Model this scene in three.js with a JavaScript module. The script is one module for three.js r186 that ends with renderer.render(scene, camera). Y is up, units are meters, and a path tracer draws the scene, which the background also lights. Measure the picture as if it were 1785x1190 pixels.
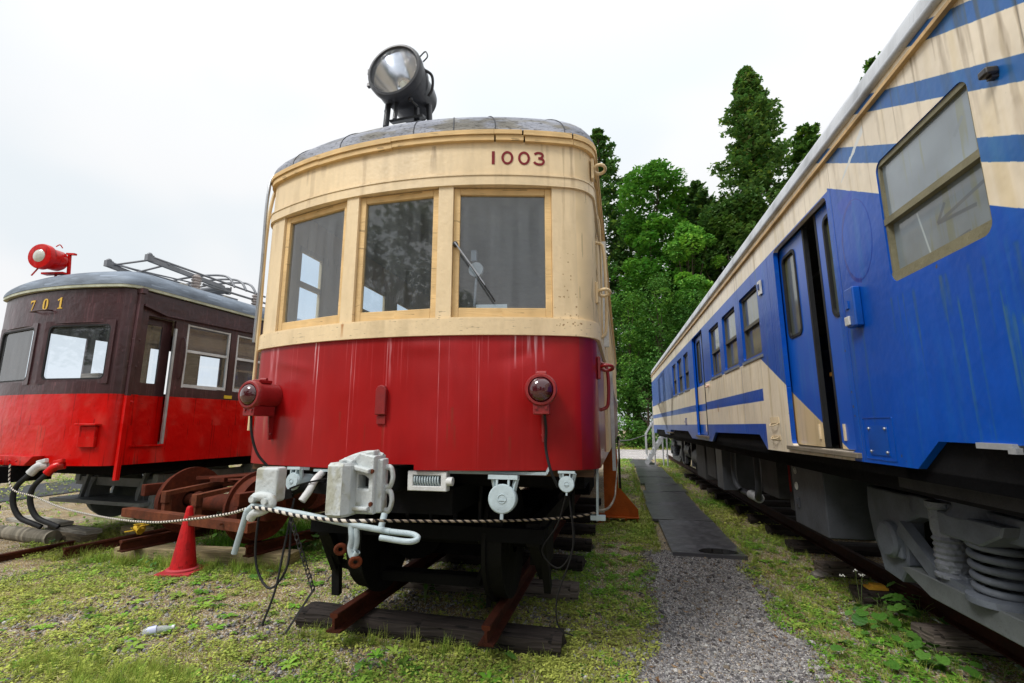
import * as THREE from 'three';
import { mergeGeometries, toCreasedNormals } from 'three/addons/utils/BufferGeometryUtils.js';
import { RoundedBoxGeometry } from 'three/addons/geometries/RoundedBoxGeometry.js';
import { FontLoader } from 'three/addons/loaders/FontLoader.js';
import { TextGeometry } from 'three/addons/geometries/TextGeometry.js';

// ---------------------------------------------------------------- camera, sky, sun, exposure
const DEG = Math.PI / 180, VIEW_YAW = 12.8;
const scene = new THREE.Scene();
const camera = new THREE.PerspectiveCamera(71.92, 1.5, 0.05, 400);
camera.position.set(0, 1.6, 0);
camera.rotation.order = 'YXZ';
camera.rotation.set(10.1 * DEG, VIEW_YAW * DEG, 0);
const renderer = new THREE.WebGLRenderer();
renderer.toneMapping = THREE.LinearToneMapping;
renderer.toneMappingExposure = 1.8;
renderer.shadowMap.enabled = true;

const SUN_DIR = new THREE.Vector3(-0.42, 0.8, 0.52).normalize();
const sun = new THREE.DirectionalLight(new THREE.Color(1, 0.975, 0.94), 1.5);
sun.position.copy(SUN_DIR).multiplyScalar(60);
sun.castShadow = true; sun.shadow.radius = 34; sun.shadow.mapSize.set(2048, 2048);
Object.assign(sun.shadow.camera, { left: -30, right: 30, top: 30, bottom: -30, near: 1, far: 160 });
scene.add(sun, sun.target);

// seeded randomness and value noise
function rng(seed) { let a = seed >>> 0; return () => { a = (a + 0x6D2B79F5) | 0; let t = Math.imul(a ^ (a >>> 15), 1 | a); t = (t + Math.imul(t ^ (t >>> 7), 61 | t)) ^ t; return ((t ^ (t >>> 14)) >>> 0) / 4294967296; }; }
const hash = (x, y, s) => { let h = Math.imul(x, 374761393) ^ Math.imul(y, 668265263) ^ Math.imul(s, 974634777); h = Math.imul(h ^ (h >>> 13), 1274126177); return ((h ^ (h >>> 16)) >>> 0) / 4294967296; };
function vn(x, y, s = 1, per = 0) {
  const xi = Math.floor(x), yi = Math.floor(y), fx = x - xi, fy = y - yi, u = fx * fx * (3 - 2 * fx), v = fy * fy * (3 - 2 * fy);
  const w = (k) => per ? ((k % per) + per) % per : k, x0 = w(xi), x1 = w(xi + 1), y0 = w(yi), y1 = w(yi + 1);
  const a = hash(x0, y0, s), b = hash(x1, y0, s), c = hash(x0, y1, s), d = hash(x1, y1, s);
  return a + (b - a) * u + (c - a) * v + (a - b - c + d) * u * v;
}
function fbm(x, y, oct = 4, s = 1, per = 0) { let t = 0, a = 0.5, n = 0; for (let i = 0; i < oct; i++) { t += a * vn(x, y, s + i * 17, per); n += a; a *= 0.5; x *= 2; y *= 2; per *= 2; } return t / n; }
const clamp = (x, a = 0, b = 1) => Math.min(b, Math.max(a, x)), lerp = (a, b, t) => a + (b - a) * t, sstep = (a, b, x) => { const t = clamp((x - a) / (b - a)); return t * t * (3 - 2 * t); };

// an even overcast: thin bright cloud with soft bluish folds, brighter towards the zenith
{
  const W = 512, H = 256, d = new Float32Array(W * H * 4);
  for (let j = 0; j < H; j++) for (let i = 0; i < W; i++) {
    const el = ((j + 0.5) / H - 0.5) * Math.PI, az = ((i + 0.5) / W - 0.5) * 2 * Math.PI, s = Math.sin(el);
    let L = el < 0 ? 0.4 : 0.525 * (1 + 1.0 * s ** 4);
    const cx = Math.cos(az) * Math.cos(el), cz = Math.sin(az) * Math.cos(el), q = 1 / (0.35 + Math.max(s, 0));
    const c = fbm(cx * q * 1.6 + 9, cz * q * 1.6 + 4, 5, 3), c2 = fbm(cx * q * 3.1 + 1, cz * q * 3.1 + 7, 4, 8);
    const fold = sstep(0.42, 0.68, c * 0.7 + c2 * 0.3) * (el < 0 ? 0 : 1);
    L *= 1 - 0.045 * fold;
    const o = (j * W + i) * 4;
    d[o] = L * (0.985 - 0.07 * fold); d[o + 1] = L * (0.997 - 0.02 * fold); d[o + 2] = L * (1.015 + 0.01 * fold); d[o + 3] = 1;
  }
  const sky = new THREE.DataTexture(d, W, H, THREE.RGBAFormat, THREE.FloatType);
  sky.mapping = THREE.EquirectangularReflectionMapping; sky.magFilter = THREE.LinearFilter; sky.needsUpdate = true;
  scene.background = sky; scene.environment = sky;
}
// ---------------------------------------------------------------- helpers
const V = (x, y, z) => new THREE.Vector3(x, y, z);
const taken = new Map();
const numbered = (n) => { const k = taken.get(n) ?? 0; taken.set(n, k + 1); return k ? n + '_' + String(k).padStart(3, '0') : n; };
function tag(o, label, category, group, kind) { o.userData.label = label; if (category) o.userData.category = category; if (group) o.userData.group = group; if (kind) o.userData.kind = kind; return o; }
function thing(name, label, category, pos = [0, 0, 0], turn = 0, group) {
  const o = new THREE.Group(); o.name = numbered(name); o.position.set(...pos); o.rotation.y = turn; scene.add(o);
  return tag(o, label, category, group);
}
// a place given as (metres to the side, height, metres ahead) in a frame whose forward direction lies `yaw` degrees from the view axis
function framed(o, yaw, X, y, F) { const a = (VIEW_YAW - yaw) * DEG; o.rotation.y = a; o.position.set(X, y, -F).applyAxisAngle(V(0, 1, 0), a); return o; }

// metric uv: each triangle is laid out in metres along its dominant axis
function metric(g) {
  const p = g.attributes.position, uv = new Float32Array(p.count * 2), A = V(), B_ = V(), C = V();
  for (let i = 0; i < p.count; i += 3) {
    A.fromBufferAttribute(p, i); B_.fromBufferAttribute(p, i + 1); C.fromBufferAttribute(p, i + 2);
    const n = B_.clone().sub(A).cross(C.clone().sub(A)), ax = Math.abs(n.x), ay = Math.abs(n.y), az = Math.abs(n.z);
    for (let k = 0; k < 3; k++) { const q = [A, B_, C][k], o = (i + k) * 2; if (ay >= ax && ay >= az) { uv[o] = q.x; uv[o + 1] = q.z; } else if (ax >= az) { uv[o] = q.z; uv[o + 1] = q.y; } else { uv[o] = q.x; uv[o + 1] = q.y; } }
  }
  g.setAttribute('uv', new THREE.BufferAttribute(uv, 2)); return g;
}
function plain(g) { const q = g.index ? g.toNonIndexed() : g; for (const k of Object.keys(q.attributes)) if (!['position', 'normal', 'uv'].includes(k)) q.deleteAttribute(k); if (!q.attributes.normal) q.computeVertexNormals(); if (!q.attributes.uv) q.setAttribute('uv', new THREE.BufferAttribute(new Float32Array(q.attributes.position.count * 2), 2)); q.morphAttributes = {}; return q; }
const Q = new THREE.Quaternion(), UPV = V(0, 1, 0);
class B {
  constructor() { this.g = []; }
  add(g, m) { const q = plain(g); if (m) q.applyMatrix4(m); this.g.push(q); return this; }
  box(w, h, d, x, y, z, rx = 0, ry = 0, rz = 0, bev = 0) {
    const g = bev ? new RoundedBoxGeometry(w, h, d, 1, Math.min(bev, w / 2.01, h / 2.01, d / 2.01)) : new THREE.BoxGeometry(w, h, d);
    return this.add(g, new THREE.Matrix4().makeRotationFromEuler(new THREE.Euler(rx, ry, rz)).setPosition(x, y, z));
  }
  span(x0, x1, y0, y1, z0, z1, bev = 0) { return this.box(Math.abs(x1 - x0), Math.abs(y1 - y0), Math.abs(z1 - z0), (x0 + x1) / 2, (y0 + y1) / 2, (z0 + z1) / 2, 0, 0, 0, bev); }
  along(g, p, q) { const d = V(...q).sub(V(...p)), m = new THREE.Matrix4().compose(V(...p).addScaledVector(d, 0.5), Q.setFromUnitVectors(UPV, d.clone().normalize()), V(1, 1, 1)); return this.add(g, m); }
  rod(p, q, r, r2 = r, seg = 12) { return this.along(new THREE.CylinderGeometry(r2, r, V(...p).distanceTo(V(...q)), seg), p, q); }
  bar(p, q, w, t, roll = 0, bev = 0) { // a rectangular bar from p to q
    const a = V(...p), b = V(...q), d = b.clone().sub(a), L = d.length(), z = d.clone().normalize(), up = Math.abs(z.y) > 0.98 ? V(1, 0, 0) : UPV.clone(), x = up.clone().cross(z).normalize(), y = z.clone().cross(x);
    const m = new THREE.Matrix4().makeBasis(x, y, z).multiply(new THREE.Matrix4().makeRotationZ(roll)).setPosition(a.add(b).multiplyScalar(0.5));
    return this.add(bev ? new RoundedBoxGeometry(w, t, L, 1, bev) : new THREE.BoxGeometry(w, t, L), m);
  }
  tube(pts, r, seg = 0, rad = 8, closed = false) { const c = new THREE.CatmullRomCurve3(pts.map((p) => V(...p)), closed, 'centripetal'); return this.add(new THREE.TubeGeometry(c, seg || pts.length * 6, r, rad, closed)); }
  poly(pts, r, rad = 8) { for (let i = 0; i + 1 < pts.length; i++) { this.rod(pts[i], pts[i + 1], r, r, rad); if (i) this.ball(pts[i], r); } return this; }
  ball(p, r, sx = 1, sy = 1, sz = 1) { return this.add(new THREE.SphereGeometry(r, 12, 8), new THREE.Matrix4().makeScale(sx, sy, sz).setPosition(...p)); }
  lathe(prof, p, q, seg = 24) { // profile [radius, distance] turned about the axis from p towards q
    const d = V(...q).sub(V(...p)).normalize(), g = new THREE.LatheGeometry(prof.map(([a, b]) => new THREE.Vector2(a, b)), seg);
    return this.add(toCreasedNormals(plain(g), 0.7), new THREE.Matrix4().compose(V(...p), new THREE.Quaternion().setFromUnitVectors(UPV, d), V(1, 1, 1)));
  }
  ext(pts, depth, m, bev = 0) { // a flat outline [x, y] pushed out along z
    const g = new THREE.ExtrudeGeometry(pts instanceof THREE.Shape ? pts : new THREE.Shape(pts.map(([x, y]) => new THREE.Vector2(x, y))), { depth, bevelEnabled: bev > 0, bevelSize: bev, bevelThickness: bev, bevelSegments: 1, curveSegments: 14 });
    return this.add(g, m);
  }
  spring(p, h, R, r, turns) { const pts = []; for (let i = 0; i <= turns * 12; i++) { const a = i / 12 * 2 * Math.PI; pts.push([p[0] + R * Math.cos(a), p[1] + h * i / (turns * 12), p[2] + R * Math.sin(a)]); } return this.tube(pts, r, turns * 20, 8); }
  geo(keep) { const g = mergeGeometries(this.g); return keep ? g : metric(g); }
  build(name, mat, parent, keep) {
    const m = new THREE.Mesh(this.geo(keep), mat); m.castShadow = m.receiveShadow = true;
    if (parent) { m.name = name; parent.add(m); } else { m.name = numbered(name); scene.add(m); }
    return m;
  }
}
function mesh(name, g, mat, parent) { const m = new THREE.Mesh(g, mat); m.castShadow = m.receiveShadow = true; m.name = parent ? name : numbered(name); (parent ?? scene).add(m); return m; }
const TX = (x, y, z, rx = 0, ry = 0, rz = 0) => new THREE.Matrix4().makeRotationFromEuler(new THREE.Euler(rx, ry, rz)).setPosition(x, y, z);
// grid surface from a function (i, j) -> {p:[x,y,z], uv:[u,v]}
function sheet(nu, nv, fn) {
  const pos = [], uv = [], idx = [];
  for (let j = 0; j <= nv; j++) for (let i = 0; i <= nu; i++) { const r = fn(i, j); pos.push(...r.p); uv.push(...r.uv); }
  for (let j = 0; j < nv; j++) for (let i = 0; i < nu; i++) { const a = j * (nu + 1) + i; idx.push(a, a + 1, a + nu + 2, a, a + nu + 2, a + nu + 1); }
  const g = new THREE.BufferGeometry(); g.setAttribute('position', new THREE.Float32BufferAttribute(pos, 3)); g.setAttribute('uv', new THREE.Float32BufferAttribute(uv, 2)); g.setIndex(idx); g.computeVertexNormals(); return g;
}

// ---------------------------------------------------------------- computed textures, addressed in metres
class Ras {
  constructor(w, h, x0, x1, y0, y1) { Object.assign(this, { w, h, x0, x1, y0, y1 }); this.d = new Uint8Array(w * h * 4).fill(255); }
  fill(fn) { const { w, h, d } = this; for (let j = 0; j < h; j++) { const y = lerp(this.y0, this.y1, (j + 0.5) / h); for (let i = 0; i < w; i++) { const c = fn(lerp(this.x0, this.x1, (i + 0.5) / w), y), o = (j * w + i) * 4; if (typeof c === 'number') d[o] = d[o + 1] = d[o + 2] = clamp(c) * 255; else { d[o] = clamp(c[0], 0, 255); d[o + 1] = clamp(c[1], 0, 255); d[o + 2] = clamp(c[2], 0, 255); } } } return this; }
  over(xa, xb, ya, yb, col, fn) { // blend col over a metric rectangle by fn(x, y) in 0..1
    const { w, h, d } = this, sx = w / (this.x1 - this.x0), sy = h / (this.y1 - this.y0);
    for (let j = Math.max(0, Math.floor((ya - this.y0) * sy)); j < Math.min(h, (yb - this.y0) * sy); j++) for (let i = Math.max(0, Math.floor((xa - this.x0) * sx)); i < Math.min(w, (xb - this.x0) * sx); i++) {
      const a = clamp(fn(this.x0 + (i + 0.5) / sx, this.y0 + (j + 0.5) / sy)); if (a <= 0) continue;
      const o = (j * w + i) * 4; for (let k = 0; k < 3; k++) d[o + k] = lerp(d[o + k], col[k], a);
    } return this;
  }
  streak(x, yTop, len, wid, col, a, seed) { // a run of stain that wanders, breaks up and ends unevenly
    return this.over(x - wid * 3 - 0.02, x + wid * 3 + 0.02, yTop - len, yTop, col, (px, py) => { const t = (yTop - py) / len, c = x + (vn(py * 3, 0, seed) - 0.5) * wid * 0.5, q = Math.abs(px - c) / (wid * (0.5 + vn(py * 9, 3, seed))); return a * (q < 1 ? 1 - q * q : 0) * (t < 0.06 ? t / 0.06 : 1) * (1 - t * t * 0.85) * (0.45 + 0.75 * vn(px * 120, py * 14, seed + 5)); });
  }
  line(xa, ya, xb, yb, wid, col, a) { const L = Math.hypot(xb - xa, yb - ya), ux = (xb - xa) / L, uy = (yb - ya) / L; return this.over(Math.min(xa, xb) - wid, Math.max(xa, xb) + wid, Math.min(ya, yb) - wid, Math.max(ya, yb) + wid, col, (x, y) => { const t = (x - xa) * ux + (y - ya) * uy, n = Math.abs((x - xa) * uy - (y - ya) * ux); return t < 0 || t > L ? 0 : a * clamp((wid / 2 - n) / (wid / 4) + 0.5); }); }
  tex(srgb = true, wrap = false) {
    const t = new THREE.DataTexture(this.d, this.w, this.h, THREE.RGBAFormat); t.magFilter = THREE.LinearFilter; t.minFilter = THREE.LinearMipmapLinearFilter; if (srgb) t.colorSpace = THREE.SRGBColorSpace;
    t.wrapS = t.wrapT = wrap ? THREE.RepeatWrapping : THREE.ClampToEdgeWrapping;
    const W = this.x1 - this.x0, H = this.y1 - this.y0; t.repeat.set(1 / W, 1 / H); t.offset.set(-this.x0 / W, -this.y0 / H); t.needsUpdate = true; return t;
  }
}
const tile = (n, size, fn, srgb = true) => new Ras(n, n, 0, size, 0, size).fill((x, y) => fn(x / size, y / size)).tex(srgb, true);
const g255 = (v, t = [1, 1, 1]) => [v * t[0] * 255, v * t[1] * 255, v * t[2] * 255];
const T = {};
T.mottle = tile(512, 0.8, (u, v) => { const a = fbm(u * 6, v * 6, 5, 11, 6), b = vn(u * 90, v * 90, 5, 90); return g255(clamp(0.74 + 0.34 * a - 0.1 * (b > 0.86 ? 1 : 0) + 0.04 * b)); });
T.fine = tile(512, 0.4, (u, v) => fbm(u * 16, v * 16, 5, 21, 16), false);
T.lumpy = tile(512, 0.9, (u, v) => 0.6 * fbm(u * 7, v * 7, 3, 31, 7) + 0.4 * fbm(u * 40, v * 40, 3, 33, 40), false);
T.wavy = tile(256, 1.7, (u, v) => fbm(u * 3, v * 3, 3, 41, 3), false);
T.rust = tile(512, 0.7, (u, v) => { const a = fbm(u * 5, v * 5, 5, 51, 5), b = fbm(u * 24, v * 24, 3, 57, 24), k = a * 0.65 + b * 0.35; return [lerp(50, 138, k), lerp(32, 82, k * k + 0.1), lerp(24, 52, k * k)]; });
T.wood = tile(512, 1.0, (u, v) => { const g = vn(u * 3, v * 90 + 6 * fbm(u * 4, v * 6, 2, 62, 4), 61) , a = fbm(u * 4, v * 12, 4, 63, 4), c = vn(u * 6, v * 40, 66) > 0.86 ? 0.5 : 1; const k = (0.45 + 0.35 * g + 0.35 * a) * c; return g255(k); });
T.plank = tile(512, 1.0, (u, v) => { const g = vn(u * 5, v * 120 + 8 * fbm(u * 3, v * 5, 2, 72, 3), 71), a = fbm(u * 5, v * 9, 4, 73, 5); return g255(clamp(0.5 + 0.28 * g + 0.4 * (a - 0.3))); });
T.speck = tile(512, 0.5, (u, v) => { const a = fbm(u * 8, v * 8, 5, 95, 8), s = vn(u * 70, v * 70, 97, 70), q = vn(u * 130, v * 130, 98, 130); return g255(clamp(0.66 + 0.5 * (a - 0.35) - (s > 0.8 ? 0.28 : 0) + (q > 0.86 ? 0.12 : 0))); });
T.stone = tile(512, 0.6, (u, v) => g255(0.55 + 0.5 * (fbm(u * 9, v * 9, 5, 81, 9) - 0.3)));
T.bark = tile(256, 1.0, (u, v) => { const k = fbm(u * 14, v * 3, 4, 91, 0); return g255(0.4 + 0.6 * k); });

function mat(c, rough = 0.6, o = {}) {
  const m = new THREE.MeshPhysicalMaterial({ roughness: rough, specularIntensity: rough >= 0.45 ? 0.5 : 1, ...o });
  if (Array.isArray(c)) m.color.setRGB(...c); else m.color.set(c); return m;
}
const bumped = (b, s) => ({ bumpMap: b, bumpScale: s });
const M = {
  black: mat([0.008, 0.008, 0.009], 0.85, { ior: 1.3, map: T.mottle, ...bumped(T.lumpy, 0.006) }),  // near-black colour stands in for deep shade under the cars
  shadedGear: mat([0.012, 0.0115, 0.011], 0.75, { ior: 1.3, map: T.mottle, ...bumped(T.lumpy, 0.006) }),  // undercar shade put into the colour of the running gear
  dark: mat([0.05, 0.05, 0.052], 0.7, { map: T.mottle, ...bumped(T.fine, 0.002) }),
  greyPaint: mat([0.065, 0.07, 0.082], 0.5, { map: T.mottle, ...bumped(T.fine, 0.0015) }),
  whitePaint: mat([0.68, 0.69, 0.68], 0.5, { map: T.mottle, ...bumped(T.lumpy, 0.004) }),
  paleBlue: mat([0.44, 0.53, 0.56], 0.45, { map: T.mottle, ...bumped(T.fine, 0.002) }),
  rust: mat([1, 1, 1], 0.9, { map: T.rust, ...bumped(T.lumpy, 0.006) }),
  rustRed: mat([0.74, 0.5, 0.42], 0.85, { map: T.rust, ...bumped(T.lumpy, 0.005) }),
  rail: mat([0.56, 0.42, 0.34], 0.85, { map: T.rust, ...bumped(T.lumpy, 0.004) }),
  rubber: mat([0.02, 0.021, 0.023], 0.6, { map: T.mottle, ...bumped(T.fine, 0.002) }),
  steel: mat([0.42, 0.43, 0.45], 0.35, { metalness: 0.8, map: T.mottle }),
  zinc: mat([0.5, 0.52, 0.54], 0.45, { metalness: 0.4, map: T.mottle }),
  glass: mat([0.8, 0.89, 0.97], 0.03, { transmission: 1, ior: 1.8, transmissionMap: tile(256, 0.9, (u, v) => 0.915 + 0.065 * fbm(u * 14, v * 1.2, 3, 99, 0) + 0.04 * (fbm(u * 4, v * 4, 3, 94, 4) - 0.3), false) }),
  sleeper: mat([0.04, 0.031, 0.027], 0.85, { map: T.wood, ...bumped(T.wood, 0.012) }),
  sleeperOld: mat([0.2, 0.165, 0.14], 0.9, { map: T.wood, ...bumped(T.wood, 0.012) }),
  timber: mat([0.6, 0.48, 0.27], 0.85, { map: T.plank, ...bumped(T.plank, 0.004) }),
  timberGrey: mat([0.68, 0.64, 0.55], 0.9, { map: T.plank, ...bumped(T.plank, 0.008) }),
};
const rod1 = (p, q, r, name, m, parent) => new B().rod(p, q, r).build(name, m, parent);
// ---------------------------------------------------------------- ground, gravel, roads
// jittered cells: returns [distance to the cell's middle, its random number]
function cells(x, y, s, per) {
  const xi = Math.floor(x), yi = Math.floor(y); let best = 9, id = 0;
  for (let a = -1; a <= 1; a++) for (let b = -1; b <= 1; b++) {
    const cx = xi + a, cy = yi + b, wx = ((cx % per) + per) % per, wy = ((cy % per) + per) % per, h = hash(wx, wy, s), k = hash(wx, wy, s + 1);
    const dx = cx + 0.15 + 0.7 * h - x, dy = cy + 0.15 + 0.7 * k - y, d = dx * dx + dy * dy; if (d < best) { best = d; id = hash(wx, wy, s + 2); }
  }
  return [Math.sqrt(best), id];
}
const PEB = [[192, 189, 188], [164, 161, 162], [216, 211, 204], [142, 139, 140], [196, 178, 156], [234, 231, 226], [124, 117, 116]];
T.soil = new Ras(2048, 2048, 0, 4.6, 0, 4.6).fill((x, y) => {
  const u = x / 4.6, v = y / 4.6, big = sstep(0.3, 0.7, fbm(u * 6, v * 6, 4, 101, 6)), mid = fbm(u * 40, v * 40, 3, 103, 40), [d, id] = cells(u * 300, v * 300, 105, 300), dirt = 0.75 + 0.5 * mid;
  const sh = lerp(0.72, 1.05, fbm(u * 9 + 3, v * 9, 4, 102, 9)), soil = [150 * dirt * sh, 130 * dirt * sh, 98 * dirt * sh], pc = PEB[Math.floor(id * 6.99)], stone = id * 7 % 1 < 0.3 + 0.45 * big && d < 0.42;
  const straw = vn(u * 240, v * 900, 107, 0) > 0.8 || vn(u * 900, v * 240, 109, 0) > 0.82;
  return stone ? pc.map((c) => c * (0.8 + 0.3 * vn(u * 700, v * 700, 111))) : straw ? [204, 188, 136] : soil;
}).tex(true, true);
T.gravel = new Ras(2048, 2048, 0, 3, 0, 3).fill((x, y) => {
  const u = x / 3, v = y / 3, [d, id] = cells(u * 300, v * 300, 121, 300), [d2, id2] = cells(u * 600, v * 600, 125, 600), big = 0.85 + 0.3 * fbm(u * 5, v * 5, 4, 127, 5);
  const on = id < 0.55 && d < 0.46, c = on ? PEB[Math.floor(id * 12.7) % 7] : PEB[[1, 3, 6, 3, 0, 6, 1][Math.floor(id2 * 6.99)]]; const k = (on ? 1 : 0.92) * big * (d2 > 0.5 && !on ? 0.75 : 1);
  return c.map((q) => q * k);
}).tex(true, true);
T.gravelBump = new Ras(1024, 1024, 0, 3, 0, 3).fill((x, y) => { const u = x / 3, v = y / 3, [d, id] = cells(u * 210, v * 210, 121, 210); return clamp(id < 0.55 ? 0.9 - d * 0.8 : 0.45 - d * 0.5); }).tex(false, true);
M.soil = mat([0.92, 0.9, 0.86], 1, { map: T.soil, ...bumped(T.gravelBump, 0.012) });
M.gravel = mat([1, 1, 1], 0.95, { map: T.gravel, ...bumped(T.gravelBump, 0.016) });
M.gravelPale = mat([1.25, 1.25, 1.25], 0.95, { map: T.gravel });
M.asphalt = mat([0.085, 0.09, 0.1], 0.7, { map: T.stone, ...bumped(T.fine, 0.003) });

const groundY = (x, z) => 0.03 * (fbm(x * 0.7 + 50, z * 0.7 + 50, 3, 131) - 0.5) * (Math.hypot(x, z) < 60 ? 1 : 0);
{
  const axis = (lo, hi) => { const a = [-160, -80, -45, -25]; for (let v = lo; v <= hi; v += 0.25) a.push(v); a.push(25, 45, 80, 160); return a.filter((v, i) => !i || v > a[i - 1]); };
  const xs = axis(-14, 8), zs = axis(-24, 4);
  const g = sheet(xs.length - 1, zs.length - 1, (i, j) => { const x = xs[i], z = zs[zs.length - 1 - j]; return { p: [x, groundY(x, z) - 0.004, z], uv: [x, z] }; });
  tag(mesh('ground', g, M.soil), 'patchy grass and gravelly soil of the yard', null, null, 'structure');
}
// the worn gravel path between the two tracks, its edges ragged
const pathL = (F) => 0.2 + 0.1 * Math.sin(F * 1.3 + 1) + 0.16 * (fbm(F * 1.7, 3, 3, 141) - 0.5) - (F < 4 ? (4 - F) * 0.09 : 0) + (F > 5.5 ? (F - 5.5) * 0.13 : 0);
const pathR = (F) => 1.26 + 0.05 * Math.sin(F * 1.1) + 0.2 * (fbm(F * 1.9, 7, 3, 143) - 0.5) - (F < 4 ? (4 - F) * 0.1 : 0);
{
  const n = 90, g = sheet(8, n, (i, j) => { const F = lerp(-3, 6.75, j / n), x = lerp(pathL(F), pathR(F), i / 8); return { p: [x, groundY(x, -F) + 0.004, -F], uv: [x, F] }; });
  tag(mesh('gravel_path', g, M.gravel), 'worn grey gravel path between the trains', null, null, 'structure');
}
tag(new B().span(-40, 40, -0.3, 0.006, -33.2, -24.2).build('gravel_road', M.gravelPale), 'pale gravel road crossing behind the trains', null, null, 'structure');
{
  const o = new B().add(sheet(1, 24, (i, j) => { const t = j / 24, c = [-12.6 - 2.6 * i - 1.2 * t, 0.012, -6.2 - 9 * t]; return { p: c, uv: [c[0], c[2]] }; })).build('asphalt_road', M.asphalt);
  tag(o, 'strip of dark asphalt road beyond the red and brown railcar', null, null, 'structure');
}

// scattered pebbles
const leafR = rng(77);
const onMat = (x, F) => F > 6.4 && x > 0.42 && x < 1.5;
const onPath = (x, F) => F < 6.75 && x > pathL(F) && x < pathR(F);
{
  const src = new THREE.IcosahedronGeometry(1, 1), p = src.attributes.position, r = rng(5);
  for (let i = 0; i < p.count; i++) { const k = 0.72 + 0.5 * hash(Math.round(p.getX(i) * 50), Math.round(p.getY(i) * 50 + p.getZ(i) * 900), 4); p.setXYZ(i, p.getX(i) * k, p.getY(i) * k * 0.66, p.getZ(i) * k); }
  src.computeVertexNormals();
  const spots = [];
  for (let k = 0; k < 46000; k++) { const F = 2.2 + 4.6 * Math.pow(r(), 1.2), x = lerp(pathL(F) - 0.12, pathR(F) + 0.1, r()); spots.push([x, F, 0.003 + 0.006 * Math.pow(r(), 3)]); }
  for (let k = 0; k < 1500; k++) { const F = 2.2 + 4.4 * r(), x = lerp(pathL(F) - 0.2, pathR(F) + 0.2, r()); spots.push([x, F, 0.007 + 0.014 * Math.pow(r(), 3)]); }
  for (let k = 0; k < 22000; k++) { const F = 2.2 + 5.5 * r() * r(), x = lerp(-6.5, 2.4, r()); if (vn(x * 1.4, F * 1.4, 9) > 0.4) spots.push([x, F, 0.004 + 0.012 * Math.pow(r(), 3)]); }
  for (let k = 0; k < 5000; k++) { const F = 3.85 + 3.2 * r(), x = lerp(-2.6, -0.4, r()); spots.push([x, F, 0.006 + 0.014 * r() * r()]); }
  const im = new THREE.InstancedMesh(src, mat([1, 1, 1], 0.9, { map: T.stone }), spots.length), m = new THREE.Matrix4(), e = new THREE.Euler(), c = new THREE.Color();
  spots.forEach(([x, F, s], i) => {
    e.set(r() * 0.6, r() * 7, r() * 0.6); m.compose(V(x, groundY(x, -F) + s * 0.25 + 0.002, -F), new THREE.Quaternion().setFromEuler(e), V(s * (0.8 + 0.6 * r()), s, s)); im.setMatrixAt(i, m);
    const k = PEB[Math.floor(r() * 6.99)], d = 0.85 + 0.4 * r(); im.setColorAt(i, c.setRGB(k[0] / 255 * d, k[1] / 255 * d, k[2] / 255 * d, THREE.SRGBColorSpace));
  });
  im.name = 'pebbles'; im.castShadow = im.receiveShadow = true; tag(im, 'loose grey and tan pebbles strewn over path and grass', 'pebbles', null, 'stuff'); scene.add(im);
}
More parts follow.
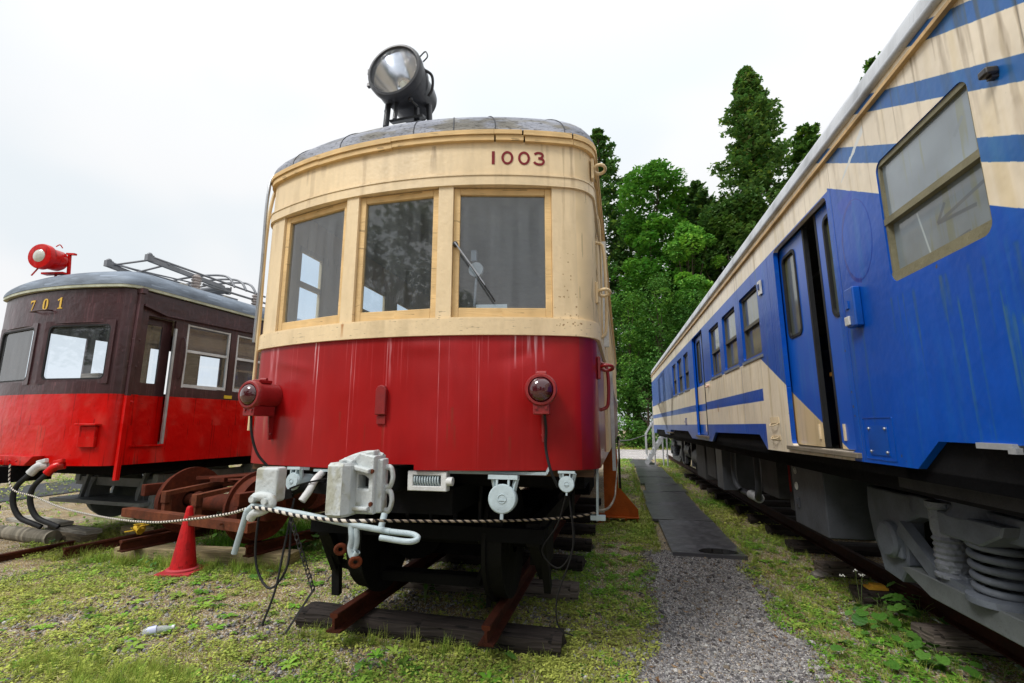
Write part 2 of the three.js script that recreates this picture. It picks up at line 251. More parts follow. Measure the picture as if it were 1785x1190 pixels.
// ---------------------------------------------------------------- cream and red tramcar numbered 1003
// plan outline of a rounded car end: s = arc length from the middle of the front, x sideways, z back from the front
function roundedEnd(Rf, rc, hw) {
  const a1 = Math.asin((hw - rc) / (Rf - rc)), s1 = Rf * a1, s2 = s1 + rc * (Math.PI / 2 - a1), cz = -(Rf - Math.sqrt((Rf - rc) ** 2 - (hw - rc) ** 2));
  const at = (s) => { const q = Math.abs(s), k = Math.sign(s) || 1; let x, z, th; if (q <= s1) { th = q / Rf; x = Rf * Math.sin(th); z = -(Rf - Rf * Math.cos(th)); } else if (q <= s2) { th = a1 + (q - s1) / rc; x = hw - rc + rc * Math.sin(th); z = cz + rc * Math.cos(th); } else { th = Math.PI / 2; x = hw; z = cz - (q - s2); } return { x: k * x, z, nx: k * Math.sin(th), nz: Math.cos(th) }; };
  const samples = (a, b) => { const l = [a]; for (let s = Math.ceil((a + 1e-6) / 0.05) * 0.05; s < b - 1e-6; s += 0.05) if (Math.abs(s) < s2 + 0.05 || Math.abs((s / 1) % 1) < 0.03) l.push(s); l.push(b); return l; };
  // a curved wall piece from s0 to s1 and y0 to y1, its outer face o in front of the outline and t thick
  const wall = (b, sa, sb, y0, y1, o = 0, t = 0.035, rows = 1) => {
    const S = samples(sa, sb), pos = [], nor = [], uv = [], P = (s, y, off) => { const q = at(s); return [q.x + q.nx * off, y, q.z + q.nz * off]; };
    const tri = (A, Bq, C, n, u) => { pos.push(...A, ...Bq, ...C); nor.push(...n[0], ...n[1], ...n[2]); uv.push(...u[0], ...u[1], ...u[2]); };
    const quad = (a, bq, c, d, na, nb, nc, nd, ua, ub, uc, ud) => { tri(a, bq, c, [na, nb, nc], [ua, ub, uc]); tri(a, c, d, [na, nc, nd], [ua, uc, ud]); };
    for (let i = 0; i + 1 < S.length; i++) {
      const A = S[i], C = S[i + 1], qa = at(A), qc = at(C), na = [qa.nx, 0, qa.nz], nc = [qc.nx, 0, qc.nz], ia = na.map((v) => -v), ic = nc.map((v) => -v), up = [0, 1, 0], dn = [0, -1, 0];
      quad(P(A, y0, o), P(C, y0, o), P(C, y1, o), P(A, y1, o), na, nc, nc, na, [A, y0], [C, y0], [C, y1], [A, y1]);
      quad(P(C, y0, o - t), P(A, y0, o - t), P(A, y1, o - t), P(C, y1, o - t), ic, ia, ia, ic, [C, y0], [A, y0], [A, y1], [C, y1]);
      quad(P(A, y1, o), P(C, y1, o), P(C, y1, o - t), P(A, y1, o - t), up, up, up, up, [A, y1], [C, y1], [C, y1 - t], [A, y1 - t]);
      quad(P(A, y0, o - t), P(C, y0, o - t), P(C, y0, o), P(A, y0, o), dn, dn, dn, dn, [A, y0 + t], [C, y0 + t], [C, y0], [A, y0]);
    }
    for (const [s, k] of [[sa, -1], [sb, 1]]) { const q = at(s), n = [q.nz * k, 0, -q.nx * k], v = [P(s, y0, o), P(s, y0, o - t), P(s, y1, o - t), P(s, y1, o)]; if (k > 0) quad(v[0], v[1], v[2], v[3], n, n, n, n, [s, y0], [s, y0], [s, y1], [s, y1]); else quad(v[1], v[0], v[3], v[2], n, n, n, n, [s, y0], [s, y0], [s, y1], [s, y1]); }
    const g = new THREE.BufferGeometry(); g.setAttribute('position', new THREE.Float32BufferAttribute(pos, 3)); g.setAttribute('normal', new THREE.Float32BufferAttribute(nor, 3)); g.setAttribute('uv', new THREE.Float32BufferAttribute(uv, 2)); return b.add(g);
  };
  // matrix that sets a thing's x along the wall, z outwards, at (s, y)
  const on = (s, y, o = 0) => { const q = at(s); return new THREE.Matrix4().makeBasis(V(q.nz, 0, -q.nx), V(0, 1, 0), V(q.nx, 0, q.nz)).setPosition(q.x + q.nx * o, y, q.z + q.nz * o); };
  return { at, wall, on, s1, s2, cz, hw };
}
// car roof: eave follows the outline (o beyond it), the crown rises elliptically; domeZ = depth of the rounded end
function carRoof(E, len, yEave, rise, o, domeZ, pw = 0.62) {
  const S = [], far = E.s2 + len; for (let s = -far; s < -E.s2; s += 0.6) S.push(s); for (let s = -E.s2; s < E.s2; s += 0.06) S.push(s); for (let s = E.s2; s <= far; s += 0.6) S.push(s);
  const nv = 14;
  return sheet(S.length - 1, nv, (i, j) => { const q = E.at(S[i]), ph = j / nv * Math.PI / 2, c = Math.pow(Math.cos(ph), pw), zc = Math.min(-domeZ, q.z), x = (q.x + q.nx * o) * c, z = zc + (q.z + q.nz * o - zc) * c; return { p: [x, yEave + rise * Math.sin(ph), z], uv: [S[i], ph * 1.3] }; });
}

const tram = framed(thing('tramcar', 'cream and red tramcar numbered 1003 with a big roof headlamp', 'tramcar'), 13.03, -1.528, 0.26, 2.911);
{
  const E = roundedEnd(3.162, 0.25, 1.373), LEN = 13, far = E.s2 + LEN, R = rng(12);
  // paint: sun-bleached red with runs of white and rust, chalky patches; dents in the sheet
  const red = new Ras(2048, 640, -1.75, 1.75, 1.0, 2.0).fill((x, y) => {
    const a = fbm(x * 2.2 + 5, y * 2.6, 4, 201), b = fbm(x * 30, y * 6, 3, 203), chalk = sstep(0.52, 0.76, fbm(x * 1.5 + 20, y * 1.1, 3, 207)) * 0.2 + sstep(0.6, 0.9, fbm(x * 22, y * 0.9, 3, 209)) * 0.16, sp = vn(x * 140, y * 140, 211) > 0.975 ? 0.35 : 0;
    const c = [lerp(134, 160, a) + 10 * (b - 0.5), lerp(5, 12, a), lerp(7, 14, a)]; return [c[0] + chalk * 45 + sp * 40, c[1] + chalk * 62 + sp * 50, c[2] + chalk * 70 + sp * 45];
  });
  for (let k = 0; k < 30; k++) { const x = -1.4 + 2.8 * clamp(0.5 + 0.5 * Math.sin(k * 7.3) * R() + 0.2 * (R() - 0.5)), len = 0.15 + 0.85 * R() * R(); red.streak(x, 1.95, len, 0.002 + 0.003 * R(), [206, 150, 150], 0.15 + 0.35 * R(), 300 + k); }
  for (const [x, l, w, a] of [[-1.12, 0.5, 0.035, 0.5], [-1.06, 0.62, 0.02, 0.55], [-0.63, 0.32, 0.008, 0.9], [-0.6, 0.86, 0.005, 0.8], [-0.02, 0.9, 0.006, 0.5], [0.0, 0.36, 0.016, 0.55], [0.86, 0.24, 0.014, 0.8], [0.95, 0.17, 0.02, 0.85], [1.0, 0.3, 0.012, 0.9], [1.05, 0.2, 0.014, 0.6], [0.35, 0.9, 0.004, 0.5], [-0.3, 0.85, 0.004, 0.6], [-0.27, 0.6, 0.004, 0.5], [0.62, 0.9, 0.004, 0.45]]) red.streak(x, 1.95, l, w, [216, 200, 206], a, Math.floor(500 + x * 90));
  for (let k = 0; k < 10; k++) red.streak(-1.3 + 2.6 * R(), 1.2 + 0.3 * R(), 0.18, 0.012, [120, 62, 34], 0.4, 700 + k);
  red.streak(-1.16, 1.5, 0.3, 0.03, [150, 120, 92], 0.7, 760);
  const dent = new Ras(512, 160, -1.75, 1.75, 1.0, 2.0).fill((x, y) => 0.5 + 0.5 * (fbm(x * 2.1, y * 2.4, 3, 221) - 0.5) + 0.22 * Math.exp(-(((x - 0.25) / 0.16) ** 2 + ((y - 1.86) / 0.05) ** 2)) - 0.3 * Math.exp(-(((x - 0.9) / 0.14) ** 2 + ((y - 1.8 - 0.25 * (x - 0.9)) / 0.05) ** 2)) + 0.25 * Math.exp(-(((x + 0.85) / 0.22) ** 2 + ((y - 1.78 + 0.2 * x + 0.17) / 0.04) ** 2))).tex(false);
  const redM = mat([1, 1, 1], 0.42, { map: red.tex(), bumpMap: dent, bumpScale: 0.03, specularIntensity: 0.55, clearcoat: 0.1, clearcoatRoughness: 0.1 });
  const redTile = mat([1, 1, 1], 0.34, { map: tile(512, 2, (u, v) => { const a = fbm(u * 6, v * 6, 4, 231, 6), s = vn(u * 160, v * 3, 233, 0) > 0.86 ? 1 : 0; return [lerp(112, 142, a) + 30 * s, lerp(8, 18, a) + 26 * s, lerp(10, 22, a) + 26 * s]; }), ...bumped(T.wavy, 0.02), clearcoat: 0.35, clearcoatRoughness: 0.18 });
  const cream = new Ras(2048, 1024, -1.75, 1.75, 1.9, 3.6).fill((x, y) => {
    const a = fbm(x * 2 + 9, y * 2, 4, 241), b = fbm(x * 40, y * 9, 3, 243), dirt = sstep(0.56, 0.8, fbm(x * 9, y * 1.6, 4, 247)), sp = vn(x * 190, y * 190, 249), crack = y < 2.13 && vn(x * 26, y * 210, 251) > 0.93 ? 0.4 : 0;
    const k = 0.93 + 0.09 * a + 0.05 * (b - 0.5) - (sp > 0.985 ? 0.3 : 0) - crack * 0.5; return [lerp(231, 198, dirt * 0.4) * k, lerp(207, 176, dirt * 0.4) * k, lerp(166, 138, dirt * 0.4) * k];
  });
  for (let k = 0; k < 26; k++) { const x = -1.5 + 3 * R(), top = R() < 0.5 ? 3.36 : 3.02; cream.streak(x, top, 0.12 + 0.5 * R(), 0.01 + 0.02 * R(), [128, 104, 74], 0.16 + 0.2 * R(), 800 + k); }
  cream.streak(0.27, 3.35, 0.22, 0.03, [110, 92, 70], 0.45, 840); cream.streak(-0.38, 2.05, 0.1, 0.02, [150, 84, 34], 0.7, 842); cream.streak(-0.85, 3.0, 0.1, 0.1, [150, 130, 100], 0.3, 844);
  for (let k = 0; k < 60; k++) { const x = 1.1 + 0.3 * R(), y = 2.0 + 0.6 * R() * R(), q = 0.003 + 0.004 * R(); cream.over(x - q, x + q, y - q, y + q, [132, 100, 62], (px, py) => Math.hypot(px - x, py - y) < q ? 0.6 : 0); }
  for (const [x, y, q] of [[-1.0, 2.085, 0.022], [-0.87, 2.1, 0.03], [-0.78, 2.075, 0.016], [-0.2, 2.08, 0.012], [0.1, 2.09, 0.014]]) cream.over(x - q * 2, x + q * 2, y - q, y + q, [86, 74, 76], (px, py) => Math.abs(px - x) / 1.5 + Math.abs(py - y) < q * (0.5 + 0.7 * vn(px * 90, py * 90, 7)) ? 1 : 0);
  const creamT = cream.tex(), creamBump = new Ras(1024, 512, -1.75, 1.75, 1.9, 3.6).fill((x, y) => 0.5 + 0.45 * (fbm(x * 2.2, y * 2.2, 3, 261) - 0.5) + 0.06 * (fbm(x * 40, y * 40, 2, 263) - 0.5)).tex(false);
  const creamM = mat([1, 1, 1], 0.42, { map: creamT, bumpMap: creamBump, bumpScale: 0.02 });
  const creamTile = mat([1, 1, 1], 0.5, { map: tile(512, 1.5, (u, v) => { const a = fbm(u * 8, v * 8, 4, 271, 8), d = vn(u * 90, v * 4, 273, 0) > 0.85 ? 0.86 : 1, sp = vn(u * 260, v * 260, 277) > 0.985 ? 0.55 : 1; const k = (0.9 + 0.14 * a) * d * sp; return [228 * k, 203 * k, 160 * k]; }), ...bumped(T.wavy, 0.012) });
  const crackM = mat([1, 1, 1], 0.7, { map: tile(512, 1, (u, v) => { const g = vn(u * 7, v * 110 + 5 * vn(u * 9, v * 9, 283), 281), a = fbm(u * 10, v * 10, 3, 285, 10), c = g > 0.94 ? 0.78 : 1; const k = (0.86 + 0.18 * a) * c; return [226 * k, 192 * k, 138 * k]; }), ...bumped(T.plank, 0.003) });

  // body: red below the belt, cream above, open where the windows are
  let b = new B(); E.wall(b, -1.3, -0.3, 1.055, 1.945); E.wall(b, -0.3, 0.2, 1.09, 1.945); E.wall(b, 0.2, 1.3, 1.055, 1.945);
  b.build('red_front_panel', redM, tram, true);
  for (const k of [-1, 1]) { b = new B(); const a = k < 0 ? [-far, -1.3] : [1.3, far]; E.wall(b, ...a, 1.055, 1.945); b.build('red_side_panel', redTile, tram, true); }
  const win = [[-1.123, -0.422], [-0.316, 0.316], [0.422, 1.123]], Y0 = 2.055, Y1 = 3.02;
  b = new B(); E.wall(b, -1.3, 1.3, 3.02, 3.36); E.wall(b, -1.3, 1.3, 1.945, Y0); E.wall(b, -1.3, -1.123, Y0, Y1); E.wall(b, 1.123, 1.3, Y0, Y1); b.build('cream_front_panel', creamM, tram, true);
  for (const [sa, sb] of [[-0.422, -0.316], [0.316, 0.422]]) { b = new B(); E.wall(b, sa, sb, Y0, Y1, 0.004, 0.06); b.build('window_post', creamM, tram, true); }
  for (const k of [-1, 1]) { // cream sides with a row of windows
    b = new B(); const rows = []; for (let s = E.s2 + 0.22; s < far - 1; s += s < E.s2 + 0.7 ? 1.08 : 0.86) rows.push([s, s + (rows.length ? 0.62 : 0.4)]);
    const W = (sa, sb, y0, y1) => k > 0 ? E.wall(b, sa, sb, y0, y1) : E.wall(b, -sb, -sa, y0, y1);
    W(1.3, far, 3.0, 3.36); W(1.3, far, 1.945, 2.2); let prev = 1.3; for (const [a, c] of rows) { W(prev, a, 2.2, 3.0); prev = c; } W(prev, far, 2.2, 3.0);
    b.build('cream_side_panel', creamTile, tram, true);
    rows.forEach(([a, c]) => { // two-light side windows, glazed
      const f = new B(), z0 = E.cz - (a - E.s2), z1 = E.cz - (c - E.s2), x = k * (E.hw - 0.02);
      for (const y of [2.225, 2.64, 2.975]) f.box(0.03, 0.05, c - a, x, y, (z0 + z1) / 2); for (const z of [z0, z1]) f.box(0.03, 0.8, 0.05, x, 2.6, z + (z === z0 ? -0.024 : 0.024));
      const fr = f.build('side_window', creamTile, tram);
      new B().add(new THREE.PlaneGeometry(c - a, 0.78), TX(x, 2.6, (z0 + z1) / 2, 0, k * Math.PI / 2, 0)).build('pane', M.glass, fr);
    });
  }
  b = new B(); E.wall(b, -far, far, 1.935, 2.048, 0.022, 0.022); E.wall(b, -far, far, 2.048, 2.058, 0.016, 0.016); b.build('belt_rail', creamM, tram, true);
  b = new B(); E.wall(b, -far, far, 3.018, 3.088, 0.018, 0.018); E.wall(b, -far, far, 3.088, 3.098, 0.024, 0.024); b.build('window_head_rail', creamM, tram, true);
  // eaves: two cracked wooden mouldings in lengths that no longer meet
  const cut = [-far, -1.5, -0.72, -0.05, 0.71, 0.92, 1.28, far];
  for (let i = 0; i + 1 < cut.length; i++) { b = new B(); const dy = (hash(i, 3, 5) - 0.5) * 0.012, gap = i === 4 || i === 5 ? 0.012 : 0.002; E.wall(b, cut[i] + gap, cut[i + 1], 3.352 + dy, 3.392 + dy, 0.03, 0.03); E.wall(b, cut[i], cut[i + 1] - gap, 3.394 + dy, 3.432, 0.042, 0.05); b.build('eave_moulding', crackM, tram, true); }
  // windows
  win.forEach(([sa, sb], n) => {
    const pa = E.at(sa), pb = E.at(sb), mid = E.on((sa + sb) / 2, 0, 0), w = Math.hypot(pa.x - pb.x, pa.z - pb.z), fr = new THREE.Group(); fr.name = 'front_window';
    fr.position.set((pa.x + pb.x) / 2, 0, (pa.z + pb.z) / 2); fr.rotation.y = Math.atan2(E.at((sa + sb) / 2).nx, E.at((sa + sb) / 2).nz); tram.add(fr);
    const z = -0.036, st = 0.046;
    for (const k of [-1, 1]) { const f = new B().box(st, Y1 - Y0 - 0.012, 0.036, k * (w / 2 - st / 2 - 0.003), (Y0 + Y1) / 2, z, 0, 0, 0, 0.004); f.build('stile', crackM, fr); }
    new B().box(w - 2 * st - 0.006, 0.072, 0.034, 0, Y0 + 0.042, z, 0, 0, 0, 0.004).build('bottom_rail', crackM, fr);
    new B().box(w - 2 * st - 0.006, 0.05, 0.034, 0, Y1 - 0.03, z, 0, 0, 0, 0.004).build('top_rail', crackM, fr);
    mesh('pane', new THREE.PlaneGeometry(w - 2 * st, Y1 - Y0 - 0.1).translate(0, (Y0 + Y1) / 2 + 0.01, z - 0.004), M.glass, fr);
  });
  { // opening frames behind the sashes
    for (const [sa, sb] of win) for (const [p, q] of [[Y0 - 0.03, Y0 + 0.004], [Y1 - 0.004, Y1 + 0.03]]) { b = new B(); E.wall(b, sa - 0.03, sb + 0.03, p, q, -0.046, 0.05); b.build('window_reveal', creamTile, tram, true); }
  }
  // fleet number: flat painted strokes
  {
    const num = new THREE.Group(); num.name = 'fleet_number'; tram.add(num); const pm = mat('#7d1c24', 0.5, { map: T.mottle }), t = 0.0025;
    const ring = (w, h, s) => { const sh = new THREE.Shape(); sh.absellipse(0, 0, w, h, 0, Math.PI * 2); const ho = new THREE.Path(); ho.absellipse(0, 0, w - s, h - s * 0.95, 0, Math.PI * 2); sh.holes.push(ho); return sh; };
    const stroke = (pts, w) => { const c = new THREE.CatmullRomCurve3(pts.map(([x, y]) => V(x, y, 0))).getPoints(40), L = [], Rr = []; c.forEach((p, i) => { const d = c[Math.min(i + 1, 40)].clone().sub(c[Math.max(i - 1, 0)]).normalize(); L.push([p.x - d.y * w, p.y + d.x * w]); Rr.unshift([p.x + d.y * w, p.y - d.x * w]); }); return [...L, ...Rr]; };
    const digits = [[0.704, [[-0.0105, -0.05], [0.0105, -0.05], [0.0105, 0.05], [-0.0105, 0.05]]], [0.805, ring(0.043, 0.052, 0.017)], [0.925, ring(0.043, 0.052, 0.017)]];
    for (const [s, sh] of digits) new B().ext(sh, t, E.on(s, 3.233, 0.001)).build('digit', pm, num);
    new B().ext(stroke([[-0.034, 0.034], [-0.012, 0.045], [0.016, 0.042], [0.026, 0.026], [0.014, 0.008], [-0.006, 0.003]], 0.0085), t, E.on(1.035, 3.233, 0.001)).ext(stroke([[-0.006, 0.004], [0.02, -0.001], [0.033, -0.018], [0.022, -0.039], [-0.004, -0.044], [-0.028, -0.036], [-0.037, -0.026]], 0.0085), t, E.on(1.035, 3.233, 0.0014)).build('digit', pm, num);
  }
  // roof, patched sheets with lichen
  {
    const roofT = new Ras(1024, 512, -3.2, 3.2, -0.1, 2.1).fill((x, y) => { const a = fbm(x * 3, y * 4, 4, 401), l = sstep(0.5, 0.72, fbm(x * 5 + 8, y * 5, 4, 403)), s = vn(x * 70, y * 70, 405), s2 = vn(x * 34, y * 34, 407), k = 0.82 + 0.36 * (a - 0.5) - (s > 0.8 ? 0.22 : 0) - (s2 > 0.84 ? 0.22 : 0); const c = [lerp(176, 140, l * 0.7) * k, lerp(180, 134, l * 0.7) * k, lerp(192, 118, l * 0.7) * k]; return c; }).tex();
    const rm = mat([1, 1, 1], 0.8, { map: roofT, ...bumped(T.lumpy, 0.008), side: THREE.DoubleSide });
    mesh('roof', carRoof(E, LEN, 3.43, 0.36, 0.035, 1.15, 0.62), rm, tram);
    for (const s of [-1.02, -0.5, 0.12, 0.42, 0.72, 1.22]) { const pts = []; for (let j = 0; j <= 10; j++) { const q = E.at(s), ph = j / 10 * Math.PI / 2.2, c = Math.pow(Math.cos(ph), 0.62), zc = Math.min(-1.15, q.z); pts.push([(q.x + q.nx * 0.035) * c, 3.433 + 0.36 * Math.sin(ph), zc + (q.z + q.nz * 0.035 - zc) * c]); } new B().tube(pts, 0.004, 30, 5).build('roof_seam', M.greyPaint, tram); }
    new B().box(0.02, 0.24, 2.6, 0.95, 3.4, -2.2).build('side_gutter', creamTile, tram);
  }
  // headlamp
  {
    const L = new THREE.Group(); L.name = 'headlamp'; L.position.set(-0.15, 4.15, -0.14); L.rotation.set(-0.02, -0.03, 0); tram.add(L);
    const blk = mat([0.028, 0.03, 0.036], 0.35, { map: T.mottle, ...bumped(T.lumpy, 0.003) });
    new B().lathe([[0.205, -0.02], [0.222, -0.05], [0.222, -0.17], [0.2, -0.19], [0.198, -0.36], [0.19, -0.41], [0.13, -0.45], [0, -0.46]], [0, 0, 0], [0, 0, 1], 40).build('lamp_housing', blk, L);
    const rim = new B().lathe([[0.198, -0.03], [0.2, 0.01], [0.21, 0.022], [0.228, 0.018], [0.236, 0], [0.234, -0.05], [0.222, -0.055]], [0, 0, 0], [0, 0, 1], 48).build('rim', blk, L);
    new B().lathe([[0.004, -0.27], [0.06, -0.26], [0.12, -0.21], [0.17, -0.12], [0.2, -0.02]], [0, 0, 0], [0, 0, 1], 40).build('reflector', mat([0.8, 0.81, 0.83], 0.16, { metalness: 1, side: THREE.DoubleSide, ...bumped(T.wavy, 0.01) }), L);
    const lens = []; // fluted front glass
    for (let i = -40; i < 40; i++) { const x = i * 0.005, h = Math.sqrt(Math.max(0, 0.2 * 0.2 - (x + 0.0025) ** 2)); if (h > 0.01) lens.push(x, h); }
    const lg = new B(); for (let i = 0; i < lens.length; i += 2) lg.add(new THREE.CylinderGeometry(0.0029, 0.0029, lens[i + 1] * 2, 6, 1, true, -Math.PI / 2, Math.PI), TX(lens[i] + 0.0025, 0, 0.006));
    lg.build('lens', mat([0.95, 0.97, 1], 0.08, { transmission: 1, ior: 1.45, side: THREE.DoubleSide }), L);
    new B().ball([0, 0, -0.16], 0.034).build('bulb', mat([0.75, 0.72, 0.55], 0.3), L);
    const fit = new B(); fit.box(0.03, 0.05, 0.05, -0.235, 0.05, -0.03).box(0.03, 0.03, 0.03, -0.24, -0.06, -0.03).rod([-0.238, 0.05, -0.03], [-0.238, -0.06, -0.03], 0.007); fit.tube([[0.2, 0.11, -0.03], [0.25, 0.15, -0.03], [0.27, 0.1, -0.03], [0.235, 0.06, -0.03]], 0.006, 24, 6); fit.tube([[0.2, 0.06, -0.1], [0.25, 0.04, -0.16], [0.24, -0.06, -0.2], [0.2, -0.1, -0.22]], 0.012, 24, 6);
    fit.ball([0.1, -0.2, -0.1], 0.02).ball([-0.17, -0.19, -0.2], 0.022).rod([0.1, -0.2, -0.1], [0.15, -0.25, -0.13], 0.008); fit.build('lamp_catch', blk, L);
    new B().rod([-0.11, -0.2, -0.12], [-0.12, -0.4, -0.12], 0.024).rod([-0.02, -0.2, -0.1], [-0.02, -0.38, -0.08], 0.017).rod([0.1, -0.2, -0.22], [0.11, -0.4, -0.22], 0.024).rod([0.17, -0.12, -0.3], [0.19, -0.38, -0.3], 0.024).box(0.3, 0.02, 0.06, 0.03, -0.3, -0.2, 0.3).build('lamp_bracket', blk, L);
  }
  // roof hook, rope and a small ventilator
  { const p = [0.6, 3.82, -0.6]; new B().bar([p[0] - 0.05, p[1] - 0.12, p[2]], [p[0], p[1] + 0.02, p[2]], 0.03, 0.02).bar([p[0] + 0.05, p[1] - 0.12, p[2]], [p[0], p[1] + 0.02, p[2]], 0.03, 0.02).ball([p[0], p[1] + 0.03, p[2]], 0.022).build('roof_bracket', M.rust, tram); new B().tube([[-0.1, 3.78, -0.9], [0.2, 3.79, -0.75], [0.45, 3.82, -0.64], [0.6, 3.84, -0.6], [0.68, 3.76, -0.6]], 0.011, 30, 6).build('roof_cable', M.dark, tram); new B().lathe([[0.2, 0], [0.19, 0.03], [0.1, 0.07], [0, 0.08]], [0.88, 3.66, -1.0], [0.95, 4, -1.0], 20).build('roof_ventilator', M.dark, tram); }
  // tail lamps with their brackets and flexes
  {
    const lm = mat('#8e1d1f', 0.4, { map: T.mottle, ...bumped(T.lumpy, 0.004), clearcoat: 0.3, clearcoatRoughness: 0.3 });
    for (const k of [-1, 1]) {
      const s = k * 1.04, g = new THREE.Group(); g.name = 'tail_lamp'; tram.add(g); const q = E.at(s); g.position.set(q.x, 1.556, q.z); g.rotation.y = k < 0 ? -0.1 : 0.12;
      new B().lathe([[0.06, 0], [0.088, 0.02], [0.088, 0.19], [0.1, 0.195], [0.1, 0.235], [0.092, 0.245], [0.078, 0.245], [0.076, 0.225]], [0, 0, 0], [0, 0, 1], 36).build('lamp_body', lm, g);
      new B().lathe([[0.076, 0.228], [0.07, 0.25], [0.05, 0.268], [0.025, 0.276], [0, 0.278]], [0, 0, 0], [0, 0, 1], 32).build('lens', mat([0.055, 0.006, 0.01], 0.08, { clearcoat: 1, clearcoatRoughness: 0.03 }), g);
      new B().box(0.07, 0.025, 0.12, 0, 0.098, 0.13, 0, 0, 0, 0.006).rod([-0.03, 0.115, 0.12], [0.03, 0.115, 0.12], 0.012).build('vent_cap', lm, g);
      new B().box(0.1, 0.07, 0.19, 0, -0.115, 0.135, 0, 0, 0, 0.006).box(0.016, 0.016, 0.01, -0.03, -0.11, 0.233).box(0.016, 0.016, 0.01, 0.03, -0.11, 0.233).build('socket_box', lm, g);
      new B().bar([0, -0.06, 0.03], [0.0, -0.32, 0.01], 0.05, 0.012).ball([0, -0.28, 0.02], 0.012).build('bracket', lm, g);
      new B().tube(k > 0 ? [[0.02, -0.15, 0.2], [0.025, -0.25, 0.12], [0.02, -0.36, 0.06], [0.05, -0.5, 0.05], [0.09, -0.6, 0.0]] : [[0.0, -0.15, 0.2], [0.0, -0.28, 0.18], [0.03, -0.42, 0.14], [0.09, -0.52, 0.08], [0.12, -0.6, 0.02]], 0.009, 40, 6).build('flex', M.rubber, g);
    }
    new B().ext([[-0.033, -0.085], [0.033, -0.085], [0.033, 0.075], [0.022, 0.095], [0, 0.102], [-0.022, 0.095], [-0.033, 0.075]], 0.028, E.on(-0.04, 1.5, 0.002), 0.004).build('lamp_iron', lm, tram);
    new B().box(0.062, 0.05, 0.016, 0, 0, 0).build('lamp_iron_foot', lm, tram).applyMatrix4(E.on(-0.04, 1.375, 0.006));
  }
  { // wiper
    const w = new THREE.Group(); w.name = 'wiper'; tram.add(w); const P = (s, y, o) => { const q = E.at(s); return [q.x + q.nx * o, y, q.z + q.nz * o]; };
    new B().lathe([[0.018, 0], [0.018, 0.03], [0.01, 0.04], [0, 0.04]], P(0.445, 2.58, -0.01), P(0.445, 2.58, 0.1)).build('pivot', M.dark, w);
    new B().bar(P(0.445, 2.585, 0.028), P(0.615, 2.34, 0.02), 0.016, 0.009).bar(P(0.6, 2.36, 0.02), P(0.655, 2.28, 0.014), 0.01, 0.007).build('arm', M.steel, w); new B().bar(P(0.545, 2.44, 0.012), P(0.725, 2.165, 0.004), 0.012, 0.01).build('blade', M.rubber, w);
  }
  // conduit down the left corner, side fittings by the right corner
  new B().tube([[-1.05, 3.6, -0.42], [-1.24, 3.57, -0.36], [-1.345, 3.46, -0.3], [-1.35, 3.3, -0.27], [-1.345, 2.6, -0.27], [-1.35, 2.0, -0.27]], 0.013, 60, 7).build('conduit', M.steel, tram);
  new B().tube([[-1.12, 3.58, -0.5], [-1.3, 3.54, -0.46], [-1.385, 3.44, -0.42], [-1.395, 3.2, -0.36], [-1.395, 1.98, -0.36], [-1.395, 1.3, -0.36]], 0.015, 60, 7).build('drain_pipe', creamTile, tram);
  for (const [y, z, c] of [[3.24, -0.42, creamTile], [2.3, -0.5, creamTile], [1.74, -0.46, redTile]]) { new B().box(0.02, 0.16, 0.06, 1.382, y, z, 0, 0, 0, 0.004).add(new THREE.TorusGeometry(0.042, 0.012, 8, 20), TX(1.435, y, z, 1.2, 0, 0)).build('rope_hook', c, tram); }
  for (const [y0, y1, z, c] of [[2.0, 2.78, -0.72, creamTile], [1.45, 1.8, -0.62, redTile]]) new B().tube([[1.37, y0, z], [1.42, y0 + 0.02, z], [1.435, y0 + 0.08, z], [1.435, y1 - 0.08, z], [1.42, y1 - 0.02, z], [1.37, y1, z]], 0.013, 40, 7).build('grab_rail', c, tram);
  new B().tube([[1.385, 3.1, -0.9], [1.4, 3.05, -0.9], [1.4, 2.05, -0.9]], 0.008, 20, 6).build('grab_rail', creamTile, tram);
  new B().box(0.05, 1.05, 0.05, 1.41, 2.6, -1.6).box(0.04, 1.2, 0.03, 1.41, 1.4, -3.1).build('door_post', M.whitePaint, tram);
  new B().box(0.03, 1.9, 0.8, 1.385, 2.05, -2.0).build('side_door', creamTile, tram);
  // interior, dark varnish: floor, ceiling, bulkhead, end wall
  const inM = mat([0.2, 0.11, 0.06], 0.6, { map: T.plank }), inCeil = mat([0.42, 0.43, 0.4], 0.7, { map: T.mottle });
  new B().span(-1.33, 1.33, 1.0, 1.05, -0.35 - LEN, -0.36).build('floor', inM, tram); new B().span(-1.33, 1.33, 3.3, 3.33, -0.35 - LEN, -0.36).build('ceiling', inCeil, tram); new B().span(-1.33, 1.33, 1.05, 3.3, -0.4 - LEN, -0.36 - LEN).build('end_wall', inM, tram);
  for (const k of [-1, 1]) new B().span(k * 0.95, k * 1.33, 1.05, 1.5, -LEN, -2.5).span(k * 1.24, k * 1.33, 1.5, 1.95, -LEN, -2.5).build('bench', mat([0.06, 0.12, 0.08], 0.9, { map: T.mottle }), tram);
  new B().span(0.5, 1.0, 1.05, 2.05, -0.55, -0.3).rod([0.75, 2.05, -0.42], [0.75, 2.12, -0.42], 0.03).build('controller', M.dark, tram);
  { const g = new THREE.Group(); g.name = 'pressure_gauge'; tram.add(g); new B().lathe([[0.05, 0], [0.055, 0.01], [0.055, 0.04], [0, 0.04]], [0.52, 2.47, -0.3], [0.52, 2.47, 0]).build('dial', M.whitePaint, g); new B().box(0.04, 0.08, 0.03, 0.5, 2.58, -0.28).rod([0.52, 2.42, -0.28], [0.5, 2.2, -0.3], 0.01).build('pipe', M.zinc, g); }
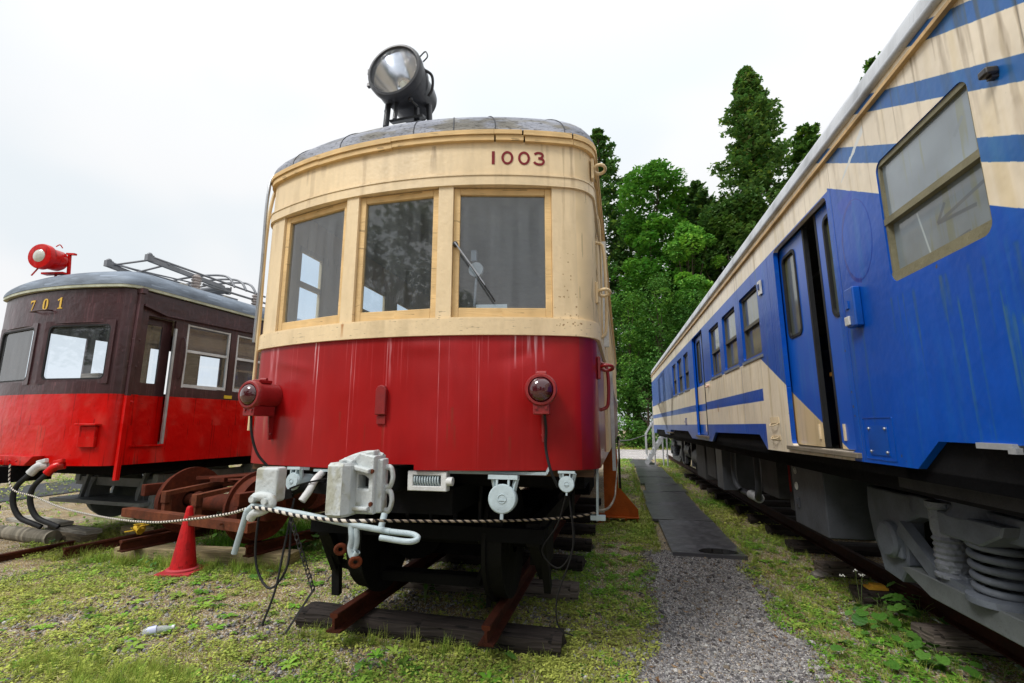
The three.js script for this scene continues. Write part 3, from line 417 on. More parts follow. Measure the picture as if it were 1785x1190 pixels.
  new B().box(0.22, 0.05, 0.004, 0.66, 2.155, -0.2, 0.1, 0.25).build('paper_notice', mat([0.62, 0.66, 0.66], 0.8), tram);
  // ------------------------------------------------ coupler and end gear
  const wp = mat([0.63, 0.655, 0.66], 0.5, { map: tile(512, 0.7, (u, v) => { const a = fbm(u * 6, v * 6, 4, 421, 6), s = vn(u * 70, v * 70, 423, 70), m = sstep(0.54, 0.76, fbm(u * 7 + 3, v * 7, 4, 427, 7)); const k = 0.92 + 0.1 * a - (s > 0.93 ? 0.1 : 0); return [lerp(240, 190, m * 0.5) * k, lerp(243, 184, m * 0.5) * k, lerp(242, 150, m * 0.5) * k]; }), ...bumped(T.lumpy, 0.011) });
  const C = new THREE.Group(); C.name = 'coupler'; C.position.set(-0.024, 0.985, 0.18); C.scale.set(0.66, 0.95, 1); tram.add(C);
  new B().ext([[-0.135, 0.12], [-0.14, 0.25], [-0.1, 0.285], [0.02, 0.285], [0.05, 0.25], [0.05, 0.12]], 0.275, TX(0, 0.135, 0, Math.PI / 2, 0, 0), 0.016).build('knuckle', wp, C);
  { const sh = new THREE.Shape([[-0.02, -0.14], [0.2, -0.14], [0.2, 0.18], [0.06, 0.2], [-0.02, 0.15]].map((p) => new THREE.Vector2(...p))); const h = new THREE.Path([[0.045, -0.01], [0.165, -0.015], [0.165, 0.06], [0.12, 0.085], [0.045, 0.09]].map((p) => new THREE.Vector2(...p))); sh.holes.push(h); new B().ext(sh, 0.12, TX(0.02, 0, 0.06), 0.01).build('coupler_head', wp, C); }
  new B().box(0.16, 0.1, 0.1, 0.12, 0.03, 0.05).build('lock', M.dark, C);
  new B().box(0.1, 0.05, 0.12, 0.0, 0.155, 0.17, 0.1, 0, -0.2, 0.016).box(0.08, 0.04, 0.1, 0.16, 0.2, 0.13, 0, 0.2, 0.1, 0.014).rod([-0.04, 0.12, 0.22], [-0.04, 0.165, 0.22], 0.035).box(0.2, 0.03, 0.06, 0.11, 0.115, 0.2, 0, 0, -0.15, 0.01).box(0.19, 0.025, 0.05, 0.11, -0.115, 0.2, 0, 0, 0, 0.01).build('casting_rib', wp, C);
  { const bt = new B(); for (const [x, y] of [[0.215, 0.1], [0.215, -0.09]]) bt.rod([x, y, 0.17], [x, y, 0.205], 0.014, 0.014, 6); bt.build('bolt', M.rust, C); }
  new B().tube([[-0.09, 0.142, 0.2], [-0.03, 0.17, 0.15], [0.06, 0.192, 0.12], [0.16, 0.196, 0.1], [0.22, 0.18, 0.08]], 0.022, 30, 8).box(0.06, 0.32, 0.1, 0.235, 0.01, 0.1, 0, 0.2, 0, 0.012).build('guard_arm', wp, C);
  { const lug = new B(); for (const y of [0.055, -0.085]) lug.tube([[0.26, y + 0.06, 0.08], [0.305, y + 0.055, 0.08], [0.325, y, 0.08], [0.3, y - 0.055, 0.08], [0.26, y - 0.06, 0.08]], 0.019, 30, 8); lug.build('lug', wp, C); }
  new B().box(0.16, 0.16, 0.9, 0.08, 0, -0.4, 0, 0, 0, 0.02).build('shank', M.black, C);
  // uncoupling rod with its bracket
  const rod = new THREE.Group(); rod.name = 'uncoupling_rod'; tram.add(rod);
  new B().poly([[-0.72, 0.6, 0.42], [-0.66, 0.84, 0.42], [-0.62, 0.872, 0.42], [-0.3, 0.84, 0.42], [0.03, 0.795, 0.42], [0.26, 0.765, 0.4]], 0.017, 10).tube([[0.26, 0.765, 0.4], [0.4, 0.748, 0.38], [0.425, 0.735, 0.4], [0.4, 0.725, 0.42], [0.22, 0.74, 0.44]], 0.016, 30, 8).build('bar', M.paleBlue, rod);
  new B().box(0.145, 0.2, 0.1, -0.56, 0.99, 0.36, 0, 0.1, 0, 0.016).build('bracket_plate', wp, rod);
  new B().tube([[-0.635, 0.9, 0.41], [-0.6, 0.925, 0.425], [-0.5, 0.92, 0.425], [-0.49, 0.885, 0.425], [-0.54, 0.85, 0.43], [-0.6, 0.83, 0.43], [-0.63, 0.8, 0.42]], 0.026, 40, 8).rod([-0.6, 0.915, 0.42], [-0.6, 0.915, 0.465], 0.018).rod([-0.515, 0.905, 0.42], [-0.515, 0.905, 0.465], 0.018).build('bearing', wp, rod);
  new B().tube([[0.03, 0.79, 0.42], [0.045, 0.72, 0.43], [0.04, 0.67, 0.43], [0.06, 0.63, 0.43], [0.085, 0.66, 0.43]], 0.017, 30, 8).tube([[0.065, 0.78, 0.42], [0.07, 0.7, 0.42], [0.06, 0.66, 0.42]], 0.016, 20, 8).rod([0.2, 0.85, 0.36], [0.2, 0.77, 0.4], 0.018).build('hanger', M.paleBlue, rod);
  for (const [x, y] of [[-0.02, 0.665], [0.075, 0.605]]) new B().add(new THREE.TorusGeometry(0.024, 0.013, 8, 18), TX(x, y, 0.43, 0.3, 0.5, 0)).build('hose_ring', mat([1.1, 0.85, 0.62], 0.9, { map: T.rust }), rod);
  { const ch = new B(); let a = [-0.37, 0.8, 0.4]; for (let i = 0; i < 17; i++) { ch.add(new THREE.TorusGeometry(0.011, 0.0035, 5, 10), new THREE.Matrix4().makeScale(1, 1.6, 1).premultiply(TX(a[0] + 0.004 * i, a[1] - 0.026 * i, a[2] - 0.01 * i, 0, i % 2 ? 1.57 : 0.1, 0))); } ch.bar([-0.3, 0.38, 0.24], [-0.42, 0.16, 0.3], 0.03, 0.012).build('chain', M.dark, rod); }
  new B().bar([1.345, 1.06, -0.52], [1.335, 0.7, -0.52], 0.06, 0.014).box(0.1, 0.03, 0.05, 1.34, 0.72, -0.51).build('step_strap', M.paleBlue, tram);
  // under the front sill
  const sb = new B(); { const sh = new THREE.Shape([[-0.13, -0.058], [0.13, -0.058], [0.13, 0.058], [-0.13, 0.058]].map((p) => new THREE.Vector2(...p))); sh.holes.push(new THREE.Path([[-0.1, -0.035], [0.1, -0.035], [0.1, 0.04], [-0.1, 0.04]].map((p) => new THREE.Vector2(...p)))); sb.ext(sh, 0.06, TX(0.28, 0.985, -0.1), 0.004); } sb.rod([0.41, 0.985, -0.06], [0.45, 0.985, -0.06], 0.028);
  const sbm = sb.build('spring_box', M.whitePaint, tram); { const s = new B(); const pts = []; for (let i = 0; i <= 120; i++) { const a = i / 12 * 6.2832; pts.push([0.19 + 0.18 * i / 120, 0.987 + 0.033 * Math.cos(a), -0.07 + 0.033 * Math.sin(a)]); } s.tube(pts, 0.0065, 200, 6); s.build('spring', M.paleBlue, sbm); }
  new B().bar([0.4, 1.04, -0.1], [1.04, 1.035, -0.18], 0.025, 0.018).bar([1.04, 1.035, -0.18], [1.06, 1.075, -0.18], 0.02, 0.016).bar([-0.56, 1.035, -0.06], [-0.14, 1.04, -0.04], 0.03, 0.016).build('pipe_rail', M.paleBlue, tram);
  for (const [x, y, z, r, len] of [[0.79, 0.895, -0.02, 0.088, 0.1], [1.17, 0.975, -0.16, 0.05, 0.07], [-0.66, 0.965, 0.02, 0.06, 0.16], [-1.0, 0.955, -0.1, 0.058, 0.12]]) {
    const g = new THREE.Group(); g.name = 'jumper_socket'; g.position.set(x, y, z); g.rotation.set(-0.12, x < -0.8 ? -0.9 : x < 0 ? -0.25 : 0.05, 0); tram.add(g);
    new B().lathe([[0, -len], [r * 0.9, -len], [r * 0.9, 0], [0, 0]], [0, 0, 0], [0, 0, 1], 24).build('socket', M.paleBlue, g);
    new B().lathe([[r, -0.004], [r, 0.012], [r * 0.92, 0.02], [0, 0.022]], [0, 0, 0], [0, 0, 1], 32).box(r * 0.22, r * 0.5, 0.02, 0, -r * 1.1, 0.006).box(r * 0.14, r * 0.7, 0.026, -r * 0.42, r * 0.95, 0.004).box(r * 0.14, r * 0.7, 0.026, r * 0.42, r * 0.95, 0.004).add(new THREE.TorusGeometry(r * 0.3, r * 0.04, 5, 16), TX(0, 0, 0.022)).box(r * 0.6, r * 0.1, 0.008, 0, -r * 0.1, 0.022).build('cover', M.paleBlue, g);
    new B().box(r * 2.1, r * 0.3, 0.08, 0, r * 1.45, -0.02).bar([-r * 0.75, r * 1.4, 0], [-r * 0.55, r * 0.5, -0.02], 0.02, 0.02).bar([r * 0.95, r * 1.4, 0], [r * 0.6, r * 0.1, -0.03], 0.02, 0.03).build('bracket', M.paleBlue, g);
  }
  { const h = new B(); h.tube([[-0.5, 1.02, -0.06], [-0.49, 0.98, 0.03], [-0.48, 0.92, 0.1], [-0.5, 0.86, 0.14]], 0.024, 24, 8); h.build('hose_end', M.whitePaint, tram); const d = new B(); d.tube([[-0.3, 1.0, -0.2], [-0.5, 0.94, -0.1], [-0.62, 0.92, 0.0], [-0.72, 0.88, 0.02]], 0.03, 30, 8).box(0.34, 0.07, 0.1, -0.36, 0.91, -0.08, 0, 0.2, -0.1).box(0.12, 0.06, 0.08, -0.72, 0.88, 0.04, 0, 0.5, 0.2).tube([[-0.75, 0.9, 0.0], [-0.5, 0.97, 0.1], [-0.35, 1.0, 0.0]], 0.006, 20, 6); d.build('brake_hose', M.shadedGear, tram); }
  { const w = new B(); w.tube([[-0.62, 1.0, 0.3], [-0.66, 0.75, 0.32], [-0.64, 0.5, 0.32], [-0.52, 0.4, 0.34], [-0.44, 0.5, 0.32], [-0.45, 0.85, 0.3]], 0.007, 50, 6).tube([[-0.45, 0.9, 0.28], [-0.46, 0.6, 0.33], [-0.47, 0.4, 0.36], [-0.52, 0.22, 0.38]], 0.007, 40, 6).build('hanging_cable', M.rubber, tram); }
  { const w = new B(); w.tube([[1.16, 0.9, -0.2], [1.1, 0.72, -0.22], [1.0, 0.55, -0.22], [1.1, 0.46, -0.22], [1.2, 0.6, -0.2], [1.18, 0.9, -0.2]], 0.006, 50, 6).tube([[1.18, 0.9, -0.2], [1.2, 0.6, -0.16], [1.1, 0.3, -0.12], [1.12, 0.16, -0.1], [1.2, 0.13, -0.1]], 0.005, 50, 6).build('hanging_cable', M.shadedGear, tram); }
  // ------------------------------------------------ underframe and leading truck, near-black to carry the shade under the car
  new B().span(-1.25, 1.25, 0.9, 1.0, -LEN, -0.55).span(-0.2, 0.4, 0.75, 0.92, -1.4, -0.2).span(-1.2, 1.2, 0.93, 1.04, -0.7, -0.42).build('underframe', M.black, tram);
  const tk = new THREE.Group(); tk.name = 'truck'; tk.position.set(0, 0, -1.95); tram.add(tk);
  for (const k of [-1, 1]) { new B().box(0.1, 0.16, 2.6, k * 0.86, 0.55, 0).box(0.14, 0.28, 0.3, k * 0.86, 0.42, 0.9).box(0.14, 0.28, 0.3, k * 0.86, 0.42, -0.9).bar([k * 0.86, 0.5, 1.25], [k * 0.9, 0.2, 1.0], 0.08, 0.08).bar([k * 0.86, 0.5, 0.5], [k * 0.8, 0.3, 0.3], 0.08, 0.1).build('side_frame', M.shadedGear, tk); for (const z of [0.9, -0.9]) { const w = new B().lathe([[0.1, -0.07], [0.36, -0.05], [0.43, -0.06], [0.43, 0.05], [0.46, 0.055], [0.46, 0.085], [0.38, 0.08], [0.1, 0.05]], [k * 0.57, 0.43, z], [0, 0.43, z], 36).build('wheel', M.shadedGear, tk); } }
  new B().rod([-0.85, 0.43, 0.9], [0.85, 0.43, 0.9], 0.06).rod([-0.85, 0.43, -0.9], [0.85, 0.43, -0.9], 0.06).build('axle', M.shadedGear, tk);
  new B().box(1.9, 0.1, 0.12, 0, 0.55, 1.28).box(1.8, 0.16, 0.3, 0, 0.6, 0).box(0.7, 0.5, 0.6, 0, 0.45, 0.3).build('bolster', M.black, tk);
  new B().box(1.28, 0.035, 0.12, -0.12, 0.12, 0.9).box(1.28, 0.07, 0.02, -0.12, 0.095, 0.96).build('life_guard_bar', M.shadedGear, tk);
  new B().bar([-0.92, 0.5, 1.2], [-0.92, 0.15, 0.98], 0.05, 0.1).bar([-0.92, 0.2, 0.98], [-0.93, -0.09, 0.94], 0.05, 0.07).bar([-0.75, 0.14, 0.96], [-0.93, 0.18, 0.96], 0.03, 0.06).build('rail_guard', M.shadedGear, tk); new B().bar([0.44, 0.6, 1.25], [0.5, 0.35, 1.1], 0.03, 0.08).bar([0.45, 0.2, 0.98], [0.44, -0.07, 0.98], 0.02, 0.04).bar([0.5, 0.4, 1.1], [0.36, 0.1, 0.98], 0.04, 0.05).bar([0.92, 0.5, 1.2], [0.92, 0.1, 1.0], 0.05, 0.09).build('rail_guard', M.shadedGear, tk);
  // brake rigging, motor leads and sand pipes added to fill and shade the space ahead of the leading axle
  { const g = new B(); g.rod([-0.75, 0.3, 0.5], [0.75, 0.32, 0.5], 0.03).bar([-0.5, 0.6, 0.62], [-0.46, 0.12, 0.52], 0.06, 0.03).bar([0.52, 0.6, 0.62], [0.5, 0.12, 0.52], 0.06, 0.03).bar([0.7, 0.62, 0.7], [0.74, 0.2, 0.46], 0.05, 0.08).bar([-0.7, 0.62, 0.7], [-0.74, 0.2, 0.46], 0.05, 0.08).build('brake_beam', M.shadedGear, tk); new B().rod([-0.3, 0.46, 0.2], [-0.3, 0.46, 0.78], 0.27, 0.27, 20).box(0.5, 0.2, 0.3, -0.28, 0.62, 0.72, 0, 0, 0, 0.03).build('motor', M.black, tk); const h = new B(); for (let i = 0; i < 5; i++) h.tube([[-0.4 + i * 0.2, 0.95, 1.1], [-0.38 + i * 0.2, 0.62 - 0.04 * i, 1.16], [-0.3 + i * 0.16, 0.5, 0.9]], 0.02, 20, 6); h.build('motor_lead', M.rubber, tk); new B().tube([[0.62, 0.9, 1.2], [0.64, 0.5, 1.15], [0.6, 0.22, 0.98], [0.58, 0.08, 0.9]], 0.022, 24, 6).build('sand_pipe', M.shadedGear, tk); new B().tube([[-0.62, 0.9, 1.2], [-0.64, 0.5, 1.15], [-0.6, 0.22, 0.98], [-0.58, 0.08, 0.9]], 0.022, 24, 6).build('sand_pipe', M.shadedGear, tk); }
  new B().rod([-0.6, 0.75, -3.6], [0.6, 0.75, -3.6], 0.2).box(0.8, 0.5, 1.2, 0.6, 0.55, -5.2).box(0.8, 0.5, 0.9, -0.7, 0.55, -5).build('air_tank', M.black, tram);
}
// ---------------------------------------------------------------- blue and cream diesel railcar
// local axes: x sideways from the track's middle (the near side is x = -1.45), y above the ground, and F = metres ahead of the camera, kept as z = 10 - F
const blueCar = framed(thing('diesel_railcar', 'blue and cream diesel railcar with dirty windows and half-open doors', 'railcar'), 11.83, 3.05, 0, 10);
{
  const XS = -1.45, Z = (F) => 10 - F, sideM = (o = 0) => new THREE.Matrix4().makeBasis(V(0, 0, -1), V(0, 1, 0), V(1, 0, 0)).setPosition(XS - o, 0, 10), R = rng(31);
  const rr = (x0, x1, y0, y1, r) => { const p = new THREE.Path(); p.moveTo(x0 + r, y0); p.lineTo(x1 - r, y0); p.absarc(x1 - r, y0 + r, r, -Math.PI / 2, 0); p.lineTo(x1, y1 - r); p.absarc(x1 - r, y1 - r, r, 0, Math.PI / 2); p.lineTo(x0 + r, y1); p.absarc(x0 + r, y1 - r, r, Math.PI / 2, Math.PI); p.lineTo(x0, y0 + r); p.absarc(x0 + r, y0 + r, r, Math.PI, 1.5 * Math.PI); return p; };
  const asShape = (p) => { const s = new THREE.Shape(); s.curves = p.curves; return s; };
  // paint scheme in (F, y)
  const stripe = (F, y) => {
    const d = y - 0.58 * F, band = (d > 1.42 && d < 1.535) || (d > 1.76 && d < 1.875) || (d > 2.085 && d < 2.19);
    if (F >= 3.6 && y > 3.285) return F < 3.75 && d > 1.42 && d < 1.535;
    if (F < 3.68) return d < 1.22 || band;
    if (F < 5.52) return y > 1.395 + 0.503 * (F - 3.68);
    return y > 2.325 || y < 1.615 || (y > 1.86 && y < 1.99);
  };
  const paint = (w, h, F0, F1, seed) => {
    const ras = new Ras(w, h, F0, F1, 1.2, 3.62).fill((F, y) => {
      const a = fbm(F * 2.1, y * 2.1, 4, seed), b = fbm(F * 26, y * 5, 3, seed + 3), sp = vn(F * 160, y * 160, seed + 5), wash = sstep(0.55, 0.85, fbm(F * 14, y * 1.1, 3, seed + 7));
      const blue = stripe(F + 0.004 * (vn(y * 30, F * 30, 3) - 0.5), y), k = 0.92 + 0.14 * (a - 0.5) + 0.07 * (b - 0.5) - (sp > 0.985 ? 0.12 : 0);
      const high = blue && F < 3.75 && y > 1.3 + 0.58 * F;
      return blue ? [(high ? 36 : 3) * k + 12 * wash, (high ? 100 : 80) * k + 12 * wash, (high ? 172 : 184) * k] : [(246 - 14 * wash) * k, (232 - 18 * wash) * k, (208 - 30 * wash) * k];
    });
    for (let i = 0; i < (F1 - F0) * 16; i++) { const F = F0 + (F1 - F0) * R(), cr = !stripe(F, 3.0) || R() < 0.3; ras.streak(F, 3.53, 0.15 + 0.9 * R() * R(), 0.006 + 0.03 * R() * R(), [104, 84, 56], cr ? 0.1 + 0.3 * R() : 0.1, seed * 3 + i); }
    for (let i = 0; i < (F1 - F0) * 7; i++) ras.streak(F0 + (F1 - F0) * R(), 2.33, 0.2 + 0.6 * R(), 0.004 + 0.014 * R(), [136, 110, 66], 0.15 + 0.3 * R(), seed * 5 + i);
    for (let i = 0; i < (F1 - F0) * 5; i++) ras.streak(F0 + (F1 - F0) * R(), 1.5 + 0.9 * R(), 0.3 + 0.4 * R(), 0.004 + 0.012 * R(), [110, 130, 140], 0.2, seed * 7 + i);
    return ras;
  };
  const near = paint(2048, 744, 0.6, 6.3, 601), farT = paint(2048, 420, 6.3, 19.6, 641);
  for (let i = 0; i < 26; i++) near.streak(1.7 + 0.9 * R(), 2.5 - 0.5 * R(), 0.4 + 0.7 * R(), 0.003 + 0.012 * R(), [120, 132, 96], 0.35, 910 + i);
  for (const [F, l, w, a] of [[2.35, 0.55, 0.03, 0.3], [2.22, 0.7, 0.022, 0.36], [2.02, 0.95, 0.026, 0.42], [1.95, 0.95, 0.014, 0.4], [2.55, 0.4, 0.015, 0.36], [2.75, 0.46, 0.01, 0.3], [2.12, 0.7, 0.012, 0.42], [2.9, 0.5, 0.014, 0.26]]) near.streak(F, 3.52, l, w, [84, 66, 44], a, Math.floor(F * 700));
  near.over(3.05, 3.4, 3.22, 3.5, [206, 208, 206], (F, y) => { const t = (3.4 - F) / 0.35, c = 3.24 + 0.2 * t, q = Math.abs(y - c) / (0.018 * t + 0.003 + 0.012 * vn(F * 60, y * 20, 7)); return t > 0.02 && t < 0.96 && q < 1 ? 0.95 : 0; }); // bare torn strip
  near.over(3.15, 3.55, 3.02, 3.3, [15, 66, 170], (F, y) => { const d = Math.hypot((F - 3.38) / 0.13, (y - 3.11) / 0.12); return y < 3.13 && d + 0.2 * vn(F * 30, y * 30, 9) < 0.9 ? 1 : 0; });
  // two touched-in rings of fresh paint
  for (const [cF, cy, a, b2, tone] of [[3.3, 2.79, 0.18, 0.27, [10, 44, 140]]]) near.over(cF - a - 0.05, cF + a + 0.05, cy - b2 - 0.05, cy + b2 + 0.05, tone, (F, y) => { const d = Math.hypot((F - cF) / a, (y - cy) / b2), l = F > cF ? 0.05 : 0.012; return Math.abs(d - 1) < l * (0.6 + 0.8 * vn(F * 20, y * 20, 5)) ? 0.9 : 0; });
  farT.over(7.72, 7.82, 1.68, 1.92, [214, 206, 190], (F, y) => Math.hypot((F - 7.77) / 0.04, (y - 1.76) / 0.06) + 0.3 * vn(F * 50, y * 50, 3) < 1 ? 1 : 0).over(7.7, 7.84, 1.7, 1.98, [150, 92, 40], (F, y) => Math.hypot((F - 7.78) / 0.03, (y - 1.86) / 0.07) < 0.9 ? 0.7 : 0);
  const bump = new Ras(1024, 512, 0, 20, 1.2, 3.62).fill((F, y) => 0.5 + 0.6 * (fbm(F * 1.6, y * 1.6, 3, 671) - 0.5) + 0.05 * (fbm(F * 20, y * 20, 2, 673) - 0.5)).tex(false);
  const pm = { bumpMap: bump, bumpScale: 0.028, specularIntensity: 0.6, clearcoat: 0.14, clearcoatRoughness: 0.08 };
  // chips and rust along edges and below the window and door
  for (let i = 0; i < 60; i++) { const e = 0.25 + 0.75 * R(), F = e < 0.3 ? 2.2 + 0.8 * R() : e < 0.6 ? (R() < 0.5 ? 3.62 : 4.84) + 0.03 * (R() - 0.5) : 1.6 + 4 * R(), y = e < 0.3 ? 2.38 - 0.05 * R() : e < 0.6 ? 1.42 + 1.8 * R() : 1.37 + 0.12 * R() * R(), q = 0.003 + 0.01 * R() * R(); near.over(F - q * 2, F + q * 2, y - q * 2, y + q * 2, [96, 72, 58], (a, b) => Math.hypot(a - F, (b - y) * 0.8) + q * 0.7 * vn(a * 200, b * 200, i) < q * 1.2 ? 0.85 : 0); }
  const nearBump = new Ras(2048, 512, 0.6, 6.3, 1.2, 3.62).fill((F, y) => { let h = 0.5 + 0.5 * (fbm(F * 1.6, y * 1.6, 3, 671) - 0.5) + 0.06 * (fbm(F * 24, y * 24, 2, 673) - 0.5); for (const f of [1.95, 3.56, 5.02, 5.6, 6.2]) h -= 0.16 * Math.exp(-(((F - f) / 0.004) ** 2)); const d = Math.hypot((F - 3.3) / 0.18, (y - 2.79) / 0.27); h += 0.06 * sstep(1.05, 0.95, d); return h; }).tex(false);
  const nearM = mat([1, 1, 1], 0.34, { ...pm, bumpMap: nearBump, map: near.tex() }), farM = mat([1, 1, 1], 0.34, { ...pm, map: farT.tex() });
  // side sheets with cut-outs over the trucks and openings for windows and doors
  const wins = [[2.24, 2.99, 2.4, 3.14], [5.42, 6.15, 2.37, 3.13], [6.39, 7.12, 2.37, 3.13], [7.36, 8.06, 2.37, 3.13], [10.3, 10.95, 2.37, 3.13], [11.25, 11.95, 2.37, 3.13], [12.25, 12.95, 2.37, 3.13], [15.5, 16.2, 2.37, 3.13], [16.9, 17.6, 2.37, 3.13]];
  const doors = [[3.64, 4.82], [8.66, 9.72], [13.75, 14.8]], DY0 = 1.42, DY1 = 3.275, TOP = 3.6;
  const panel = (pts, F0, F1, m) => { const s = new THREE.Shape(pts.map((p) => new THREE.Vector2(...p))); for (const [a, b, c, d] of wins) if (a > F0 && b < F1) s.holes.push(rr(a, b, c, d, a < 3 ? 0.06 : 0.035)); for (const [a, b] of doors) if (a > F0 && b < F1) s.holes.push(rr(a, b, DY0, DY1, 0.06)); return new B().ext(s, 0.04, sideM()).build('side_panel', m, blueCar, true); };
  panel([[-0.2, 1.52], [2.8, 1.52], [3.0, 1.37], [5.54, 1.35], [5.78, 1.5], [6.295, 1.5], [6.295, TOP], [-0.2, TOP]], -0.2, 6.295, nearM);
  panel([[6.3, 1.5], [8.1, 1.49], [8.4, 1.34], [10.4, 1.34], [10.9, 1.48], [14, 1.48], [14.3, 1.34], [15.4, 1.34], [15.7, 1.46], [18.2, 1.46], [18.5, 1.32], [19.5, 1.32], [19.5, TOP], [6.3, TOP]], 6.3, 19.6, farM);
  const blueM = mat('#0450ac', 0.32, { map: T.mottle, ...bumped(T.wavy, 0.012), clearcoat: 0.4, clearcoatRoughness: 0.15 }), creamM = mat('#e2ceab', 0.5, { map: T.mottle, ...bumped(T.fine, 0.002) });
  new B().span(XS + 0.04, 1.45, 1.34, TOP, Z(19.5), Z(19.46)).build('end_wall', blueM, blueCar); new B().span(1.41, 1.45, 1.34, TOP, Z(19.45), Z(-0.2)).build('far_side', blueM, blueCar);
  new B().span(XS + 0.04, 1.41, 1.34, TOP, Z(-0.16), Z(-0.2)).build('end_wall', blueM, blueCar);
  // roof: rounded edge tube and low crown
  const roofM = mat([0.5, 0.52, 0.55], 0.6, { map: T.mottle, ...bumped(T.lumpy, 0.004), side: THREE.DoubleSide });
  mesh('roof', sheet(16, 20, (i, j) => { const a = i / 16 * Math.PI, c = Math.cos(a), x = -Math.sign(c) * Math.pow(Math.abs(c), 0.55) * 1.46, y = TOP + 0.02 + 0.42 * Math.pow(Math.sin(a), 0.9), F = lerp(-0.25, 19.55, j / 20); return { p: [x, y, Z(F)], uv: [x, F] }; }), roofM, blueCar);
  new B().rod([XS - 0.008, TOP + 0.0, Z(19.5)], [XS - 0.008, TOP + 0.0, Z(-0.2)], 0.024, 0.024, 14).build('roof_edge', mat([0.4, 0.42, 0.45], 0.45, { map: T.mottle, ...bumped(T.lumpy, 0.003) }), blueCar);
  { // rain strip below the eaves, following the paint
    const sr = new B(); for (let F = 0; F < 19.5; F += 0.25) sr.add(new THREE.BoxGeometry(0.25, 0.022, 0.03), sideM(0.013).multiply(TX(F + 0.125, 3.505, 0)));
    const g = mergeGeometries(sr.g); const p = g.attributes.position, uv = g.attributes.uv; for (let i = 0; i < p.count; i++) uv.setXY(i, 10 - p.getZ(i), 3.5 + (p.getY(i) - 3.505) * 0.2);
    mesh('rain_strip', g, mat('#c9a878', 0.6, { map: T.mottle, ...bumped(T.lumpy, 0.006) }), blueCar);
  }
  // windows: olive-brown sashes, panes filmed with dust and algae, cab pane with painted reflections
  const film = (seed, alg) => tile(512, 1.1, (u, v) => { const st = fbm(u * 30, v * 2.2, 4, seed, 0), a = fbm(u * 5, v * 5, 4, seed + 3, 5), g = sstep(0.42, 0.75, st) * alg; const k = 0.8 + 0.4 * (a - 0.5); return [lerp(116, 150, a) * (1 - g) * k + 122 * g, lerp(124, 156, a) * (1 - g) * k + 118 * g, lerp(130, 160, a) * (1 - g) * k + 62 * g]; });
  const cabFilmMirror = new Ras(768, 768, 2.2, 3.05, 2.36, 3.18).fill((F, y) => { const a = fbm(F * 5, y * 5, 4, 681), st = fbm(F * 40, y * 3, 3, 683), al = sstep(0.5, 0.75, st) * sstep(0.25, 0.6, vn(F * 6, y * 4, 687)) * 0.55, k = 0.86 + 0.3 * (a - 0.5); return [lerp(142, 138, al) * k, lerp(150, 136, al) * k, lerp(156, 92, al) * k]; });
  cabFilmMirror.line(2.7, 2.46, 2.76, 2.72, 0.012, [184, 190, 190], 0.8); for (const [a, b, c, d] of [[2.3, 2.66, 2.62, 2.6], [2.62, 2.6, 2.55, 2.68], [2.36, 2.58, 2.62, 2.6], [2.42, 2.48, 2.52, 2.47]]) cabFilmMirror.line(a, b, c, d, 0.018, [86, 90, 94], 0.75); cabFilmMirror.line(2.33, 3.0, 2.4, 2.94, 0.02, [104, 110, 116], 0.7);  // strokes for shapes mirrored in the cab pane, painted over its dust film
  const paneM = [mat([0.86, 0.95, 1], 0.3, { map: cabFilmMirror.tex(), clearcoat: 1, clearcoatRoughness: 0.04 }), mat([0.62, 0.66, 0.55], 0.35, { map: film(691, 0.8), clearcoat: 0.9, clearcoatRoughness: 0.05 }), mat([0.5, 0.53, 0.42], 0.35, { map: film(697, 0.9), clearcoat: 0.9, clearcoatRoughness: 0.05 })];  // first pane tinted blue-grey to carry mirrored sky
  const olive = mat([0.2, 0.185, 0.115], 0.55, { map: T.mottle, ...bumped(T.fine, 0.002) }), sashM = mat([0.1, 0.095, 0.075], 0.5, { map: T.mottle });
  wins.forEach(([a, b, c, d], n) => {
    const w = new THREE.Group(); w.name = 'side_window'; blueCar.add(w); const m = (c + d) / 2, sh = n ? 0 : 0.022, box = (F0, F1, y0, y1, in0, in1, nm, mt) => new B().span(XS + in0 - sh, XS + in1 - sh, y0, y1, Z(F0), Z(F1)).build(nm, mt, w);
    const fm = n ? sashM : olive, st = n ? 0.03 : 0.018;
    box(a - 0.02, b + 0.02, c - 0.02, c + (n ? 0.04 : 0.06), 0.028, 0.075, 'bottom_rail', fm); box(a - 0.02, b + 0.02, d - 0.03, d + 0.02, 0.03, 0.075, 'top_rail', fm); box(a - 0.02, a + st, c, d, 0.032, 0.075, 'stile', fm); box(b - st, b + 0.02, c, d, 0.032, 0.075, 'stile', fm); box(a, b, m - 0.022, m + 0.016, 0.026, 0.06, 'meeting_rail', fm);
    for (const [y0, y1, inset] of [[c + 0.03, m, 0.062], [m, d - 0.02, 0.048]]) mesh('pane', new THREE.PlaneGeometry(b - a, y1 - y0).rotateY(-Math.PI / 2).translate(XS + inset - sh, (y0 + y1) / 2, Z((a + b) / 2)), paneM[n ? 1 + n % 2 : 0], w);
    for (const q of w.children) if (q.name === 'pane') { const p = q.geometry.attributes.position, uv = q.geometry.attributes.uv; for (let i = 0; i < p.count; i++) uv.setXY(i, 10 - p.getZ(i), p.getY(i)); }
    if (n) box(a - 0.03, b + 0.03, c - 0.05, c - 0.02, -0.012, 0.02, 'sill', mat([0.2, 0.22, 0.25], 0.5, { map: T.mottle }));
  });
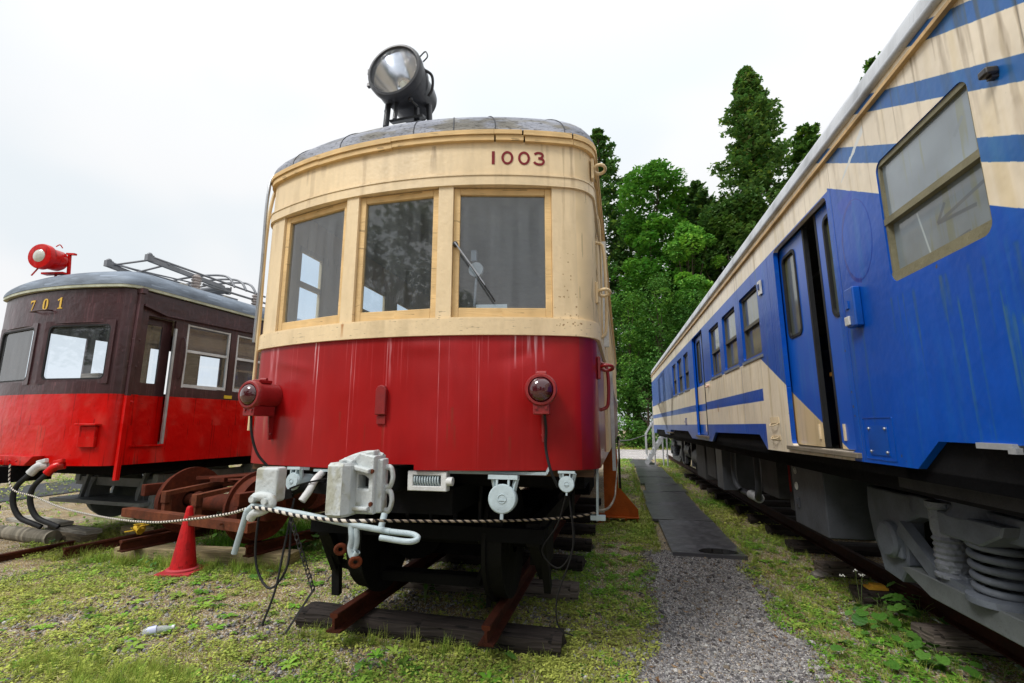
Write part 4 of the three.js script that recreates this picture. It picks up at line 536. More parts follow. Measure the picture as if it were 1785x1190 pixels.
  // door leaves set back in their openings, not quite shut
  const leafPaint = new Ras(512, 768, 2.9, 5.3, 1.4, 3.3).fill((F, y) => { const isBlue = stripe(F * 0.965, y), a = fbm(F * 6, y * 3, 4, 701), g = sstep(0.55, 0.8, fbm(F * 24, y * 2, 3, 703)) * 0.3; return isBlue ? [4 + 24 * g + 8 * a, 76 + 30 * g + 12 * a, 178 + 8 * a] : [206 - 40 * g, 184 - 36 * g, 144 - 36 * g]; }).tex(), leafFar = new Ras(1024, 256, 8, 15, 1.4, 3.3).fill((F, y) => { const isBlue = stripe(F, y), a = fbm(F * 6, y * 3, 4, 705); return isBlue ? [4 + 8 * a, 78 + 12 * a, 182] : [226, 210, 180]; }).tex();  // blue where the paint scheme is blue, cream elsewhere
  const leafM = mat([1, 1, 1], 0.36, { map: leafPaint, clearcoat: 0.3, clearcoatRoughness: 0.2, ...bumped(T.wavy, 0.008) }), leafFM = mat([1, 1, 1], 0.36, { map: leafFar, clearcoat: 0.3, clearcoatRoughness: 0.2 });
  const rubberM = M.rubber;
  for (const [F0, F1, w0, w1, m] of [[4.27, 5.02, 4.47, 4.77, leafM], [3.05, 3.98, 3.4, 3.86, leafM], [9.05, 9.75, 9.22, 9.55, leafFM], [14.12, 14.85, 14.3, 14.6, leafFM], [8.0, 8.7, 8.2, 8.5, leafFM], [13.0, 13.78, 13.2, 13.5, leafFM]]) {
    const d = new THREE.Group(); d.name = 'door_leaf'; blueCar.add(d); const s = new THREE.Shape([[F0, 1.43], [F1, 1.43], [F1, 3.27], [F0, 3.27]].map((p) => new THREE.Vector2(...p))); s.holes.push(rr(w0, w1, 2.4, 3.17, 0.06)); new B().ext(s, 0.03, sideM(-0.06)).build('panel', m, d, true);
    const fr = asShape(rr(w0 - 0.012, w1 + 0.012, 2.388, 3.182, 0.07)); fr.holes.push(rr(w0 + 0.014, w1 - 0.014, 2.414, 3.156, 0.05)); new B().ext(fr, 0.02, sideM(-0.052)).build('gasket', rubberM, d);
    const pn = mesh('pane', new THREE.PlaneGeometry(w1 - w0, 0.77).rotateY(-Math.PI / 2).translate(XS + 0.075, 2.785, Z((w0 + w1) / 2)), paneM[2], d); { const p = pn.geometry.attributes.position, uv = pn.geometry.attributes.uv; for (let i = 0; i < p.count; i++) uv.setXY(i, 10 - p.getZ(i), p.getY(i)); }
    new B().box(0.035, 1.84, 0.03, XS + 0.075, 2.35, Z(F0 > 4.2 ? F0 - 0.015 : F1 + 0.015)).build('edge_seal', rubberM, d);
    new B().box(0.012, 0.12, 0.02, XS + 0.055, 1.55, Z(F0 > 4.2 ? F0 + 0.07 : F1 - 0.07)).build('pull', creamM, d);
  }
  for (const [a, b] of doors) { new B().span(XS - 0.03, XS + 0.12, 1.385, 1.42, Z(a - 0.06), Z(b + 0.06), 0.006).build('door_sill', mat([0.2, 0.17, 0.13], 0.6, { map: T.mottle }), blueCar); const t = new B(); for (const F of [a, b]) t.span(XS + 0.005, XS + 0.06, DY0, DY1, Z(F - 0.02), Z(F + 0.02)); void t; }
  // small fittings
  new B().add(new RoundedBoxGeometry(0.05, 0.035, 0.05, 2, 0.01), TX(XS - 0.025, 3.035, Z(2.09))).box(0.03, 0.012, 0.03, XS - 0.01, 3.012, Z(2.09)).build('marker_lamp', mat([0.022, 0.02, 0.02], 0.35), blueCar);
  { const bx = new THREE.Group(); bx.name = 'door_switch_box'; blueCar.add(bx); new B().box(0.05, 0.26, 0.12, XS - 0.025, 2.36, Z(3.39), 0, 0, 0, 0.01).box(0.01, 0.05, 0.04, XS - 0.053, 2.38, Z(3.41)).build('box', blueM, bx); new B().box(0.014, 0.06, 0.06, XS - 0.056, 2.275, Z(3.42), 0, 0, 0, 0.005).box(0.006, 0.02, 0.03, XS - 0.052, 2.39, Z(3.42)).build('cover_plate', M.whitePaint, bx); }
  { const h = new THREE.Group(); h.name = 'access_hatch'; blueCar.add(h); const sh = new B(); for (const [F0, F1, y0, y1] of [[3.24, 3.46, 1.42, 1.6]]) { sh.span(XS - 0.004, XS, y0, y1, Z(F0), Z(F1)); } sh.build('hatch_plate', blueM, h); const bl = new B(); for (const F of [3.26, 3.44]) for (const y of [1.44, 1.58]) bl.ball([XS - 0.006, y, Z(F)], 0.009); bl.build('bolt', M.steel, h); const fr = asShape(rr(3.18, 3.52, 1.39, 1.65, 0.01)); fr.holes.push(rr(3.186, 3.514, 1.396, 1.644, 0.01)); new B().ext(fr, 0.003, sideM(0.0032)).build('hatch_rim', blueM, h); }
  { const h = new B(); for (const [y0, y1] of [[1.62, 1.68], [1.46, 1.5]]) h.span(XS - 0.006, XS, y0, y1, Z(5.1), Z(5.36)); h.tube([[XS, 1.62, Z(5.12)], [XS - 0.03, 1.6, Z(5.16)], [XS - 0.03, 1.6, Z(5.3)], [XS, 1.62, Z(5.34)]], 0.006, 20, 5).tube([[XS, 1.49, Z(5.12)], [XS - 0.03, 1.47, Z(5.16)], [XS - 0.03, 1.47, Z(5.3)], [XS, 1.49, Z(5.34)]], 0.006, 20, 5).build('step_iron', creamM, blueCar); }
  new B().box(0.014, 0.15, 0.1, XS - 0.012, 3.04, Z(5.27)).build('number_plate', M.whitePaint, blueCar); new B().box(0.016, 0.06, 0.035, XS - 0.02, 3.05, Z(5.27)).build('plate_mark', mat('#3a4a78', 0.6), blueCar);
  { const n = new THREE.Group(); n.name = 'painted_number'; blueCar.add(n); const s = new B(); [0, 0.1, 0.2, 0.28].forEach((d, i) => { if (!i) s.span(XS - 0.003, XS - 0.001, 1.66, 1.7, Z(11.3), Z(11.26)); else s.span(XS - 0.003, XS - 0.001, 1.6, 1.76, Z(11.3 - d), Z(11.27 - d)).span(XS - 0.003, XS - 0.001, 1.6, 1.63, Z(11.3 - d), Z(11.24 - d)).span(XS - 0.003, XS - 0.001, 1.73, 1.76, Z(11.3 - d), Z(11.24 - d)); }); s.build('lettering', mat('#4a5a98', 0.6), n); }
  new B().ball([XS - 0.02, 2.25, Z(8.35)], 0.03).rod([XS, 2.27, Z(8.35)], [XS - 0.05, 2.22, Z(8.35)], 0.018).build('marker_hook', mat([0.6, 0.42, 0.34], 0.6), blueCar);
  new B().span(XS - 0.02, XS + 0.04, 1.5, 1.525, Z(2.32), Z(2.52)).span(XS - 0.025, XS, 1.485, 1.51, Z(2.3), Z(2.34)).build('jack_lug', M.zinc, blueCar);
  // dim interior: floor, ceiling, partition, seats, hand rails
  const inM = mat([0.3, 0.29, 0.25], 0.7, { map: T.mottle }); new B().span(XS + 0.1, 1.4, 1.36, 1.41, Z(19.4), Z(-0.1)).build('floor', inM, blueCar); new B().span(XS + 0.1, 1.4, 3.5, 3.54, Z(19.4), Z(-0.1)).build('ceiling', inM, blueCar); new B().span(XS + 0.15, 1.2, 1.41, 3.5, Z(3.2), Z(3.16)).build('partition', inM, blueCar);
  new B().span(-0.9, 0.8, 1.41, 2.4, Z(6.6), Z(5.6)).build('seat_back', mat([0.06, 0.08, 0.2], 0.9, { map: T.mottle }), blueCar); new B().span(-1.2, -0.6, 1.41, 1.62, Z(4.5), Z(4.2)).build('step_box', mat([0.28, 0.1, 0.06], 0.7, { map: T.rust }), blueCar); new B().box(0.2, 0.03, 0.1, XS + 0.3, 2.02, Z(4.35)).build('handle', mat([0.6, 0.28, 0.05], 0.5), blueCar);
  { const h = new B(); for (const F of [4.5, 4.58]) h.tube([[XS + 0.5, 3.0, Z(F)], [XS + 0.5, 2.3, Z(F)], [XS + 0.52, 2.2, Z(F + 0.04)]], 0.012, 20, 6); h.rod([XS + 0.4, 3.05, Z(5.4)], [XS + 0.4, 3.05, Z(3.3)], 0.014).build('hand_rail', M.zinc, blueCar); }
  // ------------------------------------------------ underframe, equipment and trucks
  const gp = M.greyPaint, XT = -0.95;
  new B().span(-1.405, 1.4, 1.3, 1.358, Z(19.4), Z(-0.1)).span(-1.3, 1.3, 1.2, 1.3, Z(19.3), Z(0)).build('underframe', M.black, blueCar);
  for (const [a, c] of [[-0.15, 3.2], [5.3, 8.55], [10.2, 13.6], [15.0, 18.9]]) new B().span(XS + 0.045, XS + 0.095, 1.3, 1.56, Z(c), Z(a)).build('sole_bar', M.black, blueCar);
  new B().span(-1.22, -0.4, 0.62, 1.22, Z(5.62), Z(4.85), 0.01).build('equipment_box', gp, blueCar); { const mk = new B(); mk.add(new THREE.TorusGeometry(0.028, 0.005, 5, 18), TX(-1.223, 1.14, Z(5.5), 0, Math.PI / 2)).add(new THREE.TorusGeometry(0.034, 0.006, 5, 18), TX(-1.223, 0.99, Z(5.5), 0, Math.PI / 2)).span(-1.226, -1.22, 0.97, 1.01, Z(5.51), Z(5.49)).span(-1.226, -1.22, 1.13, 1.15, Z(5.51), Z(5.49)).build('round_stencil', mat([0.6, 0.6, 0.58], 0.6), blueCar); new B().span(-1.23, -1.22, 0.78, 0.88, Z(5.54), Z(5.46), 0.004).box(0.02, 0.05, 0.02, -1.232, 0.84, Z(5.5)).build('latch', gp, blueCar); }
  new B().span(-1.0, -0.94, 0.62, 1.25, Z(6.42), Z(6.3)).build('hanger_plate', gp, blueCar); new B().box(0.006, 0.3, 0.05, -1.004, 0.98, Z(6.36)).build('red_mark', mat([0.35, 0.03, 0.03], 0.6), blueCar);
  new B().span(-1.1, -0.3, 0.72, 1.25, Z(7.1), Z(6.48), 0.01).build('equipment_box', M.dark, blueCar);
  { const p = new B(); p.tube([[-1.1, 1.3, Z(7.3)], [-1.1, 0.8, Z(7.3)], [-1.08, 0.62, Z(7.45)], [-1.0, 0.56, Z(7.8)], [-1.0, 0.55, Z(8.6)]], 0.045, 50, 10).tube([[-1.1, 1.3, Z(8.6)], [-1.1, 0.7, Z(8.6)], [-1.06, 0.58, Z(8.5)]], 0.04, 40, 10).build('exhaust_pipe', gp, blueCar); const c = new B(); for (let i = 0; i < 9; i++) c.add(new THREE.TorusGeometry(0.055, 0.014, 6, 14), TX(-1.0, 0.56, Z(7.7 + i * 0.05))); c.build('bellows', M.zinc, blueCar); }
  for (const [F0, F1, y0] of [[9.0, 9.5, 0.5], [9.6, 10.4, 0.62], [10.6, 11.6, 0.5]]) new B().span(-1.2, -0.3, y0, 1.2, Z(F1), Z(F0), 0.01).build('equipment_box', F0 < 9.2 ? gp : M.dark, blueCar);
  new B().rod([-0.9, 0.85, Z(12.6)], [-0.9, 0.85, Z(11.9)], 0.26, 0.26, 20).rod([-1.0, 0.95, Z(13.6)], [-1.0, 0.95, Z(12.8)], 0.2, 0.2, 18).build('air_tank', gp, blueCar); for (const F of [11.3, 12.7, 13.8, 14.4]) new B().span(-1.15, -1.08, 0.6, 1.3, Z(F), Z(F - 0.12)).build('hanger_plate', gp, blueCar);
  for (const [fc, full] of [[3.05, true], [16.4, false]]) {
    const t = new THREE.Group(); t.name = 'truck'; t.position.set(0, 0, Z(fc)); blueCar.add(t); const tm = mat([0.15, 0.17, 0.205], 0.5, { map: T.mottle, ...bumped(T.lumpy, 0.004) }), z = (d) => -d; // d = metres ahead of the truck's middle
    for (const k of [-1, 1]) {
      const X = k * 0.95;
      // side frame with its arched horn and axle boxes
      for (const e of [-1, 1]) {
        const pts = [[-0.28, 1.1], [0.3, 1.1], [0.34, 0.98], [0.2, 0.92], [0.16, 0.62], [0.05, 0.48], [-0.16, 0.5], [-0.2, 0.62], [-0.26, 0.72], [-0.3, 0.95]]; new B().ext(pts.map(([a, b]) => [a * -e, b]), 0.1, new THREE.Matrix4().makeBasis(V(0, 0, -1), V(0, 1, 0), V(1, 0, 0)).setPosition(X - 0.05 + k * 0.0, 0, z(e * 1.22)), 0.01).build('horn_block', tm, t);
        new B().lathe([[0.13, 0], [0.13, 0.08], [0.11, 0.1], [0, 0.105]], [X + k * 0.02, 0.76, z(e * 1.2)], [X + k, 0.76, z(e * 1.2)], 28).box(0.12, 0.2, 0.26, X + k * 0.03, 0.74, z(e * 1.2), 0, 0, 0, 0.02).build('axle_box', tm, t);
        new B().bar([X + k * 0.06, 0.88, z(e * 1.05)], [X + k * 0.06, 0.62, z(e * 0.66)], 0.07, 0.1).bar([X + k * 0.06, 0.62, z(e * 0.7)], [X + k * 0.06, 0.6, z(e * 0.3)], 0.07, 0.12).build('swing_arm', tm, t);
        new B().lathe([[0.1, -0.07], [0.36, -0.05], [0.43, -0.06], [0.43, 0.05], [0.46, 0.055], [0.46, 0.085], [0.38, 0.08], [0.1, 0.05]], [k * 0.57, 0.69, z(e * 1.2)], [0, 0.69, z(e * 1.2)], 32).build('wheel', M.shadedGear, t);
        new B().spring([X - k * 0.14, 0.66, z(e * 0.8)], 0.22, 0.06, 0.016, 4).build('axle_spring', tm, t);
      }
      new B().span(X - 0.06, X + 0.06, 0.98, 1.12, z(-0.95), z(0.95), 0.015).build('side_frame', tm, t);
      // bolster gear: wide coil spring on a hanging plank, air damper in a wrinkled sleeve, side bearer
      new B().ext([[-1.05, 0.6], [-0.75, 0.5], [0.75, 0.5], [1.05, 0.6], [0.95, 0.62], [-0.95, 0.62]], 0.3, new THREE.Matrix4().makeBasis(V(0, 0, -1), V(0, 1, 0), V(1, 0, 0)).setPosition(X - 0.1 + (k > 0 ? -0.1 : 0), 0, 0), 0.006).build('spring_plank', mat([0.14, 0.155, 0.16], 0.55, { map: T.mottle, ...bumped(T.fine, 0.002) }), t);
      new B().spring([X, 0.67, z(0.28)], 0.3, 0.11, 0.021, 5.2).build('coil_spring', tm, t); new B().lathe([[0, 0], [0.16, 0], [0.16, 0.035], [0.12, 0.05], [0, 0.05]], [X, 0.62, z(0.28)], [X, 1, z(0.28)]).build('spring_seat', tm, t); new B().ext([[-0.22, 0], [0.1, 0], [0.26, 0.08], [0.28, 0.12], [-0.22, 0.12]], 0.26, new THREE.Matrix4().makeBasis(V(0, 0, 1), V(0, 1, 0), V(-1, 0, 0)).setPosition(X + 0.13, 0.95, z(0.28)), 0.01).build('spring_cap', tm, t);
      new B().lathe([[0.17, 0], [0.13, 0.05], [0.12, 0.2], [0.14, 0.22], [0.14, 0.3], [0, 0.3]], [X + k * 0.0, 1.07, z(0.34)], [X, 2, z(0.34)], 28).bar([X - 0.1 * k, 1.3, z(0.2)], [X - 0.02 * k, 1.08, z(0.05)], 0.03, 0.1).build('side_bearer', tm, t);
      { const sl = [[0.095, 0], [0.095, 0.02]]; for (let i = 0; i <= 12; i++) sl.push([0.072 + (i % 2 ? 0.012 : 0) + 0.012 * hash(i, 2, 2), 0.03 + i * 0.018]); sl.push([0.084, 0.28], [0.084, 0.41], [0.096, 0.42], [0.096, 0.455], [0, 0.46]); new B().lathe(sl, [X + k * 0.03, 0.66, z(0.62)], [X + k * 0.03, 2, z(0.62)], 24).build('damper', mat([0.24, 0.26, 0.3], 0.45, { map: T.mottle, ...bumped(T.lumpy, 0.03) }), t); new B().box(0.03, 0.14, 0.26, X - 0.02, 1.06, z(0.56), 0, 0, 0, 0.006).box(0.1, 0.08, 0.24, X, 0.66, z(0.6), 0, 0, 0, 0.01).rod([X - 0.02, 1.12, z(0.62)], [X - 0.02, 1.17, z(0.62)], 0.018).build('damper_bracket', tm, t); }
    }
    new B().box(1.7, 0.2, 0.5, 0, 1.0, 0).box(1.7, 0.14, 0.12, 0, 1.02, 0.9).box(1.7, 0.14, 0.12, 0, 1.02, -0.9).rod([-0.85, 0.69, 1.2], [0.85, 0.69, 1.2], 0.07).rod([-0.85, 0.69, -1.2], [0.85, 0.69, -1.2], 0.07).box(0.9, 0.4, 0.7, 0, 0.75, 0.3).build('bolster', M.black, t);
  }
  new B().span(-1.3, -0.7, 1.22, 1.38, Z(3.5), Z(2.3)).build('body_bolster', M.dark, blueCar);
}
// ---------------------------------------------------------------- red and brown railcar numbered 701
const oldCar = framed(thing('electric_railcar', 'red and brown electric railcar numbered 701 with folded roof pantograph', 'railcar'), 17.2, -7.93, 0, 4.07);
{
  const E = roundedEnd(4.2, 0.2, 1.33), LEN = 12, far = E.s2 + LEN;
  const lumpRed = tile(512, 1.6, (u, v) => { const a = fbm(u * 6, v * 6, 4, 751, 6), s = vn(u * 60, v * 60, 753, 60) > 0.965 ? 0.8 : 1, run = vn(u * 110, v * 3.2, 755, 0) > 0.84 ? 0.8 : 1, ch = sstep(0.6, 0.8, fbm(u * 5 + 2, v * 3, 4, 757, 0)); return [lerp(180, 212, a) * s * run, lerp(4, 12, a) * s + 40 * ch, lerp(2, 8, a) * s + 36 * ch]; }), lumpBrown = tile(512, 1.6, (u, v) => { const a = fbm(u * 6, v * 6, 4, 761, 6), s = vn(u * 50, v * 50, 763, 50) > 0.955 ? 1.5 : 1; const k = lerp(0.75, 1.2, a) * s * (vn(u * 110, v * 3.2, 765, 0) > 0.82 ? 1.22 : 1); return [68 * k, 45 * k, 48 * k]; });
  const lumps = tile(512, 1.7, (u, v) => 0.75 * fbm(u * 4, v * 4, 3, 771, 4) + 0.25 * fbm(u * 22, v * 22, 3, 773, 22), false);
  const redM = mat([1, 1, 1], 0.3, { map: lumpRed, ...bumped(lumps, 0.02), specularIntensity: 0.6, clearcoat: 0.1, clearcoatRoughness: 0.1 }), brM = mat([1, 1, 1], 0.32, { map: lumpBrown, ...bumped(lumps, 0.02), specularIntensity: 0.7, clearcoat: 0.1, clearcoatRoughness: 0.12 });
  const Y0 = 1.1, YS = 2.0, YG = 3.4;
  // doorway and windows of the side towards the tramcar: distances back from the front corner
  const sF = (F) => E.s2 + (F - 4.07 + E.cz); // F ahead -> arc length along that side
  const side = [[4.53, 4.92, 1.33, 3.08, 'door'], [5.1, 5.86, 2.14, 3.08, 'w'], [5.97, 6.72, 2.14, 3.08, 'w'], [6.83, 7.58, 2.14, 3.08, 'w'], [7.69, 8.44, 2.14, 3.08, 'w'], [8.55, 9.3, 2.14, 3.08, 'w'], [9.41, 10.16, 2.14, 3.08, 'w']];
  const fw = [[-1.1, -0.07], [0.15, 1.17]], FY0 = 2.16, FY1 = 2.94;
  let b = new B(); E.wall(b, -far, sF(4.53), Y0, YS); E.wall(b, sF(4.53), sF(4.92), Y0, 1.33); E.wall(b, sF(4.92), far, Y0, YS); b.build('red_lower_body', redM, oldCar, true);
  b = new B(); E.wall(b, -E.s2 - 0.1, sF(4.5) - 0.001, FY1, YG); E.wall(b, -E.s2 - 0.1, sF(4.5), YS, FY0); E.wall(b, -E.s2 - 0.1, fw[0][0], FY0, FY1); E.wall(b, fw[0][1], fw[1][0], FY0, FY1); E.wall(b, fw[1][1], sF(4.5), FY0, FY1); b.build('brown_front', brM, oldCar, true);
  b = new B(); E.wall(b, sF(4.5), far, 3.08, YG); E.wall(b, sF(4.92), far, YS, 2.14); let prev = 4.5; for (const [a, c] of side) { E.wall(b, sF(prev), sF(a), prev < 4.6 ? YS : 2.14, 3.08); prev = c; } E.wall(b, sF(prev), far, 2.14, 3.08); b.build('brown_side', brM, oldCar, true);
  b = new B(); E.wall(b, -far, -E.s2 - 0.1, YS, 2.2); E.wall(b, -far, -E.s2 - 0.1, 3.05, YG); for (let s = E.s2 + 0.1; s < far; s += 0.86) E.wall(b, -s - 0.12, -s, 2.2, 3.05); b.build('brown_far_side', brM, oldCar, true);
  const gm = M.glass;
  fw.forEach(([sa, sb]) => { const w = new THREE.Group(); w.name = 'front_window'; oldCar.add(w); const pa = E.at(sa), pb = E.at(sb), L = Math.hypot(pa.x - pb.x, pa.z - pb.z), th = Math.atan2(E.at((sa + sb) / 2).nx, E.at((sa + sb) / 2).nz); w.position.set((pa.x + pb.x) / 2, (FY0 + FY1) / 2, (pa.z + pb.z) / 2); w.rotation.y = th;
    const rr = (hw, hh, r) => { const p = new THREE.Shape(); p.moveTo(-hw + r, -hh); p.lineTo(hw - r, -hh); p.absarc(hw - r, -hh + r, r, -Math.PI / 2, 0); p.lineTo(hw, hh - r); p.absarc(hw - r, hh - r, r, 0, Math.PI / 2); p.lineTo(-hw + r, hh); p.absarc(-hw + r, hh - r, r, Math.PI / 2, Math.PI); p.lineTo(-hw, -hh + r); p.absarc(-hw + r, -hh + r, r, Math.PI, 1.5 * Math.PI); return p; };
    const o = rr(L / 2 + 0.03, 0.42, 0.02); o.holes.push(rr(L / 2 - 0.03, 0.365, 0.07)); new B().ext(o, 0.02, TX(0, 0, -0.008)).build('window_surround', brM, w); const g = rr(L / 2 - 0.03, 0.365, 0.07); g.holes.push(rr(L / 2 - 0.05, 0.345, 0.06)); new B().ext(g, 0.02, TX(0, 0, -0.01)).build('gasket', M.rubber, w); mesh('pane', new THREE.PlaneGeometry(L - 0.06, 0.73).translate(0, 0, -0.012), gm, w); });
  const blind = mat([0.3, 0.17, 0.12], 0.9, { map: tile(256, 0.3, (u, v) => { const k = 0.55 + 0.45 * Math.abs(Math.sin(v * 60)) - 0.3 * vn(u * 30, v * 40, 783, 0); return g255(k); }) }), whiteM = mat([0.66, 0.67, 0.68], 0.5, { map: T.mottle });
  side.forEach(([a, c, y0, y1, kind], n) => { if (kind !== 'w') return; const w = new THREE.Group(); w.name = 'side_window'; oldCar.add(w); const x = E.hw - 0.02, z = (F) => -(F - 4.07), mid = 2.68;
    const f = (F0, F1, p, q, nm) => new B().span(x - 0.02, x + 0.012, p, q, z(F0), z(F1), 0.003).build(nm, whiteM, w); f(a + 0.01, a + 0.04, y0, y1, 'stile'); f(c - 0.04, c - 0.01, y0, y1, 'stile'); f(a + 0.04, c - 0.04, y0 + 0.005, y0 + 0.05, 'bottom_rail'); f(a + 0.04, c - 0.04, mid - 0.02, mid + 0.02, 'meeting_rail'); f(a + 0.04, c - 0.04, y1 - 0.03, y1 - 0.005, 'top_rail');
    for (const [p, q] of [[y0 + 0.04, mid], [mid, y1]]) mesh('pane', new THREE.PlaneGeometry(c - a, q - p).rotateY(Math.PI / 2).translate(x - 0.006, (p + q) / 2, z((a + c) / 2)), gm, w);
    const bl = n === 1 ? 2.72 : 2.16; new B().span(x - 0.06, x - 0.045, bl, y1, z(a), z(c)).build('rolled_blind', blind, w); });
  { // recessed front door with its long window
    const d = new THREE.Group(); d.name = 'side_door'; oldCar.add(d); const x = E.hw - 0.11, z = (F) => -(F - 4.07), p = (F0, F1, y0, y1, m, nm) => new B().span(x - 0.03, x, y0, y1, z(F0), z(F1)).build(nm, m, d);
    p(4.5, 4.95, 1.33, 2.0, redM, 'lower_panel'); p(4.5, 4.58, 2.0, 3.08, brM, 'stile'); p(4.82, 4.95, 2.0, 3.08, brM, 'stile'); p(4.58, 4.82, 2.0, 2.17, brM, 'rail'); p(4.58, 4.82, 2.98, 3.08, brM, 'rail'); mesh('pane', new THREE.PlaneGeometry(0.26, 0.82).rotateY(Math.PI / 2).translate(x - 0.015, 2.575, z(4.7)), gm, d);
    new B().box(0.03, 1.62, 0.03, E.hw + 0.005, 2.16, z(4.92)).build('grab_rail', M.zinc, d); new B().box(0.05, 0.02, 0.44, E.hw + 0.01, 1.335, z(4.72)).build('door_sill', redM, d);
    new B().bar([E.hw + 0.04, 3.2, z(4.42)], [E.hw + 0.04, 3.12, z(4.75)], 0.06, 0.03).bar([E.hw + 0.04, 3.12, z(4.75)], [E.hw + 0.03, 3.16, z(6.4)], 0.04, 0.02).build('drip_moulding', brM, d);
  }
  for (const [y, F] of [[2.72, 4.4], [2.36, 4.4]]) new B().box(0.05, 0.03, 0.09, E.hw + 0.02, y, -(F - 4.07), 0, 0, 0, 0.01).build('lamp_step', brM, oldCar); new B().box(0.05, 0.03, 0.09, E.hw + 0.02, 1.9, -0.34, 0, 0, 0, 0.01).build('lamp_step', redM, oldCar);
  new B().tube([[E.hw + 0.015, 2.86, -0.98], [E.hw + 0.045, 2.82, -0.98], [E.hw + 0.045, 2.3, -0.98], [E.hw + 0.015, 2.26, -0.98]], 0.012, 30, 6).build('hand_rail', brM, oldCar);
  new B().box(0.008, 0.05, 0.14, E.hw + 0.005, 2.045, -(5.9 - 4.07)).build('yellow_notice', mat('#d8b838', 0.6), oldCar);
  // roof, eaves and down pipe
  const roofM = mat([0.24, 0.29, 0.36], 0.6, { map: tile(512, 1.5, (u, v) => { const a = fbm(u * 6, v * 6, 4, 791, 6), l = vn(u * 3, v * 24, 793, 0) > 0.86 ? 1.5 : 1; return g255((0.62 + 0.4 * a) * Math.min(l, 1.3)); }), ...bumped(T.lumpy, 0.006), side: THREE.DoubleSide });
  mesh('roof', carRoof(E, LEN, YG + 0.05, 0.36, 0.05, 1.2, 0.6), roofM, oldCar);
  b = new B(); E.wall(b, -far, far, YG + 0.012, YG + 0.05, 0.045, 0.05); b.build('eaves_strip', mat([0.5, 0.52, 0.4], 0.6, { map: T.mottle, ...bumped(T.lumpy, 0.004) }), oldCar, true);
  { const q = E.at(E.s2 - 0.03), p = [q.x + 0.03, 0, q.z + 0.02]; new B().box(0.05, 1.42, 0.05, p[0], 2.69, p[2]).box(0.12, 0.07, 0.07, p[0], 3.38, p[2]).build('down_pipe', brM, oldCar); new B().box(0.05, 1.06, 0.05, p[0], 1.45, p[2]).build('down_pipe_foot', redM, oldCar); }
  // fleet number
  { const font = await new FontLoader().loadAsync('fonts/droid/droid_serif_bold.typeface.json'), n = new THREE.Group(); n.name = 'fleet_number'; oldCar.add(n); const gold = mat('#d8b04a', 0.5); ['7', '0', '1'].forEach((c, i) => { const g = new TextGeometry(c, { font, size: 0.155, depth: 0.004, curveSegments: 6, bevelEnabled: false }); g.computeBoundingBox(); g.translate(-(g.boundingBox.max.x + g.boundingBox.min.x) / 2, -0.075, 0); new B().add(g, E.on(-0.26 + i * 0.28, 3.22, 0.002)).build('digit', gold, n); }); }
  new B().tube([[-0.16, 3.13, 0.0], [-0.16, 3.12, 0.06], [0.16, 3.12, 0.06], [0.16, 3.13, 0.0]], 0.012, 24, 6).build('number_handle', brM, oldCar);
  { const h = new THREE.Group(); h.name = 'headlamp'; h.position.set(-0.22, 3.93, 0.05); h.scale.setScalar(0.9); h.rotation.set(0.05, 0.25, 0); oldCar.add(h); new B().lathe([[0.1, 0.0], [0.19, -0.01], [0.2, -0.03], [0.2, -0.09], [0.17, -0.11], [0.165, -0.3], [0.14, -0.34], [0, -0.36]], [0, 0, 0], [0, 0, 1], 32).tube([[0.1, 0.19, -0.15], [0.13, 0.23, -0.18], [0.16, 0.18, -0.2]], 0.008, 16, 6).build('housing', redM, h); new B().lathe([[0.105, -0.005], [0.08, 0.012], [0.04, 0.02], [0, 0.022]], [0, 0, 0], [0, 0, 1], 28).build('lens', mat([0.55, 0.56, 0.5], 0.15, { clearcoat: 1 }), h); new B().bar([0.14, 0.12, -0.34], [0.16, -0.3, -0.34], 0.04, 0.03).bar([-0.1, -0.17, -0.1], [-0.14, -0.3, -0.05], 0.02, 0.02).box(0.36, 0.03, 0.1, 0.02, -0.22, -0.25).bar([0.0, -0.22, -0.3], [-0.1, -0.36, -0.3], 0.02, 0.02).bar([0.1, 0.13, -0.34], [0.24, 0.12, -0.34], 0.05, 0.03).build('lamp_bracket', redM, h); }
  // folded pantograph on its boards
  { const p = new THREE.Group(); p.name = 'pantograph'; oldCar.add(p); const z = (F) => -(F - 4.07), gm2 = mat([0.24, 0.25, 0.27], 0.5, { metalness: 0.3, map: T.mottle });
    for (const x of [-0.62, 0.62]) new B().span(x - 0.09, x + 0.09, 3.76, 3.8, z(5.25), z(8)).build('roof_board', M.timberGrey, p); for (const F of [5.4, 6.2, 7.0, 7.7]) new B().span(-0.7, 0.7, 3.82, 3.86, z(F), z(F + 0.1)).build('cross_board', M.timberGrey, p);
    for (const F of [5.5, 6.5, 7.4]) for (const x of [-0.66, 0.66]) new B().box(0.05, 0.2, 0.05, x, 3.68, z(F)).build('board_foot', mat([0.16, 0.24, 0.4], 0.6), p);
    for (const x of [-0.55, 0.55]) for (const F of [5.75, 7.0]) { const pr = [[0, 0]]; for (let i = 0; i < 5; i++) pr.push([0.075, i * 0.05], [0.08, i * 0.05 + 0.015], [0.045, i * 0.05 + 0.035]); pr.push([0.05, 0.25], [0, 0.27]); new B().lathe(pr, [x, 3.86, z(F)], [x, 5, z(F)], 18).build('insulator', mat([0.5, 0.45, 0.43], 0.3, { map: T.mottle }), p); }
